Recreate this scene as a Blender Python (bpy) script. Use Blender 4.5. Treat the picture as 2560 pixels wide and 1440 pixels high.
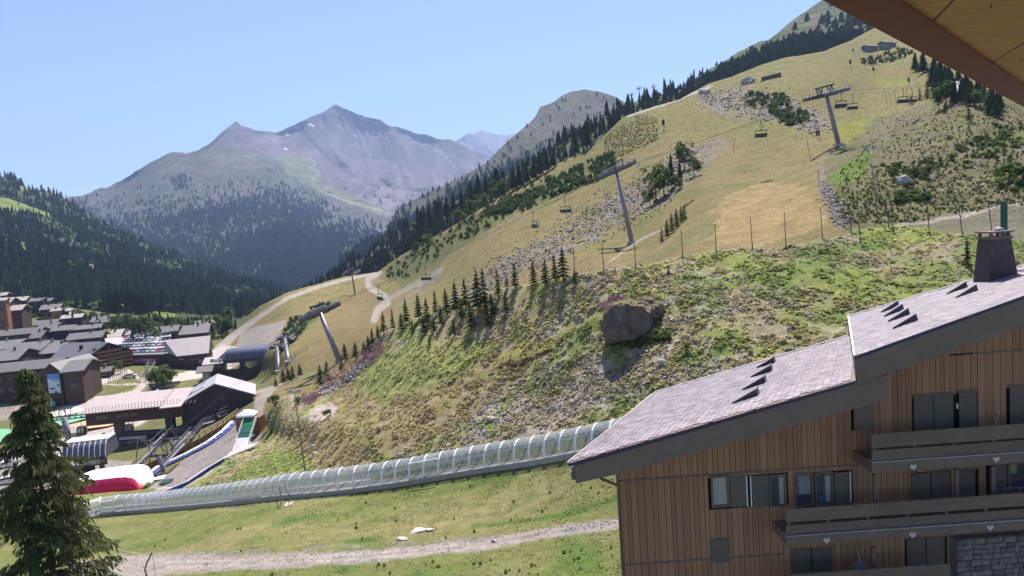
import bpy, bmesh, math, random
import numpy as np
from mathutils import Vector, Matrix, Quaternion
S = bpy.context.scene
for _o in list(bpy.data.objects): bpy.data.objects.remove(_o)
COL = S.collection
rad = math.radians
# ------------------------------------------------------------------ camera
F = 1707.0                       # focal length in photo pixels (2560 wide)
PITCH, ROLL = rad(-5.0), rad(4.0)
cam_d = bpy.data.cameras.new('camera'); cam = bpy.data.objects.new('camera', cam_d); COL.objects.link(cam)
cam_d.sensor_width = 36.0; cam_d.lens = F / 2560.0 * 36.0
cam_d.clip_start = 0.05; cam_d.clip_end = 40000.0
RM = Matrix.Rotation(rad(90) + PITCH, 3, 'X') @ Matrix.Rotation(-ROLL, 3, 'Z')
cam.matrix_world = RM.to_4x4()
S.camera = cam
# ------------------------------------------------------------------ sky, sun, exposure
SUN_AZ, SUN_EL = rad(13.0), rad(60.0)       # azimuth from +Y towards +X
W = bpy.data.worlds.new('World'); S.world = W; W.use_nodes = True
wn = W.node_tree; wn.nodes.clear()
sky = wn.nodes.new('ShaderNodeTexSky'); sky.sky_type = 'NISHITA'; sky.sun_disc = False
sky.sun_elevation = SUN_EL; sky.sun_rotation = SUN_AZ
sky.altitude = 2600.0; sky.air_density = 1.0; sky.dust_density = 0.15; sky.ozone_density = 1.5
bg = wn.nodes.new('ShaderNodeBackground'); bg.inputs['Strength'].default_value = 0.074
wo = wn.nodes.new('ShaderNodeOutputWorld')
wn.links.new(sky.outputs[0], bg.inputs[0]); wn.links.new(bg.outputs[0], wo.inputs[0])
sd = bpy.data.lights.new('sun', 'SUN'); sd.energy = 4.6; sd.angle = rad(0.5); sd.color = (1.0, 0.94, 0.86)
so = bpy.data.objects.new('sun', sd); COL.objects.link(so)
SUN = Vector((math.sin(SUN_AZ)*math.cos(SUN_EL), math.cos(SUN_AZ)*math.cos(SUN_EL), math.sin(SUN_EL)))
so.rotation_euler = SUN.to_track_quat('Z', 'Y').to_euler(); so.location = (0, 0, 300)
S.view_settings.view_transform = 'Standard'; S.view_settings.look = 'None'
S.view_settings.exposure = 1.27; S.view_settings.gamma = 1.0; S.view_settings.use_curve_mapping = False
S.render.engine = 'CYCLES'
HAZE = 0.00009
cy = S.cycles
cy.max_bounces = 7; cy.diffuse_bounces = 3; cy.glossy_bounces = 2; cy.transmission_bounces = 4; cy.transparent_max_bounces = 24
cy.volume_bounces = 0; cy.use_denoising = True
try: cy.denoiser = 'OPENIMAGEDENOISE'
except Exception: pass
# ------------------------------------------------------------------ photo pixel -> place
RMn = np.array(RM)
def P(u, v, d):
    """point seen at photo pixel (u, v), d metres in front of the camera"""
    c = RM @ Vector(((u-1280.0)/F, -(v-720.0)/F, -1.0))
    return c * d
def Pn(u, v, d):
    u = np.asarray(u, float); v = np.asarray(v, float); d = np.asarray(d, float)
    c = np.stack([(u-1280.0)/F, -(v-720.0)/F, -np.ones_like(u+v)], -1) @ RMn.T
    return c * d[..., None]
def ray_plane(u, v, p0, n):
    c = RM @ Vector(((u-1280.0)/F, -(v-720.0)/F, -1.0))
    return c * (Vector(p0).dot(n) / c.dot(n))
def px(p):
    q = RM.transposed() @ Vector(p)
    return (1280 + F*q.x/-q.z, 720 - F*q.y/-q.z, -q.z)
# ------------------------------------------------------------------ noise
def _h(ix, iy, seed):
    n = (ix*374761393 + iy*668265263 + seed*1442695041) & 0xFFFFFFFF
    n = ((n ^ (n >> 13)) * 1274126177) & 0xFFFFFFFF
    n = ((n ^ (n >> 16)) * 2246822519) & 0xFFFFFFFF
    return ((n ^ (n >> 15)) & 0xFFFFFF) / float(0xFFFFFF)
def vnoise(x, y, seed=0):
    xi = np.floor(x).astype(np.int64); yi = np.floor(y).astype(np.int64)
    fx = x-xi; fy = y-yi; fx = fx*fx*(3-2*fx); fy = fy*fy*(3-2*fy)
    a = _h(xi, yi, seed); b = _h(xi+1, yi, seed); c = _h(xi, yi+1, seed); d = _h(xi+1, yi+1, seed)
    return (a*(1-fx)+b*fx)*(1-fy) + (c*(1-fx)+d*fx)*fy
def fbm(x, y, seed=0, octv=4, gain=0.5):
    s = 0.0; a = 1.0; t = 0.0
    for k in range(octv):
        s = s + a*vnoise(x*2**k+13.7*k, y*2**k-7.3*k, seed+k); t += a; a *= gain
    return s/t
def ridged(x, y, seed=0, octv=4, gain=0.5):
    s = 0.0; a = 1.0; t = 0.0
    for k in range(octv):
        s = s + a*(1-np.abs(2*vnoise(x*2**k+3.1*k, y*2**k+9.2*k, seed+k)-1)); t += a; a *= gain
    return s/t
def lerp_poly(pts, u):
    pts = np.array(pts, float)
    return np.interp(u, pts[:, 0], pts[:, 1])
def inpoly(poly, u, v):
    poly = np.array(poly, float); r = np.zeros(u.shape, bool); j = len(poly)-1
    for i in range(len(poly)):
        xi, yi = poly[i]; xj, yj = poly[j]
        c = ((yi > v) != (yj > v)) & (u < (xj-xi)*(v-yi)/(yj-yi+1e-9)+xi)
        r ^= c; j = i
    return r
# ------------------------------------------------------------------ depth fields
class Field:
    """smooth distance over the view from surveyed points (u, v, distance)"""
    def __init__(s, pts, smooth=0.02):
        s.p = np.array([(a/1000., b/600.) for a, b, c in pts]); z = np.log([c for a, b, c in pts])
        n = len(s.p); r2 = ((s.p[:, None]-s.p[None])**2).sum(-1)
        K = np.where(r2 > 0, 0.5*r2*np.log(r2+1e-12), 0) + np.eye(n)*smooth*0.05
        A = np.zeros((n+3, n+3)); A[:n, :n] = K; A[:n, n] = 1; A[:n, n+1:] = s.p; A[n:, :n] = A[:n, n:].T
        w = np.linalg.solve(A, np.r_[z, 0, 0, 0]); s.w = w[:n]; s.c = w[n:]
    def __call__(s, u, v):
        sc = np.ndim(u) == 0 and np.ndim(v) == 0
        u, v = np.broadcast_arrays(np.atleast_1d(np.asarray(u, float)), np.atleast_1d(np.asarray(v, float)))
        sh = u.shape; q = np.stack([u.ravel()/1000., v.ravel()/600.], -1); out = np.empty(len(q))
        for i in range(0, len(q), 20000):
            r2 = ((q[i:i+20000, None]-s.p[None])**2).sum(-1)
            out[i:i+20000] = (0.5*r2*np.log(r2+1e-12)) @ s.w + s.c[0] + q[i:i+20000] @ s.c[1:]
        out = np.exp(out).reshape(sh)
        return float(out[0]) if sc else out
# ------------------------------------------------------------------ object helpers
def link(o, parent=None):
    COL.objects.link(o)
    if parent is not None: o.parent = parent
    return o
def tag(o, label=None, cat=None, group=None, kind=None):
    if label: o['label'] = label
    if cat: o['category'] = cat
    if group: o['group'] = group
    if kind: o['kind'] = kind
    return o
def empty(name, loc, rz=0.0, label=None, cat=None, group=None):
    o = bpy.data.objects.new(name, None); o.location = loc; o.rotation_euler = (0, 0, rz)
    o.empty_display_size = 0.3; link(o); return tag(o, label, cat, group)
def mesh_np(name, V, Fc, mats=None, smooth=False, attrs=None):
    me = bpy.data.meshes.new(name); V = np.asarray(V, np.float32); Fc = np.asarray(Fc, np.int32)
    me.vertices.add(len(V)); me.vertices.foreach_set('co', V.ravel())
    k = Fc.shape[1]; me.loops.add(Fc.size); me.loops.foreach_set('vertex_index', Fc.ravel())
    me.polygons.add(len(Fc)); me.polygons.foreach_set('loop_start', np.arange(0, Fc.size, k, dtype=np.int32))
    me.polygons.foreach_set('loop_total', np.full(len(Fc), k, np.int32))
    if smooth: me.polygons.foreach_set('use_smooth', np.ones(len(Fc), bool))
    me.update(calc_edges=True)
    if attrs:
        for an, arr in attrs.items():
            arr = np.asarray(arr, np.float32)
            if arr.ndim == 2:
                a = me.attributes.new(an, 'FLOAT_COLOR', 'POINT')
                if arr.shape[1] == 3: arr = np.concatenate([arr, np.ones((len(arr), 1), np.float32)], 1)
                a.data.foreach_set('color', arr.ravel())
            else:
                a = me.attributes.new(an, 'FLOAT', 'POINT'); a.data.foreach_set('value', arr)
    for m in (mats or []): me.materials.append(m)
    return me
class MB:
    """collects shapes and links them as one mesh object"""
    def __init__(s): s.v = []; s.f = []
    def add(s, vs, fs):
        n = len(s.v); s.v += [tuple(p) for p in vs]; s.f += [tuple(i+n for i in f) for f in fs]; return s
    def box(s, c, size, rot=None):
        hx, hy, hz = [a/2 for a in size]; c = Vector(c)
        vs = [Vector((x, y, z)) for x in (-hx, hx) for y in (-hy, hy) for z in (-hz, hz)]
        if rot is not None: vs = [rot @ p for p in vs]
        return s.add([c+p for p in vs], [(0, 1, 3, 2), (4, 6, 7, 5), (0, 4, 5, 1), (2, 3, 7, 6), (0, 2, 6, 4), (1, 5, 7, 3)])
    def span(s, lo, hi):
        return s.box([(a+b)/2 for a, b in zip(lo, hi)], [abs(b-a) for a, b in zip(lo, hi)])
    def hexa(s, p):      # 8 points: bottom 4 ccw, top 4 ccw
        return s.add(p, [(3, 2, 1, 0), (4, 5, 6, 7), (0, 1, 5, 4), (1, 2, 6, 5), (2, 3, 7, 6), (3, 0, 4, 7)])
    def prism(s, poly, ext):     # poly list of Vector, ext Vector
        n = len(poly); vs = [Vector(p) for p in poly] + [Vector(p)+Vector(ext) for p in poly]
        fs = [tuple(range(n))[::-1], tuple(range(n, 2*n))] + [(i, (i+1) % n, n+(i+1) % n, n+i) for i in range(n)]
        return s.add(vs, fs)
    def beam(s, a, b, w, h, up=(0, 0, 1)):
        a = Vector(a); b = Vector(b); d = (b-a)
        if d.length < 1e-6: return s
        d.normalize(); x = d.cross(Vector(up))
        if x.length < 1e-4: x = d.cross(Vector((1, 0, 0)))
        x.normalize(); z = x.cross(d)
        q = [x*(-w/2)+z*(-h/2), x*(w/2)+z*(-h/2), x*(w/2)+z*(h/2), x*(-w/2)+z*(h/2)]
        return s.add([a+p for p in q]+[b+p for p in q], [(3, 2, 1, 0), (4, 5, 6, 7), (0, 1, 5, 4), (1, 2, 6, 5), (2, 3, 7, 6), (3, 0, 4, 7)])
    def tube(s, pts, r, n=6, r2=None, cap=True):
        pts = [Vector(p) for p in pts]; m = len(pts); rings = []; vs = []
        for i, p in enumerate(pts):
            d = (pts[min(i+1, m-1)]-pts[max(i-1, 0)]).normalized()
            x = d.cross(Vector((0, 0, 1)))
            if x.length < 1e-3: x = d.cross(Vector((0, 1, 0)))
            x.normalize(); y = d.cross(x)
            rr = r if r2 is None else r+(r2-r)*i/(m-1)
            vs += [p + x*math.cos(2*math.pi*k/n)*rr + y*math.sin(2*math.pi*k/n)*rr for k in range(n)]
        fs = [(i*n+k, i*n+(k+1) % n, (i+1)*n+(k+1) % n, (i+1)*n+k) for i in range(m-1) for k in range(n)]
        if cap: fs += [tuple(range(n))[::-1], tuple((m-1)*n+k for k in range(n))]
        return s.add(vs, fs)
    def blob(s, c, r, seg=8, rings=5, jit=0.0, rnd=None):
        c = Vector(c); r = r if hasattr(r, '__len__') else (r, r, r); vs = []
        for i in range(rings+1):
            t = math.pi*i/rings
            for k in range(seg):
                a = 2*math.pi*k/seg; j = 1+(rnd.uniform(-jit, jit) if rnd else 0)
                vs.append(c+Vector((r[0]*math.sin(t)*math.cos(a)*j, r[1]*math.sin(t)*math.sin(a)*j, r[2]*math.cos(t)*j)))
        return s.add(vs, [(i*seg+k, (i+1)*seg+k, (i+1)*seg+(k+1) % seg, i*seg+(k+1) % seg) for i in range(rings) for k in range(seg)])
    def mesh(s, name, mat=None, smooth=False):
        me = bpy.data.meshes.new(name); me.from_pydata([tuple(p) for p in s.v], [], s.f); me.update()
        if mat: me.materials.append(mat)
        if smooth: me.polygons.foreach_set('use_smooth', [True]*len(me.polygons))
        return me
    def build(s, name, mat, parent=None, smooth=False, world=False, bevel=0.0):
        if world and parent is not None:
            iv = (Matrix.Translation(parent.location) @ parent.rotation_euler.to_matrix().to_4x4()).inverted()
            s.v = [tuple(iv @ Vector(p)) for p in s.v]
        o = bpy.data.objects.new(name, s.mesh(name, mat, smooth)); link(o, parent)
        if bevel:
            b = o.modifiers.new('bevel', 'BEVEL'); b.width = bevel; b.segments = 1; b.limit_method = 'ANGLE'
        return o
ORD = ['first', 'second', 'third', 'fourth', 'fifth', 'sixth', 'seventh', 'eighth', 'ninth', 'tenth', 'eleventh', 'twelfth', 'thirteenth', 'fourteenth', 'fifteenth', 'sixteenth', 'seventeenth', 'eighteenth', 'nineteenth', 'twentieth', 'twenty-first', 'twenty-second']
def inst(name, me, parent=None, loc=(0, 0, 0), rot=(0, 0, 0), sc=(1, 1, 1)):
    o = bpy.data.objects.new(name, me); o.location = loc; o.rotation_euler = rot; o.scale = sc
    return link(o, parent)
def copy_tree(o, parent=None):
    c = o.copy(); COL.objects.link(c)
    if parent is not None: c.parent = parent
    for ch in o.children: copy_tree(ch, c)
    return c
# ------------------------------------------------------------------ materials
MATS = {}
def _nodes(name):
    m = bpy.data.materials.new(name); m.use_nodes = True; t = m.node_tree; b = t.nodes['Principled BSDF']; return m, t, b
def mat(name, col, rough=0.7, metal=0.0, var=0.18, scale=3.0, bump=0.0, bscale=None, spec=0.3, col2=None, stretch=None, alpha=1.0, trans=0.0, inst_var=0.0, coat=0.0):
    """plain material with noisy tone, optional second tone, relief"""
    if name in MATS: return MATS[name]
    m, t, b = _nodes(name); N = t.nodes.new; L = t.links.new
    tc = N('ShaderNodeTexCoord'); mp = N('ShaderNodeMapping'); L(tc.outputs['Object'], mp.inputs[0])
    if stretch: mp.inputs['Scale'].default_value = stretch
    n = N('ShaderNodeTexNoise'); n.inputs['Scale'].default_value = scale; n.inputs['Detail'].default_value = 6; n.inputs['Roughness'].default_value = 0.65
    L(mp.outputs[0], n.inputs['Vector'])
    r = N('ShaderNodeValToRGB'); c = Vector(col[:3]); c2 = Vector(col2[:3]) if col2 else c*(1+var)
    c1 = c if col2 else c*(1-var)
    r.color_ramp.elements[0].position = 0.3; r.color_ramp.elements[1].position = 0.7
    r.color_ramp.elements[0].color = (*c1, 1); r.color_ramp.elements[1].color = (*c2, 1)
    L(n.outputs[0], r.inputs[0]); out = r.outputs[0]
    if inst_var:
        oi = N('ShaderNodeObjectInfo'); mr = N('ShaderNodeMapRange'); mr.inputs['To Min'].default_value = 1-inst_var; mr.inputs['To Max'].default_value = 1+inst_var
        L(oi.outputs['Random'], mr.inputs['Value']); mx = N('ShaderNodeVectorMath'); mx.operation = 'SCALE'
        L(out, mx.inputs[0]); L(mr.outputs[0], mx.inputs['Scale']); out = mx.outputs[0]
    L(out, b.inputs['Base Color'])
    b.inputs['Roughness'].default_value = rough; b.inputs['Metallic'].default_value = metal
    b.inputs['Specular IOR Level'].default_value = spec; b.inputs['Alpha'].default_value = alpha
    b.inputs['Transmission Weight'].default_value = trans; b.inputs['Coat Weight'].default_value = coat
    if bump:
        n2 = N('ShaderNodeTexNoise'); n2.inputs['Scale'].default_value = bscale or scale*3; n2.inputs['Detail'].default_value = 5
        L(mp.outputs[0], n2.inputs['Vector']); bp = N('ShaderNodeBump'); bp.inputs['Strength'].default_value = 1.0; bp.inputs['Distance'].default_value = bump
        L(n2.outputs[0], bp.inputs['Height']); L(bp.outputs[0], b.inputs['Normal'])
    MATS[name] = m; return m
def ground_mat(name, s1, s2, v1=0.25, v2=0.25, bump=0.1, bscale=2.0):
    """land cover colour from the 'cover' attribute, broken up by two scales of world noise"""
    m, t, b = _nodes(name); N = t.nodes.new; L = t.links.new
    at = N('ShaderNodeAttribute'); at.attribute_name = 'cover'; tc = N('ShaderNodeTexCoord')
    out = at.outputs['Color']
    for sc, vv in ((s1, v1), (s2, v2)):
        n = N('ShaderNodeTexNoise'); n.inputs['Scale'].default_value = sc; n.inputs['Detail'].default_value = 5; n.inputs['Roughness'].default_value = 0.7
        L(tc.outputs['Object'], n.inputs['Vector']); mr = N('ShaderNodeMapRange')
        mr.inputs['From Min'].default_value = 0.3; mr.inputs['From Max'].default_value = 0.7; mr.inputs['To Min'].default_value = 1-vv; mr.inputs['To Max'].default_value = 1+vv
        L(n.outputs[0], mr.inputs['Value']); mx = N('ShaderNodeVectorMath'); mx.operation = 'SCALE'; L(out, mx.inputs[0]); L(mr.outputs[0], mx.inputs['Scale']); out = mx.outputs[0]
    L(out, b.inputs['Base Color']); b.inputs['Roughness'].default_value = 0.95; b.inputs['Specular IOR Level'].default_value = 0.1
    n2 = N('ShaderNodeTexNoise'); n2.inputs['Scale'].default_value = bscale; n2.inputs['Detail'].default_value = 8; n2.inputs['Roughness'].default_value = 0.7
    L(tc.outputs['Object'], n2.inputs['Vector']); bp = N('ShaderNodeBump'); bp.inputs['Distance'].default_value = bump; bp.inputs['Strength'].default_value = 1.0
    L(n2.outputs[0], bp.inputs['Height']); L(bp.outputs[0], b.inputs['Normal'])
    MATS[name] = m; return m
# ================================================================== THE LAND
UL, UR = -700, 3200
BANK_TOP = [(-700, 1240), (200, 1237), (450, 1217), (560, 1150), (640, 1080), (690, 1000), (780, 985), (850, 945), (905, 890), (960, 830), (1040, 795), (1160, 745), (1300, 718), (1440, 687),
            (1590, 664), (1705, 645), (1880, 615), (1965, 607), (2055, 585), (2150, 571), (2235, 568), (2325, 578), (2400, 590), (2600, 605), (3200, 640)]
fA1 = Field([(-700, 1440, 60), (-700, 1240, 104), (200, 1237, 102), (450, 1217, 94), (560, 1150, 98), (640, 1080, 126), (690, 1000, 116), (780, 985, 106), (850, 945, 100), (905, 890, 97), (960, 830, 96), (1040, 795, 92), (1160, 745, 85), (1300, 718, 78),
    (1440, 687, 72), (1590, 664, 70), (1705, 645, 70), (1880, 615, 69), (2055, 585, 70), (2235, 568, 74), (2400, 590, 66), (2700, 600, 62), (3200, 640, 62),
    (250, 1300, 84), (300, 1290, 86), (600, 1262, 70), (900, 1235, 62), (1200, 1195, 57), (1450, 1150, 52), (1600, 1130, 49), (1800, 1100, 46), (640, 1180, 82), (750, 1180, 73), (750, 1050, 90), (1000, 1100, 67), (1000, 950, 79), (1200, 1000, 67), (1200, 850, 76),
    (1450, 1060, 56), (1500, 950, 59), (1500, 800, 65), (1700, 1000, 52), (1700, 800, 60), (2100, 800, 54), (2100, 700, 60), (2400, 650, 60), (2400, 800, 50), (2900, 800, 48),
    (200, 1440, 45), (600, 1440, 41), (600, 1360, 49), (1000, 1440, 39), (1000, 1380, 44), (1500, 1330, 42), (1500, 1440, 36.5), (2000, 1440, 34), (2560, 1440, 32), (3100, 1440, 32),
    (0, 1800, 29), (1280, 1800, 25), (2560, 1800, 23.5), (0, 2300, 20), (1280, 2300, 18), (2560, 2300, 17)])
A2_TOP = [(-700, 735), (-100, 735), (20, 742), (150, 765), (330, 792), (480, 803), (545, 815), (590, 812), (650, 765), (720, 730), (860, 692), (945, 680), (1000, 640), (1080, 595), (1150, 555), (1250, 492), (1300, 462),
          (1380, 415), (1480, 368), (1560, 292), (1610, 275), (1700, 248), (1770, 210), (1830, 192), (1900, 163), (1960, 145), (2060, 128), (2130, 100), (2185, 70), (2260, 58), (2330, 30), (2600, -60), (3200, -200)]
fA2 = Field([(-700, 1240, 112), (200, 1237, 110), (330, 1200, 122), (450, 1217, 104), (560, 1140, 115), (620, 1055, 132), (690, 995, 135), (780, 980, 135), (850, 905, 160), (905, 890, 140), (960, 830, 155), (1040, 795, 160), (1160, 745, 155),
    (283, 1130, 145), (100, 1100, 160), (400, 1000, 192), (250, 980, 205), (450, 930, 238), (600, 900, 255), (640, 950, 222), (560, 870, 290), (350, 880, 290), (400, 845, 335), (150, 805, 400), (50, 770, 440), (-400, 780, 430), (-400, 950, 240), (-400, 1100, 165),
    (300, 790, 430), (480, 803, 440), (550, 830, 370), (700, 880, 205), (700, 740, 330), (888, 735, 340), (950, 690, 385), (940, 790, 235), (850, 850, 195), (1100, 720, 210), (1200, 650, 200), (1300, 600, 190), (1400, 635, 145), (1440, 680, 122),
    (1300, 690, 138), (1500, 655, 122), (1580, 607, 145), (1250, 492, 300), (1380, 417, 300), (1080, 597, 340), (1500, 500, 200), (1400, 550, 200), (1480, 370, 290), (1560, 295, 300), (1600, 400, 230), (1650, 500, 172), (1700, 600, 108), (1705, 650, 84), (1590, 668, 105),
    (1880, 618, 82), (1965, 610, 82), (2055, 590, 83), (2140, 575, 84), (1700, 300, 275), (1770, 212, 345), (1850, 300, 240), (1950, 400, 168), (2097, 362, 150), (1900, 480, 130), (1750, 480, 150), (2000, 230, 265), (2100, 200, 305), (2000, 140, 385), (2220, 110, 420), (2180, 75, 470), (2300, 50, 470), (2250, 200, 310),
    (2150, 300, 215), (2196, 555, 88), (2240, 566, 82), (2400, 520, 92), (2560, 500, 88), (2400, 590, 76), (2700, 610, 70), (2400, 400, 118), (2400, 250, 170), (2540, 300, 145), (2560, 150, 240), (2600, 0, 420), (2300, 170, 300), (2400, 150, 290), (2100, 500, 96), (2110, 430, 118), (2200, 430, 108),
    (3200, 500, 85), (3200, 200, 180), (3200, -100, 420), (3200, 640, 68)])

def sheet(name, top, bot, fd, du, rows, cover, mat_, disp, lift=0.0, u0=UL, u1=UR, back=None, warp=1.0):
    """one piece of terrain: a grid over the view between its skyline and its foot, every vertex at its real distance, with its far side falling away"""
    us = np.arange(u0, u1+1, du, dtype=float); t = np.asarray(rows, float)
    vt = lerp_poly(top, us); vb = lerp_poly(bot, us)
    U = np.repeat(us[None], len(t), 0); V = vt[None]*(1-t[:, None]) + vb[None]*t[:, None]
    D = fd(U, V)
    X = Pn(U, V, D); X = disp(X, U, V, D)
    C = cover(X, U, V, D)
    # far side, beyond the skyline
    nb = 3; B = []
    for k in range(nb, 0, -1):
        q = X[0].copy()
        if back is None:
            s = D[0]*0.12*k; dirn = q[:, :2]/np.linalg.norm(q[:, :2], axis=1, keepdims=True)
            q[:, :2] += dirn*s[:, None]; q[:, 2] -= s*(0.10+0.18*k)
        else:
            q = q + (back(us) - q)*(k/nb)
        B.append(q)
    X = np.concatenate([np.array(B), X], 0); C = np.concatenate([np.repeat(C[:1], nb, 0), C], 0)
    nr, nc = X.shape[:2]; i = np.arange(nr*nc).reshape(nr, nc)
    Fc = np.stack([i[:-1, :-1], i[1:, :-1], i[1:, 1:], i[:-1, 1:]], -1).reshape(-1, 4)
    me = mesh_np(name, X.reshape(-1, 3), Fc, [mat_], True, {'cover': C.reshape(-1, 3)})
    o = bpy.data.objects.new(name, me); link(o); o['kind'] = 'structure'; return o

def mixc(C, m, col):
    m = np.clip(m, 0, 1)[..., None]; return C*(1-m)+np.array(col)*m
def soft(poly, U, V, X, warp=10, seed=3, s=0.25):
    """membership of a land-cover patch with a ragged natural edge"""
    wu = (fbm(X[..., 0]*s, X[..., 1]*s, seed, 4)-0.5)*2*warp; wv = (fbm(X[..., 0]*s+40, X[..., 1]*s+9, seed+7, 4)-0.5)*2*warp
    return inpoly(poly, U+wu, V+wv).astype(float)
def strip(pts, U, V, X, warp=2.0, seed=5, s=0.3):
    """membership of a track: pts = (u, v, half width in px)"""
    d = np.full(U.shape, 1e9)
    wu = (fbm(X[..., 0]*s, X[..., 1]*s, seed, 4)-0.5)*2*warp; wv = (fbm(X[..., 0]*s+40, X[..., 1]*s+9, seed+7, 4)-0.5)*2*warp
    for (a, b, w1), (c, e, w2) in zip(pts[:-1], pts[1:]):
        q = np.clip(((U-a)*(c-a)+(V-b)*(e-b))/((c-a)**2+(e-b)**2), 0, 1)
        d = np.minimum(d, np.hypot(U+wu-(a+q*(c-a)), V+wv-(b+q*(e-b)))/(w1+q*(w2-w1)))
    return np.clip((1.25-d)/0.4, 0, 1)
G_DRY = (0.190, 0.175, 0.078); G_OLIVE = (0.140, 0.150, 0.050); G_GREEN = (0.085, 0.125, 0.034); G_LUSH = (0.070, 0.125, 0.026)
G_ROCK = (0.215, 0.190, 0.180); G_GRAVEL = (0.285, 0.250, 0.235); G_EARTH = (0.165, 0.115, 0.070); G_STRAW = (0.340, 0.245, 0.115); G_PINK = (0.28, 0.12, 0.14)

# ---- near bank, meadow and track
def disp_A1(X, U, V, D):
    n = fbm(X[..., 0]*0.35, X[..., 1]*0.35, 11, 4)-0.5
    m = fbm(X[..., 0]*0.06, X[..., 1]*0.06, 15, 3)-0.5
    f = fbm(X[..., 0]*1.6, X[..., 1]*1.6, 19, 3)-0.5
    bank = np.clip((lerp_poly([(-700, 1240), (450, 1225), (900, 1170), (1450, 1080), (3200, 900)], U)-V)/30, 0, 1)
    X = X.copy(); X[..., 2] += (0.12+0.75*bank)*n + 1.3*m*bank + (0.05+0.28*bank)*f
    return X
def cover_A1(X, U, V, D):
    x, y = X[..., 0], X[..., 1]
    a = fbm(x*0.10, y*0.10, 21, 4); b = fbm(x*0.35, y*0.35, 25, 4); c = fbm(x*1.1, y*1.1, 29, 3)
    C = np.broadcast_to(np.array(G_OLIVE), X.shape).copy()
    C = mixc(C, (a-0.42)*4, G_DRY); C = mixc(C, (0.45-b)*4, G_GREEN)
    bankm = (V < lerp_poly([(-700, 1240), (450, 1225), (900, 1170), (1450, 1080), (3200, 900)], U)-4).astype(float)
    # bank: stony, leafy, lusher to the right, drier to the left
    C = mixc(C, bankm*np.clip((b-0.42)*5, 0, 1)*0.75, (0.175, 0.150, 0.100))
    C = mixc(C, bankm*np.clip((c-0.52)*5, 0, 1)*0.65, G_ROCK)
    lush = np.clip((U-1550)/400, 0, 1)*np.clip((860-V)/200, 0, 1)*bankm
    C = mixc(C, lush*np.clip((0.62-b)*4, 0, 1)*0.75, (0.085, 0.135, 0.036))
    C = mixc(C, lush*np.clip((a-0.5)*5, 0, 1)*0.7, (0.15, 0.19, 0.035))
    C = mixc(C, soft([(700, 1180), (1000, 1140), (1300, 960), (1330, 880), (1150, 850), (900, 960), (760, 1040)], U, V, X, 45, 31)*0.6, (0.150, 0.118, 0.058))
    C = mixc(C, soft([(930, 900), (1050, 850), (1200, 840), (1260, 860), (1150, 940), (960, 1000), (880, 980)], U, V, X, 26, 33)*0.8, (0.140, 0.160, 0.052))
    C = mixc(C, soft([(560, 1215), (640, 1150), (760, 1130), (800, 1170), (700, 1195)], U, V, X, 16, 35)*0.8, (0.110, 0.150, 0.035))
    C = mixc(C, soft([(1230, 905), (1300, 850), (1390, 835), (1420, 850), (1340, 905), (1260, 920)], U, V, X, 10, 37)*0.6, (0.175, 0.165, 0.050))
    C = mixc(C, soft([(1150, 1080), (1280, 980), (1500, 900), (1560, 960), (1500, 1040), (1300, 1100), (1200, 1130)], U, V, X, 50, 39)*np.clip((c-0.36)*4, 0, 1)*0.75, (0.200, 0.185, 0.165))
    C = mixc(C, soft([(1660, 960), (1800, 900), (2000, 850), (2000, 900), (1760, 1000)], U, V, X, 30, 40)*np.clip((c-0.4)*4, 0, 1)*0.6, G_ROCK)
    C = mixc(C, strip([(1240, 917, 6), (1290, 908, 7), (1350, 890, 6), (1385, 872, 4)], U, V, X, 6, 41, 1.0)*0.85, (0.060, 0.045, 0.035))
    C = mixc(C, soft([(775, 1020), (800, 1010), (840, 1015), (838, 1045), (800, 1060), (770, 1055)], U, V, X, 8, 43)*0.8, (0.26, 0.23, 0.23))
    # gravel jump pad
    C = mixc(C, soft([(300, 1262), (420, 1210), (520, 1130), (600, 1075), (660, 1040), (650, 1110), (560, 1160), (470, 1215), (440, 1245)], U, V, X, 3, 45), G_GRAVEL)
    # track
    tr = strip([(200, 1440, 34), (300, 1425, 34), (420, 1410, 24), (700, 1403, 17), (950, 1388, 15), (1200, 1362, 14), (1400, 1326, 13), (1560, 1308, 14), (2000, 1270, 14)], U, V, X, 7, 47, 0.8)
    C = mixc(C, tr*0.92, G_GRAVEL); C = mixc(C, tr*np.clip((b-0.5)*5, 0, 1)*0.4, (0.24, 0.185, 0.14))
    for off in (-7, 6): C = mixc(C, strip([(420, 1412+off, 3.5), (700, 1403+off, 3), (950, 1388+off, 2.6), (1200, 1362+off, 2.4), (1400, 1326+off, 2.4), (1560, 1308+off, 2.4)], U, V, X, 3, 148, 0.6)*.6, (0.36, 0.315, 0.29))
    C = mixc(C, strip([(500, 1411, 2.5), (700, 1404, 2), (950, 1389, 2), (1200, 1363, 2), (1400, 1328, 2)], U, V, X, 4, 149, 0.6)*np.clip((c-.42)*5, 0, 1)*.7, (0.17, 0.16, 0.09))
    ed = strip([(420, 1388, 5), (800, 1372, 5), (1100, 1352, 6), (1300, 1345, 6), (1500, 1322, 5)], U, V, X, 5, 49, 1.0)
    C = mixc(C, ed*np.clip((c-0.4)*5, 0, 1)*0.7, (0.20, 0.19, 0.175))
    C = mixc(C, strip([(1180, 1318, 4), (1350, 1300, 6), (1450, 1275, 8), (1545, 1245, 6)], U, V, X, 5, 51, 0.8)*0.8, G_LUSH)
    C = mixc(C, soft([(700, 1440), (1100, 1425), (1400, 1380), (1560, 1360), (1560, 1500), (700, 1500)], U, V, X, 25, 53)*np.clip((0.56-b)*4, 0, 1)*0.8, (0.085, 0.140, 0.034))
    C = mixc(C, strip([(560, 1320, 5), (900, 1330, 4), (1200, 1300, 3)], U, V, X, 12, 55, 0.4)*0.3, G_STRAW)
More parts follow.
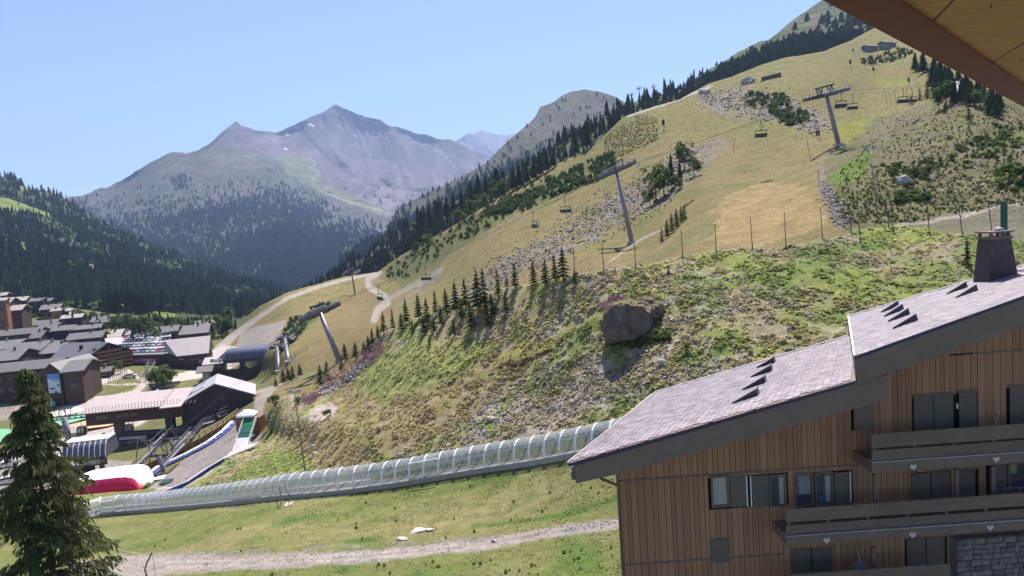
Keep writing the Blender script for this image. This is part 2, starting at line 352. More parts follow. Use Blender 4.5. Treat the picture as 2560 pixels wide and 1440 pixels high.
    C = C*(1+0.62*bankm*np.clip((0.95-0.45*lush), 0, 1))[..., None]*np.where(bankm[..., None] > 0, np.array([1.02, 0.97, .95]), 1.0)
    return C*(0.80+0.40*fbm(x*2.3, y*2.3, 57, 3))[..., None]
rowsA1 = np.r_[np.linspace(0, 0.62, 175), np.linspace(0.62, 1, 45)[1:]]
A1_BOT = [(UL, 2300), (UR, 2300)]
def rowmap(us_top):  # denser rows inside the picture
    return rowsA1
gm_near = ground_mat('near_ground', 0.9, 9.0, 0.18, 0.42, 0.16, 6.0)
def backA1(us):
    vt = lerp_poly(BANK_TOP, us)+26; return Pn(us, vt, np.maximum(fA2(us, vt), fA1(us, vt-26)*1.06))
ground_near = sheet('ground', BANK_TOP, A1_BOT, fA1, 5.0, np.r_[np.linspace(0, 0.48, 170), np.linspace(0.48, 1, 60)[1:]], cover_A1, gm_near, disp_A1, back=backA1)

# ---- ski slope, valley floor, village ground, right-hand mountainside
ROCKS_A2 = [ [(1740, 250), (1800, 222), (1870, 215), (1960, 240), (2000, 262), (2060, 285), (2085, 320), (2040, 335), (1990, 320), (1930, 300), (1860, 298), (1780, 285)],
             [(1100, 760), (1250, 660), (1400, 580), (1520, 500), (1620, 440), (1680, 380), (1780, 350), (1830, 350), (1760, 420), (1690, 490), (1600, 540), (1540, 560), (1480, 610), (1400, 640), (1280, 690), (1180, 740)],
             [(2045, 400), (2100, 470), (2140, 560), (2090, 570), (2040, 490)], [(2120, 380), (2230, 290), (2330, 250), (2400, 330), (2240, 370), (2160, 420)],
             [(1000, 745), (1060, 700), (1090, 680), (1110, 690), (1040, 740), (1010, 765)] ]
def disp_A2(X, U, V, D):
    n = fbm(X[..., 0]*0.08, X[..., 1]*0.08, 61, 4)-0.5; f = fbm(X[..., 0]*0.5, X[..., 1]*0.5, 63, 3)-0.5
    rough = np.zeros(U.shape)
    for k, p in enumerate(ROCKS_A2): rough = np.maximum(rough, soft(p, U, V, X, 14, 65+k))
    rh = np.clip((U-2060)/80, 0, 1)*np.clip((V-230)/80, 0, 1)*np.clip((560-V)/50, 0.1, 1)
    val = np.clip((V-lerp_poly([(-700, 800), (300, 830), (600, 900), (680, 1000), (700, 1300)], U))/20, 0, 1)*np.clip((700-U)/60, 0, 1)
    X = X.copy(); X[..., 2] += (0.5*n + 0.15*f)*(1-val) + rough*1.1*f + rh*(1.6*n+0.9*f)
    return X
def cover_A2(X, U, V, D):
    x, y = X[..., 0], X[..., 1]
    a = fbm(x*0.03, y*0.03, 71, 4); b = fbm(x*0.12, y*0.12, 75, 4); c = fbm(x*0.5, y*0.5, 79, 4)
    C = np.broadcast_to(np.array((0.205, 0.170, 0.075)), X.shape).copy()
    C = mixc(C, (a-0.45)*3, (0.225, 0.175, 0.085)); C = mixc(C, (0.46-b)*4*0.8, (0.140, 0.155, 0.055))
    # valley green
    C = mixc(C, soft([(-700, 700), (620, 760), (660, 900), (690, 980), (600, 1060), (450, 1230), (-700, 1260)], U, V, X, 6, 81)*0.7, (0.125, 0.140, 0.055))
    # piste greens above
    C = mixc(C, soft([(1560, 290), (1800, 190), (2200, 60), (2300, 160), (2330, 230), (2200, 300), (2080, 330), (1900, 360), (1700, 330)], U, V, X, 22, 83)*0.55, (0.180, 0.170, 0.065))
    C = mixc(C, soft([(2100, 310), (2190, 300), (2170, 330), (2120, 355), (2090, 340)], U, V, X, 6, 85)*0.75, (0.20, 0.22, 0.035))
    C = mixc(C, soft([(2170, 190), (2280, 200), (2240, 222), (2190, 210)], U, V, X, 6, 86)*0.5, (0.19, 0.22, 0.035))
    # straw patch
    st = soft([(1780, 510), (1860, 470), (2010, 465), (2060, 480), (2075, 560), (1960, 600), (1850, 625), (1760, 630), (1790, 580)], U, V, X, 30, 87)
    C = mixc(C, st*(0.45+0.5*np.clip((c-0.35)*4, 0, 1)), G_STRAW)
    C = mixc(C, soft([(1200, 700), (1330, 640), (1500, 640), (1560, 640), (1570, 668), (1440, 690), (1300, 712)], U, V, X, 14, 89)*0.6, (0.225, 0.165, 0.085))
    C = mixc(C, soft([(740, 900), (850, 760), (930, 700), (1000, 770), (900, 860), (860, 930)], U, V, X, 18, 91)*0.55, (0.19, 0.135, 0.070))
    C = mixc(C, soft([(1640, 640), (1780, 600), (1880, 620), (1700, 655), (1600, 670)], U, V, X, 8, 93)*0.6, (0.22, 0.165, 0.085))
    # greener verge of shrubs under the crest
    C = mixc(C, soft([(950, 690), (1080, 600), (1260, 500), (1500, 380), (1560, 400), (1300, 530), (1180, 600), (1010, 720)], U, V, X, 16, 95)*0.7, (0.105, 0.130, 0.045))
    C = mixc(C, soft([(700, 880), (720, 800), (800, 770), (860, 740), (800, 790), (740, 850)], U, V, X, 8, 96)*0.7, (0.09, 0.125, 0.045))
    for k, p in enumerate(ROCKS_A2):
        C = mixc(C, soft(p, U, V, X, 14, 65+k)*np.clip((c-0.36)*5, 0, 1)*0.85, G_ROCK)
    # right-hand mountainside
    rh = soft([(2060, 380), (2140, 340), (2230, 280), (2400, 240), (2700, 250), (3200, 200), (3200, 640), (2240, 570), (2120, 570), (2060, 480)], U, V, X, 14, 97)
    C = mixc(C, rh*0.8, (0.150, 0.140, 0.070)); C = mixc(C, rh*np.clip((c-0.48)*5, 0, 1)*0.7, (0.20, 0.165, 0.12)); C = mixc(C, rh*np.clip((0.45-b)*5, 0, 1)*0.8, (0.11, 0.145, 0.040))
    C = mixc(C, soft([(2070, 440), (2150, 390), (2190, 380), (2150, 450), (2090, 470)], U, V, X, 8, 98)*0.8, (0.12, 0.19, 0.03))
    C = mixc(C, soft([(2240, 560), (2400, 530), (2560, 500), (3200, 450), (3200, 620), (2500, 600), (2250, 568)], U, V, X, 8, 99)*0.55, (0.19, 0.18, 0.14))
    # tracks
    tk = [(-1, [(548, 872, 10), (590, 835, 8), (650, 790, 6), (720, 745, 5), (800, 716, 4), (860, 700, 3.5), (950, 682, 4)]),
          (-1, [(950, 682, 5), (918, 700, 6), (925, 720, 7), (960, 740, 8), (968, 755, 9), (945, 775, 9), (935, 800, 8)]),
          (0, [(2240, 565, 4), (2330, 550, 4), (2450, 525, 5), (2560, 500, 5), (2800, 450, 6)]),
          (0, [(630, 985, 4), (700, 962, 3), (760, 940, 1)]),
          (0, [(640, 1060, 14), (650, 1000, 12), (690, 965, 5)]),
          (0, [(1520, 655, 1.5), (1600, 600, 2), (1660, 570, 2)]),
          (0, [(1780, 215, 3), (1650, 265, 3), (1570, 290, 3)])]
    for _, pts in tk: C = mixc(C, strip(pts, U, V, X, 1.5, 101)*0.9, (0.36, 0.31, 0.275))
    C = mixc(C, soft([(590, 868), (600, 835), (640, 815), (715, 800), (690, 850), (650, 866)], U, V, X, 3, 103)*0.9, (0.30, 0.265, 0.25))
    C = mixc(C, strip([(950, 760, 3), (1020, 720, 5), (1080, 690, 6), (1108, 672, 3)], U, V, X, 3, 104)*0.7, (0.27, 0.25, 0.24))
    # village pavement and paths
    pv = (0.50, 0.43, 0.39)
    for poly in ([(120, 1030), (180, 1008), (290, 985), (345, 975), (330, 995), (200, 1024), (130, 1036)], [(520, 880), (560, 862), (610, 870), (590, 900), (540, 905)],
                 [(435, 938), (500, 922), (530, 918), (500, 945), (440, 955)], [(270, 905), (300, 868), (420, 840), (430, 860), (300, 885), (300, 900)], [(250, 955), (320, 925), (300, 945), (230, 970)],
                 [(215, 955), (320, 922), (335, 930), (240, 965), (212, 972)], [(345, 985), (500, 975), (480, 990), (350, 1000)],
                 [(0, 1130), (200, 1085), (330, 1050), (330, 1070), (240, 1095), (150, 1130), (0, 1160)], [(430, 958), (560, 930), (620, 900), (560, 900), (430, 940)]):
        C = mixc(C, soft(poly, U, V, X, 1.5, 105)*0.9, pv)
    for pts in ([(340, 980, 8), (365, 955, 6), (335, 940, 2.5), (318, 938, 2)], [(240, 960, 1.5), (300, 962, 1.5), (345, 960, 2)], [(180, 1120, 5), (260, 1090, 6), (340, 1060, 6), (420, 1020, 5)], [(270, 910, 6), (290, 880, 6), (250, 860, 6)], [(0, 1000, 1), (0, 1010, 1)]):
        C = mixc(C, strip(pts, U, V, X, 1, 106)*0.9, pv)
    C = mixc(C, soft([(-200, 1015), (60, 1010), (65, 1045), (-200, 1080)], U, V, X, 2, 107), (0.27, 0.23, 0.20))
    C = mixc(C, soft([(-300, 1185), (60, 1150), (330, 1150), (345, 1210), (300, 1262), (-300, 1262)], U, V, X, 3, 108)*0.85, (0.30, 0.27, 0.25))
    C = mixc(C, soft([(345, 1245), (420, 1180), (520, 1100), (600, 1040), (660, 1030), (650, 1120), (560, 1175), (430, 1250)], U, V, X, 2, 109), G_GRAVEL)
    return C*(0.80+0.2*fbm(x*1.1, y*1.1, 111, 3))[..., None]
gm_mid = ground_mat('hill_ground', 0.22, 2.2, 0.20, 0.42, 0.5, 2.0)
A2_BOT = [(a, b+55) for a, b in BANK_TOP]
hillside = sheet('hillside', A2_TOP, A2_BOT, fA2, 4.0, np.linspace(0, 1, 210), cover_A2, gm_mid, disp_A2)

# ---- forest slope left of the valley
L_TOP = [(-900, 250), (-400, 350), (-100, 420), (0, 440), (30, 446), (60, 462), (75, 474), (110, 474), (140, 486), (165, 502), (180, 508), (230, 545), (330, 590), (420, 628), (500, 662), (600, 700), (700, 728), (760, 740), (900, 760)]
L_BOT = [(-900, 800), (0, 800), (200, 835), (330, 850), (480, 860), (600, 875), (700, 900), (900, 900)]
fL = Field([(-900, 780, 420), (0, 780, 450), (200, 800, 450), (400, 810, 470), (600, 850, 480), (800, 880, 480), (-900, 300, 1300), (0, 440, 1400), (180, 505, 1500), (0, 600, 800), (-400, 550, 820), (330, 590, 1400), (330, 690, 800), (500, 662, 1300), (500, 740, 750), (700, 728, 1000), (700, 790, 650), (900, 760, 900)])
def disp_L(X, U, V, D):
    X = X.copy(); X[..., 2] += 22*(fbm(X[..., 0]*0.008, X[..., 1]*0.008, 121, 4)-0.5)*np.clip((V-L_top_v(U))/25, 0, 1); return X
def L_top_v(U): return lerp_poly(L_TOP, U)
MEADOWS_L = [[(-300, 500), (0, 497), (60, 510), (120, 528), (190, 545), (130, 548), (60, 536), (0, 532), (-300, 540)], [(45, 465), (75, 472), (90, 482), (55, 478)],
             [(0, 580), (60, 600), (95, 650), (70, 660), (30, 620), (0, 605)], [(190, 650), (230, 660), (270, 700), (255, 712), (205, 680)], [(60, 775), (85, 780), (105, 805), (62, 820)],
             [(120, 690), (150, 705), (150, 725), (125, 710)], [(390, 800), (440, 805), (440, 820), (380, 815)], [(200, 795), (230, 800), (225, 815), (205, 815)]]
def cover_L(X, U, V, D):
    b = fbm(X[..., 0]*0.02, X[..., 1]*0.02, 123, 4)
    C = np.broadcast_to(np.array((0.045, 0.058, 0.030)), X.shape).copy()
    C = mixc(C, (b-0.5)*4, (0.060, 0.078, 0.035))
    for k, p in enumerate(MEADOWS_L): C = mixc(C, soft(p, U, V, X, 5, 125+k, 0.02)*0.95, (0.135, 0.165, 0.050))
    C = mixc(C, soft([(210, 655), (240, 665), (265, 690), (240, 690)], U, V, X, 5, 135, 0.02)*0.6, (0.18, 0.16, 0.13))
    return C
gm_far = ground_mat('forest_floor', 0.02, 0.15, 0.2, 0.25, 1.0, 0.1)
forest_slope = sheet('forest_slope', L_TOP, L_BOT, fL, 6.0, np.linspace(0, 1, 90), cover_L, gm_far, disp_L, u0=-900, u1=900)

# ---- forest ground behind the crest
R_TOP = [(560, 850), (640, 795), (700, 752), (780, 715), (850, 668), (900, 640), (950, 612), (1000, 575), (1060, 545), (1120, 515), (1200, 480), (1300, 420), (1400, 360), (1480, 312), (1560, 268), (1590, 252), (1650, 238), (1700, 222), (1770, 196), (1800, 200)]
R_BOT = [(a, b+75) for a, b in A2_TOP if 540 < a < 1850]
fR = Field([(560, 850, 460), (560, 880, 440), (700, 760, 560), (700, 850, 420), (850, 668, 620), (850, 760, 450), (1000, 580, 600), (1000, 690, 420), (1200, 480, 560), (1200, 580, 400), (1400, 360, 520), (1400, 470, 380), (1560, 268, 520), (1560, 360, 380), (1770, 196, 560), (1800, 300, 420)])
def disp_R(X, U, V, D):
    X = X.copy(); X[..., 2] += 4*(fbm(X[..., 0]*0.02, X[..., 1]*0.02, 131, 3)-0.5); return X
def cover_R(X, U, V, D):
    b = fbm(X[..., 0]*0.03, X[..., 1]*0.03, 133, 4)
    return mixc(np.broadcast_to(np.array((0.050, 0.070, 0.030)), X.shape).copy(), (b-0.45)*4, (0.075, 0.100, 0.040))
forest_floor = sheet('wooded_bank', R_TOP, R_BOT, fR, 5.0, np.linspace(0, 1, 30), cover_R, gm_far, disp_R, u0=560, u1=1800)

# ---- far mountains
def mtn(name, top, bot, pts, amp, freq, cover, mat_, u0, u1, du, nrow, seed, jag=3.0):
    fd = Field(pts); top = np.array(top, float)
    uu = np.arange(u0, u1+1, 4.0); vv = np.interp(uu, top[:, 0], top[:, 1])+jag*(fbm(uu*0.045, uu*0+seed, seed, 4, 0.6)-0.5)*2
    top2 = list(zip(uu, vv))
    def disp(X, U, V, D):
        x, y, z = X[..., 0], X[..., 1], X[..., 2]
        r = ridged(x*freq+z*freq*0.5, y*freq*0.6-z*freq*0.7, seed, 6, 0.55)-0.5
        g = fbm(x*freq*0.4, z*freq*0.25, seed+3, 3)-0.5
        k = np.clip((V-np.interp(U, uu, vv))/14, 0, 1)+0.08
        return X*(1+ (amp*(r+1.1*g))/np.linalg.norm(X, axis=-1)*np.minimum(k, 1))[..., None]
    return sheet(name, top2, bot, fd, du, np.linspace(0, 1, nrow), cover, mat_, disp, u0=u0, u1=u1)
def treeline(U, V):
    """0..1 wooded share of the big mountain"""
    return np.clip((V-lerp_poly([(0, 480), (250, 500), (420, 470), (560, 440), (700, 420), (800, 460), (880, 520), (980, 560), (1100, 560), (1300, 500)], U))/90, 0, 1)
PEAK_SHADE = None
def cover_C(X, U, V, D):
    x, y, z = X[..., 0], X[..., 1], X[..., 2]
    a = fbm(x*0.004, z*0.006, 141, 5); b = fbm(x*0.015, z*0.02, 145, 4); st = fbm(x*0.02+z*0.012, z*0.004, 147, 4)
    C = np.broadcast_to(np.array((0.150, 0.125, 0.135)), X.shape).copy()
    C = mixc(C, (a-0.48)*5, (0.115, 0.105, 0.095)); C = mixc(C, (st-0.56)*5, (0.21, 0.18, 0.185))
    front = soft([(150, 470), (260, 440), (420, 350), (560, 360), (640, 385), (760, 430), (850, 500), (980, 545), (1100, 560), (1100, 800), (100, 800)], U, V, X, 10, 149, 0.004)
    C = mixc(C, front*0.85, (0.095, 0.098, 0.062)); C = mixc(C, front*np.clip((b-0.5)*5, 0, 1)*0.6, (0.140, 0.120, 0.105))
    C = mixc(C, treeline(U, V)*np.clip((0.62-b)*4, 0, 1)*0.8, (0.055, 0.075, 0.040))
    C = mixc(C, soft([(690, 395), (760, 385), (790, 410), (800, 455), (880, 490), (990, 535), (930, 530), (830, 490), (770, 465), (720, 440)], U, V, X, 5, 151, 0.004)*0.8, (0.160, 0.175, 0.085))
    C = mixc(C, soft([(500, 395), (620, 380), (680, 395), (620, 400), (560, 410)], U, V, X, 5, 152, 0.004)*0.4, (0.15, 0.165, 0.09))
    C = mixc(C, strip([(770, 395, 1.3), (790, 405, 1.3), (775, 420, 1.3), (800, 430, 1.3), (778, 455, 1.3), (800, 475, 1.5), (870, 505, 1.6), (975, 533, 1.6)], U, V, X, 1, 153, 0.01)*0.8, (0.36, 0.34, 0.27))
    for (u, v, w, h) in ((908, 296, 16, 4), (775, 312, 9, 2), (932, 331, 6, 2), (890, 340, 4, 1.5), (715, 372, 3, 2), (745, 322, 9, 1.6), (717, 335, 5, 2)):
        C = mixc(C, (((U-u-0.6*(V-v))/w)**2+((V-v-0.28*(U-u))/h)**2 < 1).astype(float), (0.75, 0.76, 0.8))
    return C*(0.70+0.45*fbm(x*0.05, z*0.06, 155, 3)+0.35*(ridged(x*0.012+z*.006, z*0.011, 157, 4)-.5))[..., None]
gm_rock = ground_mat('mountain_rock', 0.008, 0.06, 0.25, 0.40, 26.0, 0.03)
C_TOP = [(-400, 640), (100, 500), (185, 493), (215, 488), (240, 474), (262, 468), (300, 455), (340, 430), (370, 412), (405, 390), (430, 379), (450, 377), (462, 384), (500, 372), (515, 366), (545, 340), (568, 318), (588, 302), (602, 312), (640, 325), (690, 331), (712, 322), (730, 316),
         (780, 290), (812, 278), (830, 264), (842, 262), (856, 270), (890, 285), (930, 296), (952, 300), (968, 312), (1010, 322), (1060, 338), (1090, 344), (1108, 350), (1118, 349), (1135, 354), (1180, 372), (1230, 400), (1400, 520)]
C_BOT = [(-400, 900), (1400, 900)]
C_PTS = [(100, 500, 3400), (262, 468, 3500), (430, 379, 3600), (588, 302, 4500), (700, 331, 4900), (842, 262, 5600), (1000, 322, 5800), (1118, 349, 6000), (1230, 400, 5600), (1400, 520, 5000), (400, 550, 2600), (700, 520, 2900), (560, 420, 3500), (700, 400, 4100), (850, 430, 4600), (1000, 480, 4400),
         (980, 540, 3300), (400, 700, 1900), (700, 700, 1800), (1000, 650, 2300), (1300, 650, 3000), (0, 700, 2200), (700, 900, 1300), (0, 900, 1400), (1300, 900, 1900), (-400, 640, 3000), (-400, 900, 1400)]
far_mountain = mtn('far_mountain', C_TOP, C_BOT, C_PTS, 260, 0.0042, cover_C, gm_rock, -400, 1400, 4.0, 190, 161, 5.0)
def cover_D(X, U, V, D):
    a = fbm(X[..., 0]*0.004, X[..., 2]*0.003, 171, 5); C = np.broadcast_to(np.array((0.21, 0.19, 0.20)), X.shape).copy()
    return mixc(mixc(C, (a-0.5)*5, (0.30, 0.28, 0.28)), (fbm(X[..., 0]*0.012, X[..., 2]*0.002, 173, 3)-0.66)*8, (0.62, 0.62, 0.66))
D_TOP = [(900, 420), (1100, 372), (1135, 356), (1150, 345), (1172, 331), (1185, 333), (1200, 326), (1207, 323), (1214, 330), (1240, 333), (1262, 337), (1290, 333), (1320, 345), (1500, 420)]
far_peaks = mtn('jagged_peaks', D_TOP, [(900, 560), (1500, 560)], [(900, 420, 9000), (1207, 323, 9800), (1500, 420, 9500), (900, 560, 7600), (1200, 560, 7400), (1500, 560, 7600)], 330, 0.0032, cover_D, gm_rock, 900, 1500, 4.0, 60, 181, 5.0)
def cover_E(X, U, V, D):
    x, z = X[..., 0], X[..., 2]; a = fbm(x*0.01, z*0.012, 191, 5); b = fbm(x*0.04, z*0.05, 195, 4)
    C = np.broadcast_to(np.array((0.115, 0.108, 0.085)), X.shape).copy(); C = mixc(C, (a-0.5)*5, (0.165, 0.145, 0.130)); C = mixc(C, (0.48-b)*5, (0.095, 0.110, 0.060))
    low = np.clip((V-lerp_poly([(1100, 430), (1250, 370), (1400, 330), (1560, 280), (1600, 260)], U))/50, 0, 1)
    return mixc(C, low*0.7, (0.070, 0.090, 0.045))*(0.8+0.4*fbm(x*0.1, z*0.12, 197, 3))[..., None]
E_TOP = [(850, 620), (960, 590), (985, 545), (1000, 520), (1060, 485), (1100, 470), (1170, 432), (1215, 408), (1250, 372), (1290, 335), (1320, 312), (1340, 290), (1350, 268), (1380, 258), (1405, 238), (1430, 228), (1455, 224), (1500, 230), (1535, 239), (1560, 256), (1600, 268), (1800, 300)]
mid_mountain = mtn('rocky_shoulder', E_TOP, [(850, 760), (1400, 640), (1800, 520)], [(850, 620, 1500), (1000, 520, 1700), (1250, 372, 1700), (1455, 224, 2000), (1600, 268, 1800), (1800, 300, 1500), (850, 760, 1000), (1100, 600, 1000), (1400, 500, 900), (1800, 500, 900), (1300, 460, 1200), (1450, 330, 1450)], 45, 0.008, cover_E, gm_rock, 850, 1800, 4.0, 110, 201, 3.0)
def cover_G(X, U, V, D):
    x, z = X[..., 0], X[..., 2]; a = fbm(x*0.015, z*0.02, 211, 5); b = fbm(x*0.06, z*0.07, 215, 4)
    C = np.broadcast_to(np.array((0.115, 0.130, 0.060)), X.shape).copy(); C = mixc(C, (a-0.5)*5, (0.165, 0.150, 0.115)); return mixc(C, (0.46-b)*5, (0.070, 0.090, 0.040))
G_TOP = [(1700, 215), (1745, 192), (1765, 178), (1790, 165), (1830, 140), (1870, 118), (1900, 102), (1925, 98), (1950, 78), (1980, 52), (2010, 32), (2030, 18), (2060, -4), (2120, -40), (2400, -200), (2900, -420)]
upper_mountain = mtn('upper_mountainside', G_TOP, [(1700, 300), (2000, 240), (2200, 180), (2900, 120)], [(1700, 215, 620), (1765, 178, 700), (1900, 102, 850), (2060, -4, 1050), (2400, -200, 1300), (2900, -420, 1500), (1800, 230, 470), (1950, 180, 470), (2100, 150, 480), (2300, 80, 560), (2900, 100, 600), (2000, 90, 720), (1700, 300, 450)], 16, 0.02, cover_G, gm_rock, 1700, 2900, 5.0, 90, 221, 3.0)
# ---- low ground under everything, out to the horizon
mb = MB(); mb.add([(-20000, -20000, -420), (20000, -20000, -420), (20000, 20000, -420), (-20000, 20000, -420)], [(0, 1, 2, 3)])
valley = mb.build('valley_floor', mat('valley_earth', (0.09, 0.10, 0.05), 0.95)); valley['kind'] = 'structure'
# ================================================================== PLANTS
rnd = random.Random(7)
def leaf_mat(name, c1, c2, tint=False, var=0.25, scale=1.2, transl=0.25):
    m, t, b = _nodes(name); N = t.nodes.new; L = t.links.new
    tc = N('ShaderNodeTexCoord'); n = N('ShaderNodeTexNoise'); n.inputs['Scale'].default_value = scale; n.inputs['Detail'].default_value = 4
    L(tc.outputs['Object'], n.inputs['Vector']); r = N('ShaderNodeValToRGB'); r.color_ramp.elements[0].position = 0.35; r.color_ramp.elements[1].position = 0.68
    r.color_ramp.elements[0].color = (*c1, 1); r.color_ramp.elements[1].color = (*c2, 1); L(n.outputs[0], r.inputs[0]); out = r.outputs[0]
    if tint:
        a = N('ShaderNodeAttribute'); a.attribute_type = 'INSTANCER'; a.attribute_name = 'tint'
        mx = N('ShaderNodeVectorMath'); mx.operation = 'MULTIPLY'; L(out, mx.inputs[0]); L(a.outputs['Color'], mx.inputs[1]); out = mx.outputs[0]
    else:
        oi = N('ShaderNodeObjectInfo'); mr = N('ShaderNodeMapRange'); mr.inputs['To Min'].default_value = 1-var; mr.inputs['To Max'].default_value = 1+var
        L(oi.outputs['Random'], mr.inputs['Value']); mx = N('ShaderNodeVectorMath'); mx.operation = 'SCALE'; L(out, mx.inputs[0]); L(mr.outputs[0], mx.inputs['Scale']); out = mx.outputs[0]
    L(out, b.inputs['Base Color']); b.inputs['Roughness'].default_value = 0.8; b.inputs['Specular IOR Level'].default_value = 0.12
    tr = N('ShaderNodeBsdfTranslucent'); L(out, tr.inputs['Color']); ms = N('ShaderNodeMixShader'); ms.inputs[0].default_value = transl
    L(b.outputs[0], ms.inputs[1]); L(tr.outputs[0], ms.inputs[2]); L(ms.outputs[0], t.nodes['Material Output'].inputs[0])
    return m
M_SPR = leaf_mat('spruce_needles', (0.048, 0.068, 0.036), (0.095, 0.122, 0.056))
M_SPRY = leaf_mat('young_spruce_needles', (0.060, 0.084, 0.038), (0.125, 0.155, 0.062), transl=.4)
M_SPRT = leaf_mat('forest_needles', (0.050, 0.070, 0.038), (0.100, 0.128, 0.060), True)
M_BRD = leaf_mat('broad_leaves', (0.060, 0.100, 0.030), (0.130, 0.180, 0.055), transl=0.4)
M_BRDT = leaf_mat('scrub_leaves', (0.075, 0.105, 0.042), (0.150, 0.185, 0.070), True, transl=0.4)
M_BARK = mat('bark', (0.09, 0.065, 0.05), 0.9, var=0.3, scale=8)
def spruce_geo(seed, layers=9, spikes=9, wide=0.17, base=0.08, droop=0.35, gap=0.0, notch=(0.22, 0.42), rise=1.55):
    """crown of height 1: whorls of drooping, uneven boughs"""
    r = random.Random(seed); V = []; Fc = []
    for i in range(layers):
        t = (i+0.5)/layers; z0 = base+(1-base)*t; rr = wide*(1-t)**0.85*(r.uniform(0.82, 1.15))+0.006
        top = len(V); V.append((r.uniform(-.008, .008), r.uniform(-.008, .008), min(z0+(1-base)/layers*rise, 1.0)))
        ph = r.uniform(0, 6.28); ring = []
        for k in range(spikes*2):
            a = ph+math.pi*k/spikes; q = rr*(r.uniform(0.75, 1.2) if k % 2 == 0 else r.uniform(*notch))
            z = z0-(rr*droop if k % 2 == 0 else 0)+r.uniform(-.01, .01); V.append((math.cos(a)*q, math.sin(a)*q, z)); ring.append(len(V)-1)
        for k in range(len(ring)):
            if gap and r.random() < gap: continue
            Fc.append((top, ring[k], ring[(k+1) % len(ring)]))
    return V, Fc
def trunk_geo(h=0.9, r=0.014):
    mb = MB(); mb.tube([(0, 0, -0.06), (0, 0, h)], r, 5, 0.003, cap=False); return mb.v, mb.f
def spruce_parts(seed, mat_, **k):
    v, f = spruce_geo(seed, **k); a = MB().add(v, f).mesh('crown', mat_); v, f = trunk_geo(); b = MB().add(v, f).mesh('trunk', M_BARK); return a, b
def both(seed, m1, **k):
    v, f = spruce_geo(seed, **k); mb = MB().add(v, f); n = len(f); v2, f2 = trunk_geo(); mb.add(v2, [g for g in f2])
    me = mb.mesh('forest_tree', m1); me.materials.append(M_BARK)
    for i, p in enumerate(me.polygons): p.material_index = 0 if i < n else 1
    return me
def broad_geo(seed, n=420, shape=(0.36, 0.36, 0.42), cz=0.56, leaf=0.045, blobs=9):
    r = random.Random(seed); V = []; Fc = []; B = []
    for i in range(blobs):
        a = r.uniform(0, 6.28); q = r.uniform(0.1, 0.75); z = r.uniform(-0.75, 0.85)
        B.append((math.cos(a)*q*shape[0]*(1-0.4*max(z, 0)), math.sin(a)*q*shape[1]*(1-0.4*max(z, 0)), cz+z*shape[2]*0.75, r.uniform(0.30, 0.5)*shape[0]))
    for i in range(n):
        b = B[r.randrange(blobs)]; d = Vector((r.gauss(0, 1), r.gauss(0, 1), r.gauss(0, 1)+0.25)).normalized(); q = r.uniform(0.65, 1.08)
        c = Vector(b[:3])+d*b[3]*q; nn = (d+Vector((r.gauss(0, .5), r.gauss(0, .5), r.gauss(0, .5)))).normalized()
        x = nn.orthogonal().normalized(); y = nn.cross(x); a = r.uniform(0, 6.28); x, y = x*math.cos(a)+y*math.sin(a), y*math.cos(a)-x*math.sin(a)
        s = leaf*r.uniform(0.6, 1.4); k = len(V); V += [c-x*s, c-y*s*0.7, c+x*s, c+y*s*0.7]; Fc.append((k, k+1, k+2, k+3))
    return V, Fc
def stem_geo(seed, h=0.5):
    r = random.Random(seed); mb = MB(); mb.tube([(0, 0, -0.05), (r.uniform(-.02, .02), r.uniform(-.02, .02), h)], 0.022, 5, 0.012)
    for k in range(4):
        a = r.uniform(0, 6.28); mb.tube([(0, 0, h*r.uniform(0.5, 0.9)), (math.cos(a)*.2, math.sin(a)*.2, h+r.uniform(.05, .3))], 0.01, 4, 0.004)
    return mb.v, mb.f
SPR = [spruce_parts(s, M_SPR, layers=10, wide=w) for s, w in ((1, .16), (2, .19), (3, .145))]
SPRY = [spruce_parts(s, M_SPRY, layers=9, spikes=8, wide=w*1.1, gap=.24, notch=(.12, .34), rise=1.0, droop=.22) for s, w in ((4, .21), (5, .25), (6, .19))]
BRD = []
for s in (11, 12, 13):
    v, f = broad_geo(s); a = MB().add(v, f).mesh('crown', M_BRD); v, f = stem_geo(s); BRD.append((a, MB().add(v, f).mesh('trunk', M_BARK)))
SHR = []
for s in (21, 22, 23):
    v, f = broad_geo(s, 230, (0.5, 0.5, 0.5), 0.42, 0.07, 7); a = MB().add(v, f).mesh('foliage', M_BRD); v, f = stem_geo(s, .3); SHR.append((a, MB().add(v, f).mesh('stem', M_BARK)))
def plant(name, pair, loc, h, wide=1.0, rz=None, label=None, cat='tree', group=None, lean=0.0, parts=('crown', 'trunk')):
    o = empty(name, loc, rnd.uniform(0, 6.28) if rz is None else rz, label, cat, group); o.scale = (h*wide, h*wide, h); o.rotation_euler[0] = lean
    for me, pn in zip(pair, parts): inst(pn, me, o)
    return o
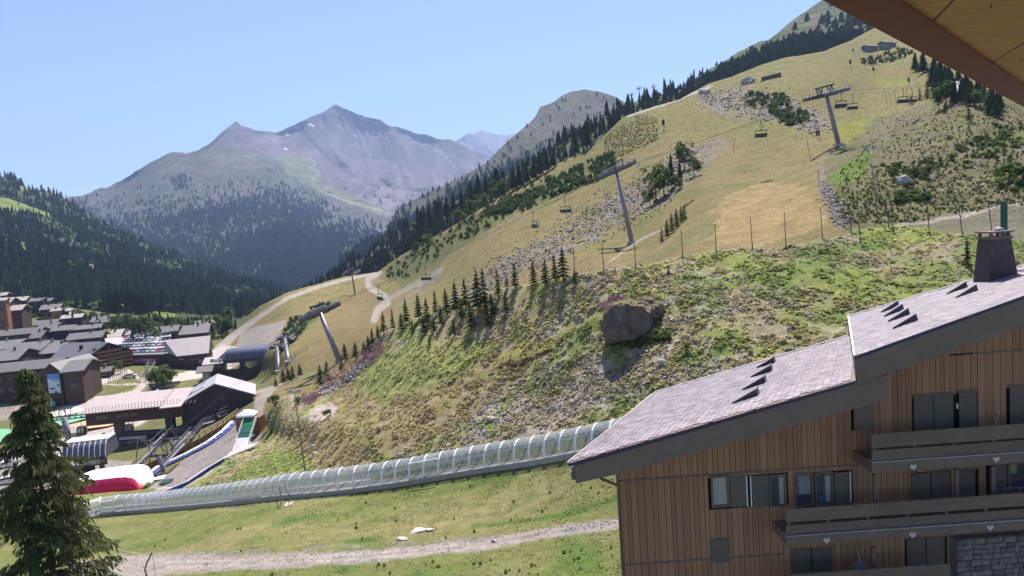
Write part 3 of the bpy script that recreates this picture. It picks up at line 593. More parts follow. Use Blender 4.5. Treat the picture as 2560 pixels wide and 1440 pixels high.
# scatter of things nobody would count: one object, instances made by geometry nodes
def scatter(name, pts, scl, tint, kinds, sources, flat=0.0):
    me = bpy.data.meshes.new(name); n = len(pts); me.vertices.add(n); me.vertices.foreach_set('co', np.asarray(pts, np.float32).ravel())
    a = me.attributes.new('scl', 'FLOAT_VECTOR', 'POINT'); a.data.foreach_set('vector', np.asarray(scl, np.float32).ravel())
    a = me.attributes.new('tint', 'FLOAT_COLOR', 'POINT'); a.data.foreach_set('color', np.concatenate([np.asarray(tint, np.float32), np.ones((n, 1), np.float32)], 1).ravel())
    a = me.attributes.new('sort', 'INT', 'POINT'); a.data.foreach_set('value', np.asarray(kinds, np.int32))
    rot = np.zeros((n, 3), np.float32); g = np.random.RandomState(n); rot[:, 2] = g.rand(n)*6.28; rot[:, :2] = g.normal(0, 0.05+flat, (n, 2))
    a = me.attributes.new('rot', 'FLOAT_VECTOR', 'POINT'); a.data.foreach_set('vector', rot.ravel())
    o = bpy.data.objects.new(name, me); link(o)
    ng = bpy.data.node_groups.new(name, 'GeometryNodeTree'); ng.interface.new_socket('Geometry', in_out='INPUT', socket_type='NodeSocketGeometry'); ng.interface.new_socket('Geometry', in_out='OUTPUT', socket_type='NodeSocketGeometry')
    gi = ng.nodes.new('NodeGroupInput'); go = ng.nodes.new('NodeGroupOutput'); j = ng.nodes.new('GeometryNodeJoinGeometry')
    def at(nm, ty):
        q = ng.nodes.new('GeometryNodeInputNamedAttribute'); q.data_type = ty; q.inputs[0].default_value = nm; return q.outputs[0]
    sc_, ro, so_ = at('scl', 'FLOAT_VECTOR'), at('rot', 'FLOAT_VECTOR'), at('sort', 'INT')
    for k, src in enumerate(sources):
        oi = ng.nodes.new('GeometryNodeObjectInfo'); oi.inputs[0].default_value = src; oi.inputs[1].default_value = True
        ip = ng.nodes.new('GeometryNodeInstanceOnPoints'); cmp = ng.nodes.new('FunctionNodeCompare'); cmp.data_type = 'INT'; cmp.operation = 'EQUAL'
        ng.links.new(so_, cmp.inputs['A'] if False else cmp.inputs[2]); cmp.inputs[3].default_value = k
        ng.links.new(gi.outputs[0], ip.inputs['Points']); ng.links.new(cmp.outputs[0], ip.inputs['Selection']); ng.links.new(oi.outputs['Geometry'], ip.inputs['Instance'])
        ng.links.new(ro, ip.inputs['Rotation']); ng.links.new(sc_, ip.inputs['Scale']); ng.links.new(ip.outputs[0], j.inputs[0])
    ng.links.new(j.outputs[0], go.inputs[0]); md = o.modifiers.new('scatter', 'NODES'); md.node_group = ng
    o['kind'] = 'stuff'; return o
def src_obj(name, me): return bpy.data.objects.new(name, me)     # a shape the scatters repeat
SRC_T = [src_obj('forest_spruce_shape', both(s, M_SPRT, layers=7, spikes=6, wide=w)) for s, w in ((31, .17), (32, .21), (33, .15))]
SRC_F = [src_obj('distant_spruce_shape', both(s, M_SPRT, layers=4, spikes=4, wide=w)) for s, w in ((34, .22), (35, .28))]
def _b(seed, n, *a):
    v, f = broad_geo(seed, n, *a); return MB().add(v, f).mesh('leaf_clump', M_BRDT)
SRC_B = [src_obj('scrub_shape', _b(s, 150, (0.42, 0.42, 0.40), 0.42, 0.085, 7)) for s in (41, 42)]
npr = np.random.RandomState(5)
def on_sheet(fd, disp, u, v):
    u = np.atleast_1d(np.asarray(u, float)); v = np.atleast_1d(np.asarray(v, float)); D = fd(u, v); return disp(Pn(u, v, D), u, v, D), D
def on1(u, v): X, D = on_sheet(fA1, disp_A1, u, v); return Vector(X[0])
def on2(u, v): X, D = on_sheet(fA2, disp_A2, u, v); return Vector(X[0])
def zoff(X, dz=-0.3): X = X.copy(); X[:, 2] += dz; return X
def pick(n, u0, u1, v0, v1): return npr.uniform(u0, u1, n), npr.uniform(v0, v1, n)

# ---- forest on the left slope
PU, PV, PH = [], [], []
u, v = pick(34000, -700, 860, 380, 880)
D = fL(u, v); X = disp_L(Pn(u, v, D), u, v, D)
clear = np.zeros(len(u), bool)
for k, p in enumerate(MEADOWS_L): clear |= soft(p, u, v, X, 5, 125+k, 0.02) > 0
ok = (v > L_top_v(u)) & (v < np.minimum(lerp_poly(L_BOT, u), lerp_poly([(-700, 760), (0, 765), (120, 790), (240, 800), (330, 812), (480, 810), (600, 812), (660, 790), (720, 770), (900, 760)], u))) & (npr.rand(len(u)) < np.clip((D/800)**1.2, 0.26, 1)) & (~clear | (npr.rand(len(u)) < 0.05))
thin = fbm(X[:, 0]*0.02, X[:, 1]*0.02, 401, 3) > 0.60
ok &= ~thin | (npr.rand(len(u)) < 0.5)
u, v, X, D = u[ok], v[ok], X[ok], D[ok]
o_ = np.argsort(D); u, v, X, D = u[o_], v[o_], X[o_], D[o_]
light = (thin[ok][o_] & (npr.rand(len(u)) < .6)) | (npr.rand(len(u)) < 0.04)
H = npr.uniform(9, 15, len(u))*(0.8+0.5*fbm(X[:, 0]*0.01, X[:, 1]*0.01, 403, 2)); H[light] *= 0.6; H *= 1.1
NEAR = [i for i in range(len(u)) if -20 < u[i] < 700 and not light[i]][:110]
mask = np.ones(len(u), bool); mask[NEAR] = False
LEFT_NEAR = [(Vector(X[i]), H[i]) for i in NEAR]
kinds = np.where(light, 3+(npr.rand(len(u)) < .5), npr.randint(0, 3, len(u)))
tint = npr.uniform(0.65, 1.7, (len(u), 1))*np.array([[1, 1, 1]])*(1+.35*np.clip((v-640)/100, 0, 1))[:, None]; tint[light] = npr.uniform(0.75, 1.35, (light.sum(), 1))*np.array([[0.85, 1.0, 0.9]])
scl = np.stack([H*npr.uniform(1.05, 1.6, len(u))]*2+[H], -1)
scl[light, :2] *= 1.3
scatter('left_slope_forest', zoff(X[mask], -0.8), scl[mask], tint[mask], kinds[mask], SRC_T+SRC_B)
# ---- belt of forest behind the crest of the ski slope
u, v = pick(14000, 560, 1790, 190, 900)
D = fR(u, v); X = disp_R(Pn(u, v, D), u, v, D); top = lerp_poly(R_TOP, u); a2 = lerp_poly(A2_TOP, u)
ok = (v > top) & (v < a2+30) & (npr.rand(len(u)) < np.where(D > 480, 1, 0.5))
ok &= ~((u > 1200) & (npr.rand(len(u)) < 0.25))
u, v, X, D = u[ok], v[ok], X[ok], D[ok]; o_ = np.argsort(D); u, v, X, D = u[o_], v[o_], X[o_], D[o_]
H = npr.uniform(5.5, 11, len(u))*(0.65+0.7*vnoise(X[:, 0]*0.05, X[:, 1]*0.05, 9)); light = npr.rand(len(u)) < 0.16; H[light] *= 0.6; H *= 1.1
NEAR = [i for i in range(len(u)) if not light[i]][:70]; RIGHT_NEAR = [(Vector(X[i]), H[i]) for i in NEAR]; mask = np.ones(len(u), bool); mask[NEAR] = False
kinds = np.where(light, 3, npr.randint(0, 3, len(u))); tint = npr.uniform(0.6, 1.15, (len(u), 1))*np.ones((1, 3)); scl = np.stack([H*npr.uniform(1.1, 1.7, len(u))]*2+[H], -1)
scatter('crest_forest', zoff(X[mask], -0.8), scl[mask], tint[mask], kinds[mask], SRC_T+SRC_B)
# ---- distant trees of the big mountain, the rocky shoulder and the upper mountainside
def far_trees(name, obj, cond, n, hr, wide=1.0, seed=1):
    me = obj.data; co = np.empty(len(me.vertices)*3, np.float32); me.vertices.foreach_get('co', co); co = co.reshape(-1, 3)
    q = co @ RMn; uu = 1280+F*q[:, 0]/-q[:, 2]; vv = 720-F*q[:, 1]/-q[:, 2]
    fc = np.empty(len(me.polygons)*4, np.int32); me.polygons.foreach_get('vertices', fc); fc = fc.reshape(-1, 4)
    cu, cv = uu[fc].mean(1), vv[fc].mean(1); g = np.random.RandomState(seed); w = cond(cu, cv, co[fc].mean(1)); w = np.clip(w, 0, None)
    i = g.choice(len(fc), n, p=w/w.sum()); a, b = g.rand(n, 1), g.rand(n, 1); f = fc[i]
    X = (co[f[:, 0]]*(1-a)+co[f[:, 3]]*a)*(1-b)+(co[f[:, 1]]*(1-a)+co[f[:, 2]]*a)*b
    H = g.uniform(hr[0], hr[1], n); scl = np.stack([H*wide*g.uniform(.9, 1.3, n)]*2+[H], -1); tint = g.uniform(.6, 1.2, (n, 1))*np.ones((1, 3))
    scatter(name, zoff(X, -H.mean()*0.08), scl, tint, g.randint(0, 2, n), SRC_F)
def cC(u, v, X):
    w = treeline(u, v)**1.3; c = fbm(X[:, 0]*0.004, X[:, 2]*0.006, 405, 4); w = w*np.clip((c-0.34)*5, 0.22, 1)*(v < 860)+.02*(v > 470)
    cl = soft([(690, 395), (770, 395), (800, 455), (880, 490), (1000, 540), (930, 545), (830, 500), (720, 440)], u, v, X, 5, 151, 0.004) > 0
    k = ((u-455)/30)**2+((v-455)/16)**2 < 1
    return np.where(cl, 0, w)+k*.35
far_trees('far_mountain_forest', far_mountain, cC, 42000, (13, 26), 1.3, 2)
def cE(u, v, X):
    c = fbm(X[:, 0]*0.012, X[:, 2]*0.015, 407, 3); low = np.clip((v-lerp_poly([(850, 560), (1100, 455), (1250, 400), (1400, 335), (1560, 275), (1600, 262)], u))/45, 0, 1)
    return low*np.clip((c-0.3)*5, 0.05, 1)+0.03
far_trees('shoulder_forest', mid_mountain, cE, 9000, (9, 16), 1.3, 3)
def cG(u, v, X):
    c = fbm(X[:, 0]*0.02, X[:, 2]*0.02, 409, 3); w = np.clip((c-0.42)*8, 0, 1)*np.clip((v-lerp_poly(G_TOP, u)-18)/30, 0, 1)
    belt = np.clip((v-lerp_poly([(1700, 240), (1780, 190), (1830, 165), (1950, 110), (2060, 75), (2180, 30), (2400, -60)], u))/12, 0, 1)*1.3
    return w*0.5+belt*np.clip((c-0.36)*5, 0.1, 1)
far_trees('upper_mountain_trees', upper_mountain, cG, 3200, (7, 12), 1.6, 4)
# ---- scrub and undergrowth on the hillside
def scrub(name, n, region, hr, dens=1.0, fd=fA2, disp=disp_A2, tintb=(1, 1, 1), src=None, flat=0.0, seed=1, kinds=None, box=None, warp=10):
    g = np.random.RandomState(seed); us, vs, = [], []
    for poly in region:
        pa = np.array(poly, float); m = max(10, int(n/len(region))); uu = g.uniform(pa[:, 0].min(), pa[:, 0].max(), m*3); vv = g.uniform(pa[:, 1].min(), pa[:, 1].max(), m*3)
        D = fd(uu, vv); X = Pn(uu, vv, D); k = soft(poly, uu, vv, X, warp, seed+9, 0.15) > 0; us.append(uu[k][:m]); vs.append(vv[k][:m])
    u, v = np.concatenate(us), np.concatenate(vs); D = fd(u, v); X = disp(Pn(u, v, D), u, v, D)
    H = g.uniform(hr[0], hr[1], len(u)); scl = np.stack([H*g.uniform(.9, 1.5, len(u))]*2+[H], -1)
    tint = g.uniform(.7, 1.3, (len(u), 1))*np.array([tintb]); src = src or SRC_B
    return scatter(name, zoff(X, -0.1*float(H.mean())), scl, tint, g.randint(0, len(src), len(u)), src, flat)
scrub('crest_undergrowth', 900, [[(950, 690), (1080, 600), (1260, 500), (1380, 440), (1400, 470), (1280, 540), (1150, 610), (1010, 700)], [(1290, 510), (1400, 440), (1530, 380), (1545, 430), (1400, 490), (1310, 530)], [(1200, 540), (1300, 490), (1340, 480), (1280, 530)]], (1.5, 3.2), seed=51, tintb=(0.75, 0.85, 0.8), warp=7)
scrub('lower_gully_bushes', 160, [[(700, 880), (715, 800), (760, 790), (800, 760), (830, 760), (780, 800), (740, 850)]], (1.2, 2.6), seed=52, tintb=(0.75, 0.85, 0.8), warp=4)
scrub('rocky_shoulder_bushes', 260, [[(1860, 230), (1960, 240), (1990, 290), (1930, 290), (1860, 265)], [(1930, 285), (2020, 280), (2020, 310), (1960, 318)], [(2150, 150), (2250, 120), (2280, 130), (2270, 150), (2160, 165)]], (1.3, 2.8), seed=53, tintb=(0.7, 0.85, 0.7), warp=6)
scrub('mountainside_bushes', 260, [[(2250, 470), (2200, 410), (2360, 400), (2330, 450)], [(2400, 350), (2560, 310), (2560, 400), (2420, 400)], [(2490, 400), (2560, 380), (2700, 400), (2700, 480), (2500, 480)], [(2240, 480), (2320, 480), (2320, 500), (2250, 500)]], (0.6, 1.5), seed=54, tintb=(0.9, 1, 0.9), warp=22)
scrub('mountainside_scrub', 3200, [[(2070, 480), (2150, 380), (2260, 290), (2420, 250), (2700, 300), (2700, 490), (2240, 560), (2120, 560)]], (0.2, 0.6), seed=55, tintb=(1.3, 1.25, 1.1), warp=16)
scrub('dry_slope_scrub', 2600, [[(1100, 760), (1250, 660), (1400, 570), (1520, 490), (1640, 420), (1780, 350), (1760, 420), (1650, 540), (1520, 600), (1400, 640), (1180, 740)], [(1530, 330), (1600, 285), (1650, 300), (1640, 350), (1560, 390), (1500, 400)]], (0.25, 0.7), seed=56, tintb=(1.5, 1.4, 1.3), warp=14)
# ---- leafy ground cover of the near bank, meadow tufts
def tuft_mesh(seed, n, s, flat, name='tuft'):
    r = random.Random(seed); V = []; Fc = []
    for i in range(n):
        a = r.uniform(0, 6.28); q = r.uniform(0, 0.45); c = Vector((math.cos(a)*q, math.sin(a)*q, r.uniform(0.1, 0.7)*(1-q)))
        nn = Vector((r.gauss(0, .6), r.gauss(0, .6), r.uniform(flat, 1))).normalized(); x = nn.orthogonal().normalized(); y = nn.cross(x); w = s*r.uniform(.6, 1.3); k = len(V)
        V += [c-x*w, c-y*w*0.6, c+x*w, c+y*w*0.6]; Fc.append((k, k+1, k+2, k+3))
    return MB().add(V, Fc).mesh(name, M_TUFT)
M_TUFT = leaf_mat('ground_leaves', (0.75, 0.80, 0.7), (1.15, 1.1, 1.1), True, transl=0.5)
SRC_G = [src_obj('leafy_tuft_shape', tuft_mesh(s, 12, .22, 0.5)) for s in (61, 62, 63)]
def bank_cover(name, n, poly, hr, seed, cut=0.40, ccut=1.0, mul=1.9, hs=0.55):
    g = np.random.RandomState(seed); pa = np.array(poly, float); u = g.uniform(pa[:, 0].min(), pa[:, 0].max(), n*3); v = g.uniform(pa[:, 1].min(), pa[:, 1].max(), n*3)
    k = inpoly(poly, u, v) & (v > lerp_poly(BANK_TOP, u)+1); u, v = u[k], v[k]; D = fA1(u, v); X = disp_A1(Pn(u, v, D), u, v, D)
    # more often where it is far, so that the cover is even on the ground
    m = (g.rand(len(u)) < np.clip((D/95.0)**2, 0.1, 1)); u, v, D, X = u[m][:n], v[m][:n], D[m][:n], X[m][:n]
    p = fbm(X[:, 0]*0.9, X[:, 1]*0.9, 501, 3); m = p > cut; u, v, D, X = u[m], v[m], D[m], X[m]
    C = cover_A1(X, u, v, D)*mul; pk_ = g.rand(len(u)) < .22; C[pk_] = C[pk_]*.5+np.array([.20, .175, .17])*.8; H = g.uniform(hr[0], hr[1], len(u)); jit = g.uniform(.72, 1.3, (len(u), 1)); C = C*jit*np.array([[1.0, 1.0, 0.9]]); C = C*.78+C.mean(1, keepdims=True)*np.array([[1.04, .98, .92]])*.22
    scl = np.stack([H*g.uniform(.9, 1.5, len(u))]*2+[H*hs], -1)
    scatter(name, zoff(X, -0.03), scl, C, g.randint(0, 3, len(u)), SRC_G, 0.15)
BANK_POLY = [(690, 1195), (690, 1000), (860, 940), (960, 830), (1160, 745), (1440, 685), (1880, 612), (2235, 562), (2700, 590), (2700, 700), (2000, 900), (1600, 1080), (1450, 1090), (900, 1180)]
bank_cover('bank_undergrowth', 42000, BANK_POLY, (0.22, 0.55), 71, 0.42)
bank_cover('grassy_edge_plants', 5000, [(500, 1215), (560, 1160), (650, 1110), (700, 1010), (800, 1150), (900, 1170), (640, 1200)], (0.25, 0.6), 72, 0.38)
bank_cover('meadow_tufts', 24000, [(300, 1310), (900, 1245), (1450, 1160), (1600, 1160), (1600, 1440), (300, 1440)], (0.06, 0.19), 73, 0.47, mul=1.6, hs=0.7)

g_ = np.random.RandomState(77); pu = g_.uniform(700, 2700, 60000); pv2 = g_.uniform(90, 760, 60000); kk = (pv2 > lerp_poly(A2_TOP, pu)+4) & (pv2 < lerp_poly(BANK_TOP, pu)-1)
pu, pv2 = pu[kk], pv2[kk]; D = fA2(pu, pv2); kk = g_.rand(len(pu)) < np.clip((D/260)**2, .12, 1); pu, pv2, D = pu[kk], pv2[kk], D[kk]; X = disp_A2(Pn(pu, pv2, D), pu, pv2, D); C = cover_A2(X, pu, pv2, D)*g_.uniform(1.0, 2.3, (len(pu), 1)); H = g_.uniform(.12, .30, len(pu))*np.clip(D/130, .6, 2.2)
scatter('piste_grass', X, np.stack([H*1.5, H*1.5, H*.5], -1), C, g_.randint(0, 3, len(pu)), SRC_G, .1)
scrub('meadow_weeds', 60, [[(350, 1330), (900, 1250), (1450, 1180), (1540, 1280), (1200, 1340), (700, 1380), (400, 1385)], [(600, 1440), (1540, 1370), (1540, 1440)]], (.12, .34), fd=fA1, disp=disp_A1, seed=93, tintb=(1.5, 1.8, 1.2), warp=4)
# ================================================================== BIG CHALET
YW = 25.5
def Wp(u, v, y=YW): return ray_plane(u, v, (0, y, 0), Vector((0, 1, 0)))
M_PLK = mat('cladding_pine', (0.35, 0.185, 0.105), 0.6, var=0.22, scale=1.6, stretch=(5, 5, 0.45), bump=0.004, bscale=9, inst_var=0.15, spec=0.25)
M_TRIM = mat('dark_brown_paint', (0.175, 0.122, 0.095), 0.55, var=0.12, scale=4, stretch=(1, 1, 1), spec=0.3)
M_FAS = mat('grey_brown_fascia', (0.180, 0.135, 0.110), 0.6, var=0.10, scale=1.5)
M_SHUT = mat('charcoal_shutter', (0.135, 0.115, 0.095), 0.5, var=0.08, scale=3)
M_SLATE = mat('roof_shingle_wood', (0.26, 0.215, 0.235), 0.5, var=0.45, scale=2.2, stretch=(1, 1, 1), inst_var=0.3, spec=0.5, bump=0.004, bscale=30)
M_WHT = mat('white_strip', (0.75, 0.72, 0.70), 0.5, var=0.03)
M_GLASS = mat('window_glass', (0.25, 0.27, 0.28), 0.06, var=0.1, spec=0.7, alpha=0.16)
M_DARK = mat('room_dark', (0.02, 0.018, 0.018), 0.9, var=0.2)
M_CURT = mat('curtain', (0.62, 0.57, 0.52), 0.9, var=0.15, scale=14, stretch=(3, 1, .1))
M_STONE = mat('wall_stone', (0.17, 0.15, 0.145), 0.9, var=0.3, scale=3, bump=0.02, bscale=9, inst_var=0.3)
M_MORT = mat('mortar', (0.22, 0.205, 0.195), 0.95)
M_LEDGE = mat('galvanised_edge', (0.50, 0.52, 0.56), 0.35, 0.6, var=0.1)
X0 = Wp(1549, 1300).x; XR = Wp(2900, 1200).x
ch = empty('chalet', Wp(1549, 1440), 0, 'large pine-clad chalet with stepped grey shingle roof and white hearts on its balconies', 'chalet')
def cb(mb, name, m, **k): return mb.build(name, m, ch, world=True, **k)
# roof planes ---------------------------------------------------------
YV = 23.2
VA = Wp(1419, 1159, YV); VB = Wp(2136, 952, YV); EB = P(1640, 980, 33.2); EB.z = VA.z
sl = (VB-VA).normalized(); ed = (EB-VA).normalized(); NR = ed.cross(sl).normalized()
if NR.z < 0: NR = -NR
UA = Wp(2137, 891, YV); NU = NR
def R1(u, v): return ray_plane(u, v, VA, NR)
def R2(u, v): return ray_plane(u, v, UA, NU)
def slab(name, pts, th, m):
    mb = MB(); mb.prism([p - NR*th for p in pts], NR*th); return cb(mb, name, m)
B1 = R1(2121, 840); C1 = R1(1640, 981)
B1b = C1 + sl*((B1-C1).dot(sl)+0.4)
slab('roof_deck', [VA, VB+sl*0.5, B1b, C1], 0.10, M_TRIM)
D2 = R2(2121, 791); UR2 = UA + sl*13.0
slab('upper_roof_deck', [UA, UR2, D2+sl*13.6, D2], 0.10, M_TRIM)
# shingles, laid in courses parallel to the eave -----------------------
def shingles(o0, along, length, runs, quad, seed):
    r = random.Random(seed); out = []; per = sl.cross(NR).normalized(); course = 0.26; n = int(runs/course)
    for i in range(n):
        s0 = 0.02+i*course; x = -r.uniform(0, .2)
        while x < length:
            w = r.uniform(0.16, 0.34)
            c = o0 + sl*(s0+course*.5) + along*(x+w/2)
            if quad(c, x, w): out.append((c, w-0.012, i, r.uniform(0, 1)))
            x += w
    return out
sk = ed.dot(sl)
def q1(c, x, w): return 0.02 < x and x+w < L1
L1 = (C1-VA).length-0.02
S1 = shingles(VA, ed, L1, (VB-VA).length-0.05, q1, 3)
L2 = (D2-UA).length
ed2 = (D2-UA).normalized()
def q2(c, x, w): return 0.02 < x and x+w < L2-0.02
S2 = shingles(UA, ed2, L2, 11.5, q2, 4)
sh_me = MB().box((0, 0, 0), (1, 1, 1)).mesh('shingle', M_SLATE)
allS = sorted(S1+S2, key=lambda s: s[0].y+0.15*abs(s[0].x-9))
def sh_mat(c, w, q, e):
    # course overlaps the one below: lower edge proud
    X = e; Z = NR; Y = Z.cross(X).normalized()
    M = Matrix((X, Y, Z)).transposed().to_4x4()
    M = M @ Matrix.Rotation((0.045 if Y.dot(sl) > 0 else -0.045)+(q-.5)*0.012, 4, 'X')
    M.translation = c+NR*(0.012+0.008*q); return M, (w, 0.285, 0.016)
chi = Matrix.Translation(ch.location).inverted()
for k, (c, w, i, q) in enumerate(allS[:300]):
    e = ed if c in [] else (ed if k >= 0 else ed2)
    M, s = sh_mat(c, w, q, ed2 if any(c is t[0] for t in S2) else ed)
    o = bpy.data.objects.new('shingle', sh_me); link(o, ch); o.matrix_local = chi @ M @ Matrix.Diagonal((*s, 1))
S2ids = {id(t) for t in S2}
mb = MB()
for t in allS[300:]:
    c, w, i, q = t; M, s = sh_mat(c, w, q, ed2 if id(t) in S2ids else ed)
    cs = [M @ Vector((a*s[0]/2, b*s[1]/2, z*s[2]/2)) for z in (-1, 1) for a, b in ((-1, -1), (1, -1), (1, 1), (-1, 1))]
    mb.hexa(cs)
o = cb(mb, 'shingle_covering', M_SLATE); o['kind'] = 'stuff'
# verge strip, eave edges ------------------------------------------------
M_EDGE = mat('roof_edge_dark', (0.055, 0.045, 0.085), 0.4, var=0.1)
mb = MB(); mb.prism([Wp(1419, 1160, YV-.02), Wp(2137, 953, YV-.02), Wp(2137, 959, YV-.02), Wp(1424, 1167, YV-.02)], (0, 0.05, 0)); cb(mb, 'verge_flashing', M_EDGE)
mb = MB(); mb.prism([Wp(2137, 891, YV-.02), Wp(2700, 689, YV-.02), Wp(2700, 697, YV-.02), Wp(2138, 899, YV-.02)], (0, 0.05, 0)); cb(mb, 'verge_flashing', M_EDGE)
mb = MB(); mb.beam(VA+NR*.03, C1+NR*.03, 0.07, 0.05, NR); cb(mb, 'eave_strip', mat('eave_strip_wood', (0.42, 0.36, 0.33), 0.7))
mb = MB(); mb.beam(UA+NR*.03, D2+NR*.03, 0.06, 0.05, NR); cb(mb, 'eave_strip', M_WHT)
mb = MB(); q = [UA-NR*.02, D2-NR*.02]; dn = Vector((0, 0, -1)); mb.prism([q[0], q[1], ray_plane(2121, 842, q[1], ed2.cross(dn).normalized()), q[0]+dn*0.80], sl*0.04); cb(mb, 'roof_step_board', M_EDGE)
mb = MB(); mb.beam(C1+NR*.03, B1+NR*.03, 0.07, 0.05, NR); mb.beam(D2+NR*.03, D2+sl*11+NR*.03, 0.07, 0.05, NR); cb(mb, 'back_edge_strip', M_WHT)
# fascias ------------------------------------------------------------------
mb = MB(); mb.prism([Wp(a, b, YV+.04) for a, b in ((1438, 1164), (2137, 960), (2222, 935), (2222, 996), (2179, 1010), (1549, 1184), (1440, 1209))][::-1], (0, .09, 0)); cb(mb, 'fascia_board', M_FAS)
mb = MB(); mb.prism([Wp(a, b, YV-.03) for a, b in ((2139, 899), (2700, 697), (2700, 768), (2143, 960))][::-1], (0, .07, 0)); cb(mb, 'fascia_board', M_FAS)
# purlin ends under the eave
for (a, b) in ((1437, 1171), (1434, 1181), (1436, 1190)):
    p = Wp(a, b, YV+.3); MBX = MB().box(p, (0.22, 0.5, 0.11)); cb(MBX, 'purlin_end', M_TRIM)
for t in (0.15, 0.4, 0.65, 0.9):
    p = VA+ed*(L1*t)+Vector((0.35, 0, -0.22)); cb(MB().box(p, (0.5, 0.12, 0.16)), 'purlin_end', M_TRIM)
# soffit & body --------------------------------------------------------
ZB = Wp(1549, 1440).z-3.0
XS = UA.x+(YW-YV)*ed.x/ed.y+.55
def roof_z(x):   # underside of the verge line at the wall
    z1 = VA.z+(x-VA.x)*(VB.z-VA.z)/(VB.x-VA.x)-(YW-YV)*ed.x/ed.y*sl.z/sl.x
    z2 = UA.z+(x-UA.x)*(sl.z/sl.x)-(YW-YV)*ed.x/ed.y*sl.z/sl.x
    return (z1 if x < XS else z2)-0.13
X1 = XR; zc = [(X0+.04, roof_z(X0)), (XS, roof_z(XS-.01)), (XS, roof_z(XS+.01)), (X1, roof_z(X1))]
mb = MB(); poly = [Vector((X0+.04, YW+.07, ZB))]+[Vector((a, YW+.07, b)) for a, b in zc][0:]+[Vector((X1, YW+.07, ZB))]
mb.prism(poly, ed*7.0); cb(mb, 'wall_body', M_DARK)
# openings on the wall: pixel rectangles (u0, v0, u1, v1)
OPEN = [(1776, 1185, 1966, 1270), (1984, 1176, 2128, 1268), (1775, 1344, 1824, 1408), (2284, 987, 2383, 1082), (2397, 978, 2442, 1072), (2523, 964, 2610, 1060), (2278, 1176, 2375, 1250), (2390, 1170, 2438, 1245), (2474, 1157, 2575, 1236), (1976, 1368, 2080, 1440), (2266, 1342, 2362, 1415), (2378, 1338, 2412, 1376), (2134, 1010, 2184, 1076)]
def rect(o, y=YW):
    cu = (o[0]+o[2])/2; cv = (o[1]+o[3])/2; c = Wp(cu, cv, y); w = (o[2]-o[0])*c.y/F*1.005; h = (o[3]-o[1])*c.y/F*1.0
    return c.x-w/2, c.x+w/2, c.z-h/2, c.z+h/2
RO = [rect(o) for o in OPEN]
zT1 = Wp(1850, 1181).z; zT2 = Wp(1750, 1398).z
STX = Wp(2375, 1400).x; STZ = Wp(2400, 1336).z
mb = MB(); mb.span((X0, YW-.05, zT1-.035), (Wp(2168, 1170).x, YW-.015, zT1+.035)); cb(mb, 'trim_strip', M_TRIM)
mb = MB(); mb.span((X0, YW-.05, zT2-.03), (Wp(1962, 1400).x, YW-.015, zT2+.03)); cb(mb, 'trim_strip', M_TRIM)
mb = MB(); zT3 = Wp(2480, 880).z; mb.span((Wp(2430, 880).x, YW-.05, zT3-.03), (XR, YW-.015, zT3+.03)); cb(mb, 'trim_strip', M_TRIM)
pl_me = MB().box((0, 0, 0), (1, 1, 1)).mesh('plank', M_PLK)
r = random.Random(9); x = X0+.02; npl = 0
while x < XR and npl < 294:
    w = r.choice((0.16, 0.22, 0.26, 0.29, 0.2)); cx = x+w/2
    tiers = [(ZB+1.5, zT2-.02), (zT2+.02, zT1-.02), (zT1+.02, min(roof_z(x), roof_z(x+w)))]
    if cx > Wp(1962, 1400).x: tiers = [(ZB+1.5, zT1-.02), (zT1+.02, roof_z(x))]
    if cx > STX: tiers = [(STZ, zT1-.02), (zT1+.02, zT3-.03), (zT3+.03, roof_z(x))]
    for a, b in tiers:
        seg = [(a, b)]
        for (x0, x1, z0, z1) in RO:
            if x0-.03 < cx < x1+.03:
                ns = []
                for s, e in seg:
                    if z1 <= s or z0 >= e: ns.append((s, e)); continue
                    if s < z0: ns.append((s, z0))
                    if e > z1: ns.append((z1, e))
                seg = ns
        for s, e in seg:
            if e-s < 0.08: continue
            o = bpy.data.objects.new('plank', pl_me); link(o, ch); npl += 1
            o.location = Vector((cx, YW+r.uniform(-.006, .012), (s+e)/2))-ch.location; o.scale = (w-.016, .045, e-s)
    x += w
# windows, doors and shutters -----------------------------------------------
def panel(o, name, m, y=YW-.035, th=.05, fr=None):
    x0, x1, z0, z1 = rect(o, y); k = cb(MB().span((x0, y-th/2, z0), (x1, y+th/2, z1)), name, m); return k
def framed(o, name='window', pane=M_GLASS, back=M_DARK, fw=.07, y=YW-.03):
    x0, x1, z0, z1 = rect(o, y); mb = MB()
    mb.span((x0, y-.05, z0), (x0+fw, y+.04, z1)); mb.span((x1-fw, y-.05, z0), (x1, y+.04, z1)); mb.span((x0+fw, y-.05, z0), (x1-fw, y+.04, z0+fw)); mb.span((x0+fw, y-.05, z1-fw), (x1-fw, y+.04, z1))
    f = cb(mb, name, M_TRIM); g = MB().span((x0+fw, y-.008, z0+fw), (x1-fw, y+.002, z1-fw)).build('pane', pane, f); g.location = -ch.location
    b = MB().span((x0+fw, y+.06, z0+fw), (x1-fw, y+.07, z1-fw)).build('interior', back, f); b.location = -ch.location
    return f
framed((1777, 1186, 1824, 1270), back=M_CURT); panel((1825, 1187, 1867, 1269), 'shutter', M_SHUT); panel((1880, 1186, 1922, 1268), 'shutter', M_SHUT)
for o in ((1866, 1187, 1869, 1269), (1876, 1187, 1879, 1269), (2125, 1176, 2128, 1258)): panel(o, 'white_strip', M_WHT, YW-.07, .03)
framed((1922, 1183, 1966, 1269), back=M_DARK); panel((1948, 1190, 1961, 1262), 'curtain', M_CURT, YW+.02, .02)
framed((1985, 1179, 2034, 1268)); framed((2036, 1177, 2083, 1266)); panel((2063, 1186, 2078, 1256), 'curtain', M_CURT, YW+.02, .02)
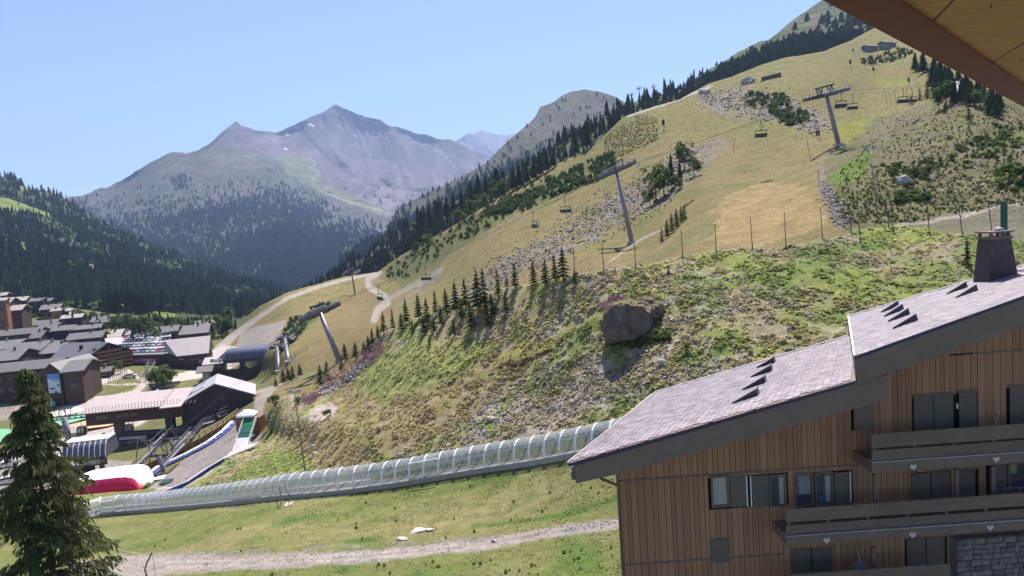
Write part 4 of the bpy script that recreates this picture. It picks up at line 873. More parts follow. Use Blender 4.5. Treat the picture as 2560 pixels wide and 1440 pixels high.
panel((1994, 1188, 2026, 1236), 'painted_stone_reflection', mat('stone_reflection_paint', (.36, .34, .32), .9, var=.5, scale=7), YW+.02, .02)  # flat panel behind the glass, painted as a reflection of stonework
panel((2046, 1240, 2062, 1256), 'blue_cushion', mat('blue_cloth', (.04, .12, .28), .9), YW+.015, .02)
panel((2085, 1178, 2124, 1263), 'shutter', M_SHUT)
panel((1775, 1344, 1824, 1408), 'meter_cupboard', M_SHUT)
for o in ((2284, 987, 2333, 1090), (2334, 984, 2383, 1086), (2397, 978, 2442, 1075), (2523, 964, 2610, 1064), (2278, 1180, 2326, 1262), (2327, 1176, 2375, 1258), (2390, 1170, 2438, 1250), (2474, 1160, 2517, 1245), (1976, 1368, 2028, 1450), (2029, 1365, 2080, 1448), (2266, 1342, 2314, 1420), (2315, 1340, 2362, 1418), (2378, 1338, 2412, 1376)):
    k = panel(o, 'shutter', M_SHUT)
for o in ((2281, 983, 2386, 987), (2395, 974, 2444, 978), (2520, 959, 2610, 963)): panel(o, 'lintel', M_TRIM, YW-.06, .04)
panel((2134, 1010, 2184, 1076), 'dark_infill_panel', M_FAS)
framed((2518, 1154, 2566, 1236)); panel((2524, 1160, 2542, 1184), 'green_poster', mat('poster_green', (.28, .40, .12), .7), YW+.0, .01)
panel((2391, 1008, 2394, 1022), 'outdoor_light', M_WHT, YW-.06, .08)
# posts on the balconies
for (u, v0, v1) in ((2186, 1186, 1272), (2390, 1172, 1262), (2481, 1165, 1250), (2183, 1368, 1440)):
    a = Wp(u, v0, YW-.7); b = Wp(u, v1, YW-.7); cb(MB().span((a.x-.06, a.y-.06, b.z), (a.x+.06, a.y+.06, a.z)), 'post', M_FAS)
# balconies ----------------------------------------------------------------
YB = 24.15
HT = MB()
for k in range(24):
    t = 2*math.pi*k/24; HT.v.append((0.0078*16*math.sin(t)**3, 0, 0.0078*(13*math.cos(t)-5*math.cos(2*t)-2*math.cos(3*t)-math.cos(4*t))))
n = len(HT.v); HT.v += [(a, -0.02, c) for a, b, c in HT.v]; HT.f = [tuple(range(n)), tuple(range(n, 2*n))[::-1]]+[(i, (i+1) % n, n+(i+1) % n, n+i) for i in range(n)]
heart_me = HT.mesh('heart', mat('heart_white', (0.52, 0.49, 0.47), 0.6, var=.05))
M_RAILB = mat('balcony_board_brown', (0.165, 0.120, 0.092), 0.6, var=.18, scale=2, stretch=(.4, 1, 4), inst_var=.08)
def balcony(u0, um, vs, hearts, u1=2900):
    xa = Wp(u0, 1200, YB).x; xb = Wp(u1, 1200, YB).x; z = [Wp(um, v, YB).z for v in vs]
    b = cb(MB().span((xa, YB+.06, z[5]), (xb, YW-.06, z[4]-.02)), 'balcony_floor', M_FAS)
    def sub(mb, name, m): o = mb.build(name, m, b); o.location = -ch.location; return o
    # rail boards split at joints
    L = xb-xa; nj = 4
    for (za, zb_, nm) in ((z[0], z[1], 'rail_board'), (z[2], z[3], 'rail_board')):
        for j in range(nj):
            sub(MB().span((xa+L*j/nj+.004, YB-.02, zb_), (xa+L*(j+1)/nj-.004, YB+.02, za)), nm, M_RAILB)
    sub(MB().span((xa-.02, YB-.03, z[5]), (xb, YB+.055, z[4]-.015)), 'edge_beam', M_FAS)
    sub(MB().span((xa-.05, YB-.10, z[4]-.01), (xb, YB+.30, z[4]+.012)), 'metal_ledge', M_LEDGE)
    for j in range(int(L/1.45)+1):
        sub(MB().span((xa+.1+j*1.45, YB+.025, z[4]+.012), (xa+.19+j*1.45, YB+.10, z[0]-.03)), 'baluster', M_TRIM)
    for (hu, hv) in hearts:
        p = Wp(hu, hv, YB-.035); o = bpy.data.objects.new('heart', heart_me); link(o, b); o.location = p-ch.location
balcony(2180, 2370, (1072, 1107, 1113, 1139, 1141, 1168), [(2283, 1167), (2490, 1148)])
balcony(1960, 2260, (1253, 1285, 1293, 1314, 1318, 1342), [(2066, 1351), (2281, 1337), (2475, 1319)])
mb = MB(); a = Wp(1962, 1430, YB); b2 = Wp(2375, 1424, YB); cb(MB().span((a.x, YB-.02, a.z-1.2), (b2.x, YB+.02, Wp(2170, 1423, YB).z)), 'terrace_rail', M_TRIM)
# stone base at the right
mo = cb(MB().span((STX, YW-.32, ZB), (XR, YW+.05, STZ)), 'stone_base', M_MORT)
r = random.Random(12); z = STZ
while z > STZ-3.3:
    hh = r.uniform(.16, .34); x = STX-r.uniform(0, .1)
    while x < STX+4.2:
        w = r.uniform(.2, .55); o = MB().box((0, 0, 0), (w-.02, .10, hh-.02)).build('stone', M_STONE, mo, bevel=0.02); o.location = Vector((max(x+w/2, STX+w/2), YW-.35+r.uniform(-.02, .02), z-hh/2))-ch.location; o.rotation_euler[1] = r.uniform(-.14, .14); x += w
    z -= hh
# gutter pipe and corner board
p0 = Wp(1502, 1196, YV+.5); p1 = Wp(1546, 1214, YV+1.6); p2 = Wp(1546, 1235, YW-.1); p3 = Vector((p2.x, p2.y, ZB))
cb(MB().tube([p0, p1, p2, p3], .055, 8), 'downpipe', M_TRIM, smooth=True)
cb(MB().span((X0-.03, YW-.06, ZB), (X0+.05, YW+.12, roof_z(X0))), 'corner_board', M_TRIM)
# roof vents (dark wedges) ----------------------------------------------------
M_VENT = mat('vent_metal', (0.045, 0.042, 0.060), 0.45, var=0.2, scale=5)
def vent(R, tip, br, hgt, wd=.42):
    a = R(*tip); b = R(*br); d = (b-a); e = ed; up = NR
    t = [a, b, b+up*hgt, a+up*.05]; mb = MB(); mb.prism(t, e*wd); v = cb(mb, 'roof_vent', M_VENT)
    c = MB().prism([a+up*.055-e*.02, b+up*(hgt+.005)-e*.02, b+up*(hgt+.03)-e*.02, a+up*.08-e*.02], e*(wd+.04)).build('vent_cover', mat('vent_cover_grey', (.22, .21, .22), .5), v); c.location = -ch.location
for tip, br in (((1892, 922), (1937, 908)), ((1878, 945), (1930, 929)), ((1857, 977), (1914, 958)), ((1832, 1011), (1896, 990))): vent(R1, tip, br, .26)
for tip, br in (((2203, 783), (2249, 766)), ((2210, 794), (2261, 775)), ((2220, 807), (2276, 786)), ((2233, 824), (2296, 801)), ((2368, 737), (2420, 718)), ((2390, 747), (2446, 726))): vent(R2, tip, br, .26)
# chimney -----------------------------------------------------------------------
M_CHIM = mat('chimney_cladding', (0.060, 0.046, 0.052), 0.5, var=0.3, scale=3, stretch=(4, 4, .5))
cA = R2(2479, 704); cB = R2(2554, 684); dvec = Vector((0.10, 1, 0)).normalized()*1.05
yv = cA.y; cB = Vector((cB.x, yv, cA.z)); cA = Vector((cA.x, yv, cA.z)); zt = Wp(2510, 597, yv).z
tA = Vector((cA.x+.02, yv+.12, zt)); tB = Vector((cB.x-.22, yv+.12, zt)); lo = cA.z-.6
mb = MB(); mb.hexa([Vector((cA.x-.08, yv-.02, lo)), Vector((cB.x+.10, yv-.02, lo)), Vector((cB.x+.10, yv+1.2, lo)), Vector((cA.x-.08, yv+1.2, lo)), tA, tB, tB+Vector((0, .8, 0)), tA+Vector((0, .8, 0))])
chm = cb(mb, 'chimney', M_CHIM)
def subc(mb, name, m, **k): o = mb.build(name, m, chm, **k); o.location = -ch.location; return o
ctr = (tA+tB)/2+Vector((0, .4, 0)); w = tB.x-tA.x
subc(MB().box(ctr+Vector((0, 0, .05)), (w+.10, .95, .10)), 'collar', M_TRIM)
for sx in (-1, 1):
    for sy in (-1, 1): subc(MB().box(ctr+Vector((sx*w*.42, sy*.36, .19)), (.10, .10, .2)), 'cap_post', M_TRIM)
subc(MB().box(ctr+Vector((0, 0, .32)), (w+.14, 1.0, .07)), 'cap_slab', M_TRIM)
subc(MB().blob(ctr+Vector((w*.22, 0, .36)), (.20, .20, .17), 10, 6), 'cowl', mat('cowl_grey', (.26, .26, .28), .5), smooth=True)
gp = Wp(2512, 600, yv+2.0); gt = Wp(2508, 503, yv+2.0)
cb(MB().box(((gp.x+gt.x)/2, gp.y, (gp.z+gt.z)/2), (.20, .20, gt.z-gp.z)), 'green_flue', mat('flue_green', (.02, .09, .075), .5))
# ------------------------------------------------------------------ things on the balconies
def thing_mb(mb, name, label, cat, m, **k): o = mb.build(name, m, **k); tag(o, label, cat); return o
b = empty('broom', Wp(2486, 1068, YW-.5), 0, 'broom with a pale handle leaning on the wall of the upper balcony', 'broom')
MB().tube([(0, 0, 0), Wp(2498, 1028, YW-.25)-b.location], .016, 6).build('handle', mat('pale_wood', (.5, .38, .26), .6), b); MB().box((0, 0, -.06), (.22, .05, .14)).build('bristles', M_DARK, b)
b = empty('snow_shovel', Wp(2152, 1424, YW-.6), 0, 'grey snow shovel standing behind the terrace rail', 'shovel')
MB().prism([(-.26, 0, 0), (.26, 0, 0), (.20, .06, .28), (-.20, .06, .28)], (0, .03, 0)).build('blade', mat('shovel_grey', (.22, .21, .26), .5), b); MB().tube([(0, .05, .25), (.02, .25, .75)], .016, 6).build('handle', mat('pale_wood', (.5, .38, .26)), b)
b = empty('drying_rack', Wp(2530, 1236, YB+.5), 0, 'small wire drying rack with dark cloths on the middle balcony', 'rack')
mb = MB()
for k in range(6): mb.tube([(-.35+k*.14, 0, .0), (-.3+k*.14, .0, .26)], .008, 4)
mb.tube([(-.38, 0, 0), (.42, 0, 0)], .012, 4); mb.tube([(-.36, 0, .26), (.45, 0, .26)], .012, 4); mb.build('wire_frame', mat('wire_blue', (.12, .2, .4), .4), b)
MB().box((.3, .02, .16), (.16, .03, .16)).build('cloth', mat('cloth_red', (.3, .06, .05), .9), b)
# ================================================================== OUR OWN EAVE, top right
M_BEAM = mat('eave_beam_brown', (0.235, 0.075, 0.052), 0.55, var=0.18, scale=3, stretch=(1, 1, 1))
M_SOF = mat('soffit_pine', (0.66, 0.34, 0.16), 0.6, var=0.16, scale=2.5, stretch=(1, 4, 1), inst_var=0.10)
NE = Vector((0, 0, 1)); ZE = 1.6
def EP(u, v, up=0.0): return ray_plane(u, v, (0, 0, ZE+up), NE)
E0 = EP(2056, 0); E1 = EP(2560, 268); de = (E1-E0).normalized()
ev = empty('roof_overhang', E0, 0, 'brown beam and pine boards of a roof overhang close above the viewer', 'roof')
def eb(mb, name, m): return mb.build(name, m, ev, world=True)
A = E0-de*5; B = E1+de*6; I0 = EP(2246, 0); I1 = EP(2560, 172); di = (I1-I0).normalized(); wI = (I0-E0)-de*((I0-E0).dot(de))
eb(MB().prism([A, B, B+wI, A+wI], NE*.30), 'fascia_beam', M_BEAM)
jl = [EP(2394, 0, .03), EP(2346, 49, .03)]; jd = (jl[0]-jl[1]).normalized()
j2 = [EP(2560, 112, .03), EP(2515, 149, .03)]
base = A+wI+NE*.03; s1 = (jl[1]-base).dot(de); s2 = (j2[1]-base).dot(de); step = s2-s1
jd = jd if jd.dot(wI) > 0 else -jd
for k in range(-3, 5):
    a0 = base+de*(s1+step*k); a1 = base+de*(s1+step*(k+1)); g = de*.02
    eb(MB().prism([a0+g, a1-g, a1-g+jd*5.2, a0+g+jd*5.2], NE*.03), 'soffit_board', M_SOF)
    eb(MB().prism([a0-de*.03, a0+de*.03, a0+de*.03+jd*5.2, a0-de*.03+jd*5.2], NE*.028), 'joint_batten', M_BEAM)
eb(MB().prism([p+NE*.075 for p in (A, B, B+jd*5.6, A+jd*5.6)], NE*.08), 'roof_panel', M_BEAM)
kn = MB_ = None
for (u, v, s) in ((2323, 8, .024), (2478, 15, .05), (2412, 66, .022), (2497, 112, .024), (2552, 150, .06)):
    p = EP(u, v, .028); o = MB().add([p+de*(math.cos(t)*s)+jd*(math.sin(t)*s*.6)-NE*.001 for t in [i*math.pi/5 for i in range(10)]], [tuple(range(10))]).build('knot', mat('pine_knot', (.12, .06, .028), .6), ev, world=True)
# ================================================================== CONVEYOR TUNNEL
M_ALU = mat('tunnel_rib_metal', (0.82, 0.83, 0.88), 0.35, 0.2, var=0.06)
M_BASE = mat('tunnel_base_metal', (0.34, 0.34, 0.35), 0.5, 0.3, var=0.12)
M_BELT = mat('conveyor_belt', (0.16, 0.16, 0.165), 0.8, var=0.15)
def clear_mat(name, col, alpha, rough=0.05):
    m, t, b = _nodes(name); b.inputs['Base Color'].default_value = (*col, 1); b.inputs['Roughness'].default_value = rough; b.inputs['Alpha'].default_value = alpha; b.inputs['Specular IOR Level'].default_value = 0.9; return m
M_POLY = clear_mat('clear_polycarbonate', (0.50, 0.52, 0.55), 0.36)
tp = [(222, 1299), (300, 1290), (420, 1278), (550, 1267), (700, 1251), (873, 1237), (1000, 1218), (1108, 1200), (1200, 1186), (1303, 1169), (1432, 1147), (1560, 1124), (1700, 1096)]
_u = np.arange(tp[0][0], tp[-1][0]+1, 30.0); pts = [on1(u, v-2) for u, v in zip(_u, np.interp(_u, [t[0] for t in tp], [t[1] for t in tp]))]
zs = np.array([p.z for p in pts]); 
for i, p in enumerate(pts): p.z = float(np.mean(zs[max(0, i-1):i+2]))
seg = [0]
for a, b in zip(pts[:-1], pts[1:]): seg.append(seg[-1]+(b-a).length)
def along(s):
    s = min(max(s, 0), seg[-1]-1e-3)
    for i in range(len(seg)-1):
        if s <= seg[i+1]: t = (s-seg[i])/(seg[i+1]-seg[i]); return pts[i].lerp(pts[i+1], t)
tun = empty('conveyor_tunnel', pts[0], 0, 'long see-through conveyor tunnel with arched silver ribs running across the meadow', 'tunnel')
def tb(mb, name, m, **k): return mb.build(name, m, tun, world=True, **k)
NB = int(seg[-1]/1.5); WID, HT_ = 2.1, 2.25
def frame_at(s):
    p = along(s); q = along(s+.5) if s < seg[-1]-.6 else p+(p-along(s-.5)); d = (q-p).normalized(); back = Vector((-d.y, d.x, 0)).normalized()
    if back.y < 0: back = -back
    return p+Vector((0, 0, .12)), d, back
def arch_pts(s, w=WID, h=HT_, n=12, off=0.0):
    p, d, b = frame_at(s); out = []
    for k in range(n+1):
        t = math.pi*k/n; x = w/2-math.cos(t)*(w/2+off); z = (math.sin(t)**0.75)*(h-.55+off)
        out.append(p+b*x+Vector((0, 0, .35+z)))
    return out, d
def band(mb, P1, P2):
    for i in range(len(P1)-1): mb.add([P1[i], P2[i], P2[i+1], P1[i+1]], [(0, 1, 2, 3)])
for k in range(NB+1):
    s = k*1.5; A_, d = arch_pts(s, off=.02); A2_, _ = arch_pts(s, off=-.05); q = d*0.09
    mb = MB()
    for i in range(len(A_)-1): mb.hexa([A_[i]-q, A_[i]+q, A2_[i]+q, A2_[i]-q, A_[i+1]-q, A_[i+1]+q, A2_[i+1]+q, A2_[i+1]-q])
    tb(mb, 'rib', M_ALU)
    if k < NB:
        mb = MB(); B1_, _ = arch_pts(s+.06); B2_, _ = arch_pts(s+1.44); band(mb, B1_, B2_); tb(mb, 'clear_panel', M_POLY, smooth=True)
        p, d, b = frame_at(s); p2, _, b2 = frame_at(s+1.5)
        mb = MB(); mb.hexa([p-b*.10-Vector((0, 0, .15)), p2-b2*.10-Vector((0, 0, .15)), p2+b2*(WID+.10)-Vector((0, 0, .15)), p+b*(WID+.10)-Vector((0, 0, .15)), p-b*.10+Vector((0, 0, .30)), p2-b2*.10+Vector((0, 0, .30)), p2+b2*(WID+.1)+Vector((0, 0, .30)), p+b*(WID+.1)+Vector((0, 0, .30))]); tb(mb, 'base_section', M_BASE)
mb = MB()
for k in range(NB):
    p, d, b = frame_at(k*1.5); p2, _, b2 = frame_at(k*1.5+1.5); z = Vector((0, 0, .33)); mb.add([p+b*.65+z, p2+b2*.65+z, p2+b2*1.45+z, p+b*1.45+z], [(0, 1, 2, 3)])
tb(mb, 'belt', M_BELT)
for off in (0.25, WID-.25):
    mb = MB()
    for k in range(NB):
        p, d, b = frame_at(k*1.5); p2, _, b2 = frame_at(k*1.5+1.5); mb.beam(p+b*off+Vector((0, 0, .75)), p2+b2*off+Vector((0, 0, .75)), .05, .05)
    tb(mb, 'inner_rail', M_BASE)
# doors: framed openings in the side
for u0, u1 in ((1030, 1118), (588, 642), (238, 300)):
    ks = []
    for k in range(NB):
        c = px(frame_at(k*1.5)[0])[0]
        if u0-12 < c < u1+12: ks.append(k)
    if not ks: continue
    p, d, b = frame_at(ks[0]*1.5); q_, _, b2 = frame_at(ks[-1]*1.5); up = Vector((0, 0, 1.75))
    tb(MB().beam(p+b*.06+up, q_+b2*.06+up, .09, .09), 'door_frame', M_ALU); tb(MB().beam(p-b*.02+up*.05+Vector((0, 0, .3)), q_-b2*.02+up*.05+Vector((0, 0, .3)), .06, .06), 'door_frame', M_TRIM)
# ================================================================== LIFTS
M_GALV = mat('galvanised_steel', (0.24, 0.23, 0.25), 0.45, 0.35, var=0.15, scale=2)
M_STL = mat('dark_steel', (0.085, 0.082, 0.095), 0.5, 0.3, var=0.2)
M_CAB = mat('steel_cable', (0.10, 0.10, 0.11), 0.5, 0.5, var=0.05)
M_BUB = mat('chair_dark', (0.05, 0.05, 0.055), 0.5, var=.2)
def pylon(base, top, arm=4.6, trains=5.2, dirc=Vector((1, 0, .35)), label='', group=None, r0=.55, r1=.36, gantry=True, wheels=5, th=1.0):
    base = Vector(base); top = Vector(top); o = empty('lift_pylon', base, 0, label, 'pylon', group); t = top-base; ax = t.normalized()
    z0 = Vector((0, 0, 0)); MB().tube([z0-ax*1.2, t], r0, 12, r1).build('mast', M_GALV, o, smooth=True)
    d = dirc.normalized(); s = d.cross(Vector((0, 0, 1))).normalized()
    MB().beam(t-s*arm/2, t+s*arm/2, .38*th, .38*th).build('crossarm', M_STL, o)
    for sg in (-1, 1):
        c = t+s*sg*arm/2; tr = MB().beam(c-d*trains/2, c+d*trains/2, .16*th, .26*th); tr = tr.build('sheave_train', M_STL, o)
        for k in range(wheels):
            q = c+d*(trains*(-.46+.92*k/(wheels-1)))+Vector((0, 0, .18*th)); MB().tube([q-s*.08*th, q+s*.08*th], .22*th, 9).build('sheave', M_GALV, tr)
        wk = MB().beam(c+s*sg*.5-d*trains*.5, c+s*sg*.5+d*trains*.5, .5*th, .06*th).build('catwalk', M_GALV, o)
        rl = MB()
        for k in range(4):
            q = c+s*sg*.72+d*(trains*(-.46+.92*k/3)); rl.tube([q, q+Vector((0, 0, 1.0))], .03*th, 4)
        rl.tube([c+s*sg*.72-d*trains*.46+Vector((0, 0, 1)), c+s*sg*.72+d*trains*.46+Vector((0, 0, 1))], .03*th, 4); rl.build('handrail', M_GALV, wk)
    if gantry:
        g = MB(); up = ax*1.9
        for sg in (-1, 1):
            g.beam(t+s*sg*arm*.36, t+s*sg*arm*.36+up-d*.2, .12*th, .12*th); g.beam(t+s*sg*arm*.36, t+s*sg*arm*.1+up, .08*th, .08*th)
        g.beam(t-s*arm*.46+up, t+s*arm*.46+up, .16*th, .16*th); g.beam(t-d*1.8+up, t+d*1.8+up, .12*th, .12*th); g.beam(t-d*1.8+up, t-d*1.3, .1*th, .1*th); g.beam(t+d*1.8+up, t+d*1.3, .1*th, .1*th); g.beam(t-d*.6+up, t-d*1.3, .07*th, .07*th); g.beam(t+d*.6+up, t+d*1.3, .07*th, .07*th); g.build('gantry', M_STL, o)
    l = MB(); e = (Vector((0, -1, 0))-ax*Vector((0, -1, 0)).dot(ax)).normalized()*(r0+.15); e2 = s*.2
    l.tube([e+e2, t*.98+e+e2], .03, 4); l.tube([e-e2, t*.98+e-e2], .03, 4)
    for k in range(int(t.length/.6)): q = ax*(k*.6)+e; l.tube([q-e2, q+e2], .02, 4)
    l.build('ladder', M_GALV, o)
    MB().box((0, 0, -.1), (1.8, 1.8, .9)).build('footing', mat('concrete', (.36, .34, .32), .9, var=.15), o)
    return o, base+t, s
# lower line (dark chairs, over the hillside): pylons A, B, C, D
pA_b = on2(850, 905); pB_b = on2(1580, 607); pC_b = on2(2097, 362)
TA = P(800, 782, 160); TB = P(1541, 428, 145); TC = P(2066, 238, 150); TD = P(2392, 205, 185)
dA = (TB-TA).normalized(); dB = (TC-TA).normalized(); dC = (TD-TB).normalized()
pyl = []
pyl.append(pylon(pA_b, TA, 8.0, 7.2, dA, 'leaning grey lift pylon with cluttered head above the small firs and lower gully', wheels=9, r0=.75, r1=.5, th=2.3))
pyl.append(pylon(pB_b, TB, 6.2, 8.0, dB, 'tall leaning lift pylon at the near edge of the piste, above the tree plantation', wheels=7, th=1.9))
pyl.append(pylon(pC_b, TC, 5.6, 7.6, dC, 'lift pylon on the upper piste with two chairs hanging close beside it', wheels=7, th=1.7))
pyl.append(pylon(on2(2400, 262), TD, 3.6, 4.4, (TD-TC).normalized(), 'pale pylon head standing among the spruces below the roof beam', r0=.3, r1=.25))
def cable(pts, r, label, sag=0.01, name='lift_cable'):
    out = []
    for a, b in zip(pts[:-1], pts[1:]):
        n = 14; L = (b-a).length
        for k in range(n): t = k/n; q = a.lerp(b, t); q.z -= 4*sag*L*t*(1-t); out.append(q)
    out.append(pts[-1]); o = MB().tube(out, r, 5).build(name, M_CAB); tag(o, label, 'cable'); return out
def sag_pt(a, b, t, sag=0.01): q = a.lerp(b, t); q.z -= 4*sag*(b-a).length*t*(1-t); return q
upz = Vector((0, 0, .42))
sA, sB, sC = [p[2] for p in pyl[:3]]; sD = pyl[3][2]
near = [TA-sA*2.6+upz if sA.y > 0 else TA+sA*2.6+upz]; 
def side(T, s, w, front): s = s if s.y < 0 else -s; return T+s*(w if front else -w)+upz
ROPE = {f: [side(TA, sA, 4.0, f), side(TB, sB, 3.1, f), side(TC, sC, 2.8, f), side(TD, sD, 1.8, f)] for f in (True, False)}
cable(ROPE[True], .028, 'near cable of the chairlift climbing the ski slope between the pylons')
cable(ROPE[False], .028, 'far cable of the chairlift climbing the ski slope between the pylons')
# a chair: hanger, frame, seat, back, safety bar
CH = {}
m = MB(); m.tube([(0, 0, 0), (0, 0, -.25), (0, -.28, -.7), (0, -.28, -1.9), (0, 0, -2.15)], .085, 6); CH['hanger'] = m.mesh('hanger', M_STL)
m = MB(); m.beam((-1.15, 0, -2.1), (1.15, 0, -2.1), .14, .14)
for sx in (-1.15, 1.15): m.tube([(sx, 0, -2.1), (sx, -.15, -2.9), (sx, .35, -3.35)], .085, 5)
CH['side_frame'] = m.mesh('side_frame', M_STL)
CH['seat'] = MB().box((0, .22, -3.33), (2.25, .55, .22)).mesh('seat', M_BUB)
CH['backrest'] = MB().box((0, -.10, -3.0), (2.25, .10, .62)).mesh('backrest', M_BUB)
m = MB(); m.tube([(-1.1, -.1, -2.75), (-1.1, .75, -2.85), (1.1, .75, -2.85), (1.1, -.1, -2.75)], .03, 5); CH['safety_bar'] = m.mesh('safety_bar', M_GALV)
M_PALE = mat('pale_seat', (0.55, 0.53, 0.52), 0.5)
seat_pale = MB().box((0, .22, -3.33), (2.25, .55, .26)).mesh('seat', M_PALE)
def chair(loc, rz, label, pale=False, group='chairs hanging from the chairlift', sc=1.0):
    o = empty('lift_chair', loc, rz, label, 'chair', group); o.scale = (sc, sc, sc)
    for k, me in CH.items(): inst(k, seat_pale if (pale and k == 'seat') else me, o)
    return o
def nearest_rope(u, front, i):
    best = None
    a, b = ROPE[front][i], ROPE[front][i+1]
    for k in range(400):
        q = sag_pt(a, b, k/400); e = abs(px(q)[0]-u)
        if best is None or e < best[0]: best = (e, q)
    return best[1]
for (u, i, fr, rz, pale, lab) in (
    (948, 0, True, -.9, False, 'chair hanging over the curve of the gravel road'), (1062, 0, False, -.3, True, 'chair hanging over the grey stony gully below the crest'),
    (1334, 0, True, -1.2, False, 'dark chair seen from the side over the dry slope, higher than the plantation'), (1412, 0, False, -.4, True, 'chair with pale seat hanging just left of the tall pylon'),
    (1712, 1, False, -.1, True, 'chair with pale seat in front of the birch clump on the slope'), (1902, 1, True, -.05, False, 'chair alone above the middle of the piste'),
    (2101, 2, True, 0, False, 'dark chair hanging nearest to the upper pylon'), (2131, 2, False, 0, True, 'pale-edged chair second from the upper pylon'),
    (2256, 2, True, 0, False, 'dark lower chair of the pair close to the spruces'), (2279, 2, False, 0, True, 'pale upper chair of the pair close to the spruces')):
    chair(nearest_rope(u, fr, i)-Vector((0, 0, .05)), rz, lab, pale, sc=1.05)
# second line, running up the valley
KB = on2(888, 735); KT = P(879, 682, 340); MT = P(1131, 508, 420); MBs = P(1135, 580, 420)
S1b = on2(722, 905); S1t = P(713, 846, 215); S2b = on2(697, 928); S2t = P(694, 868, 208)
d2 = (MT-KT).normalized(); d1 = (KT-S1t).normalized()
pylon(KB, KT, 6.0, 5.0, d2, 'lift pylon on the grass beside the upper bend of the road, shadow at its foot', r0=.5, r1=.36, th=2)
pylon(MBs, MT, 5.5, 5.0, d2, 'distant lift pylon against the dark forest behind the crest', r0=.45, r1=.3, th=2)
pylon(S1b, S1t, 4.0, 4.0, d1, 'lift pylon standing uphill just behind the arched lift station', r0=.5, r1=.4, th=2)
pylon(S2b, S2t, 4.0, 4.0, d1, 'lift pylon nearest to the open end of the arched lift station', r0=.5, r1=.4, th=2)
far_end = P(1215, 455, 700)
for f, w in (('left', -2.6), ('right', 2.6)):
    s = d2.cross(Vector((0, 0, 1))).normalized()*w
    cable([S2t+s*.8+upz, S1t+s*.8+upz, KT+s+upz, MT+s+upz, far_end+s], .045, f'{"upper" if w<0 else "lower"} cable of the lift that runs up the valley past the crest forest', 0.006)
for k, (u, v, d) in enumerate(((1578, 238, 560), (1597, 222, 560), (1634, 217, 600))):
    t = P(u, v, d); b = P(u+3, v+24, d+2); pylon(b, t, 4.5, 4.5, Vector((1, 0, .2)), ('leftmost small pylon on the far skyline above the wood', 'tallest small pylon on the far skyline above the wood', 'small pylon half hidden by trees on the far skyline')[k], r0=.35, r1=.3)
# dark plates: piste markers and snow guns on poles
M_BLK = mat('black_sign', (0.025, 0.02, 0.03), 0.6)
for (u, v, h, lab) in ((1659, 325, 30, 'tall dark piste marker standing alone on the middle of the ski slope'), (2160, 130, 14, 'dark piste marker below the old barns, nearest to them'), (2133, 136, 16, 'dark piste marker to the left below the old barns'), (2126, 170, 24, 'dark leaning piste marker at the bend of the grass track'), (2184, 187, 22, 'dark piste marker under the bushy bank'), (2272, 214, 22, 'dark piste marker just above the pair of chairs')):
    b = on2(u, v); d = px(b)[2]; H = h*d/F; o = empty('piste_marker', b, 0, lab, 'marker', 'dark piste markers on poles'); MB().tube([(0, 0, -.3), (0, 0, H)], .06, 5).build('pole', M_STL, o); MB().box((0, 0, H*.62), (H*.22, .15, H*.42)).build('padding', M_BLK, o)
for (u, lab) in ((2042, 'left one of two black padded posts beside the rock pile'), (2047.5, 'right one of two black padded posts beside the rock pile')):
    b = on2(u, 346); o = empty('padded_post', b, 0, lab, 'post'); MB().tube([(0, 0, -.3), (0, 0, 2.0)], .05, 5).build('pole', M_STL, o); MB().box((0, 0, 1.35), (.36, .25, 1.3)).build('padding', M_BLK, o); MB().box((0, 0, 2.05), (.4, .3, .1)).build('cap', M_WHT, o)
# ---- floodlight masts
def flood(b, t, label, heads=2, r=.09):
    b = Vector(b); t = Vector(t); o = empty('lamp_mast', b, 0, label, 'lamp post'); q = t-b; MB().tube([Vector((0, 0, -.4)), q], r, 8, r*.6).build('mast', M_GALV, o, smooth=True)
    MB().beam(q-Vector((.6, 0, 0)), q+Vector((.6, 0, 0)), .07, .07).build('crossbar', M_STL, o)
    for k in range(heads):
        x = -.45+.9*k/max(heads-1, 1); h = MB().box(q+Vector((x, -.15, .12)), (.42, .35, .34)).build('floodlight', M_GALV, o); MB().box(q+Vector((x, -.34, .10)), (.36, .03, .28)).build('lens', mat('lens_glass', (.4, .42, .45), .1, spec=.8), h)
    return o
flood(on1(763, 1180), P(736, 980, px(on1(763, 1180))[2]-1), 'tall lamp mast rising behind the left part of the conveyor tunnel')
flood(on2(2196, 557), P(2176, 372, 88), 'tall thin lamp mast with two floodlights on the bank edge near the path')
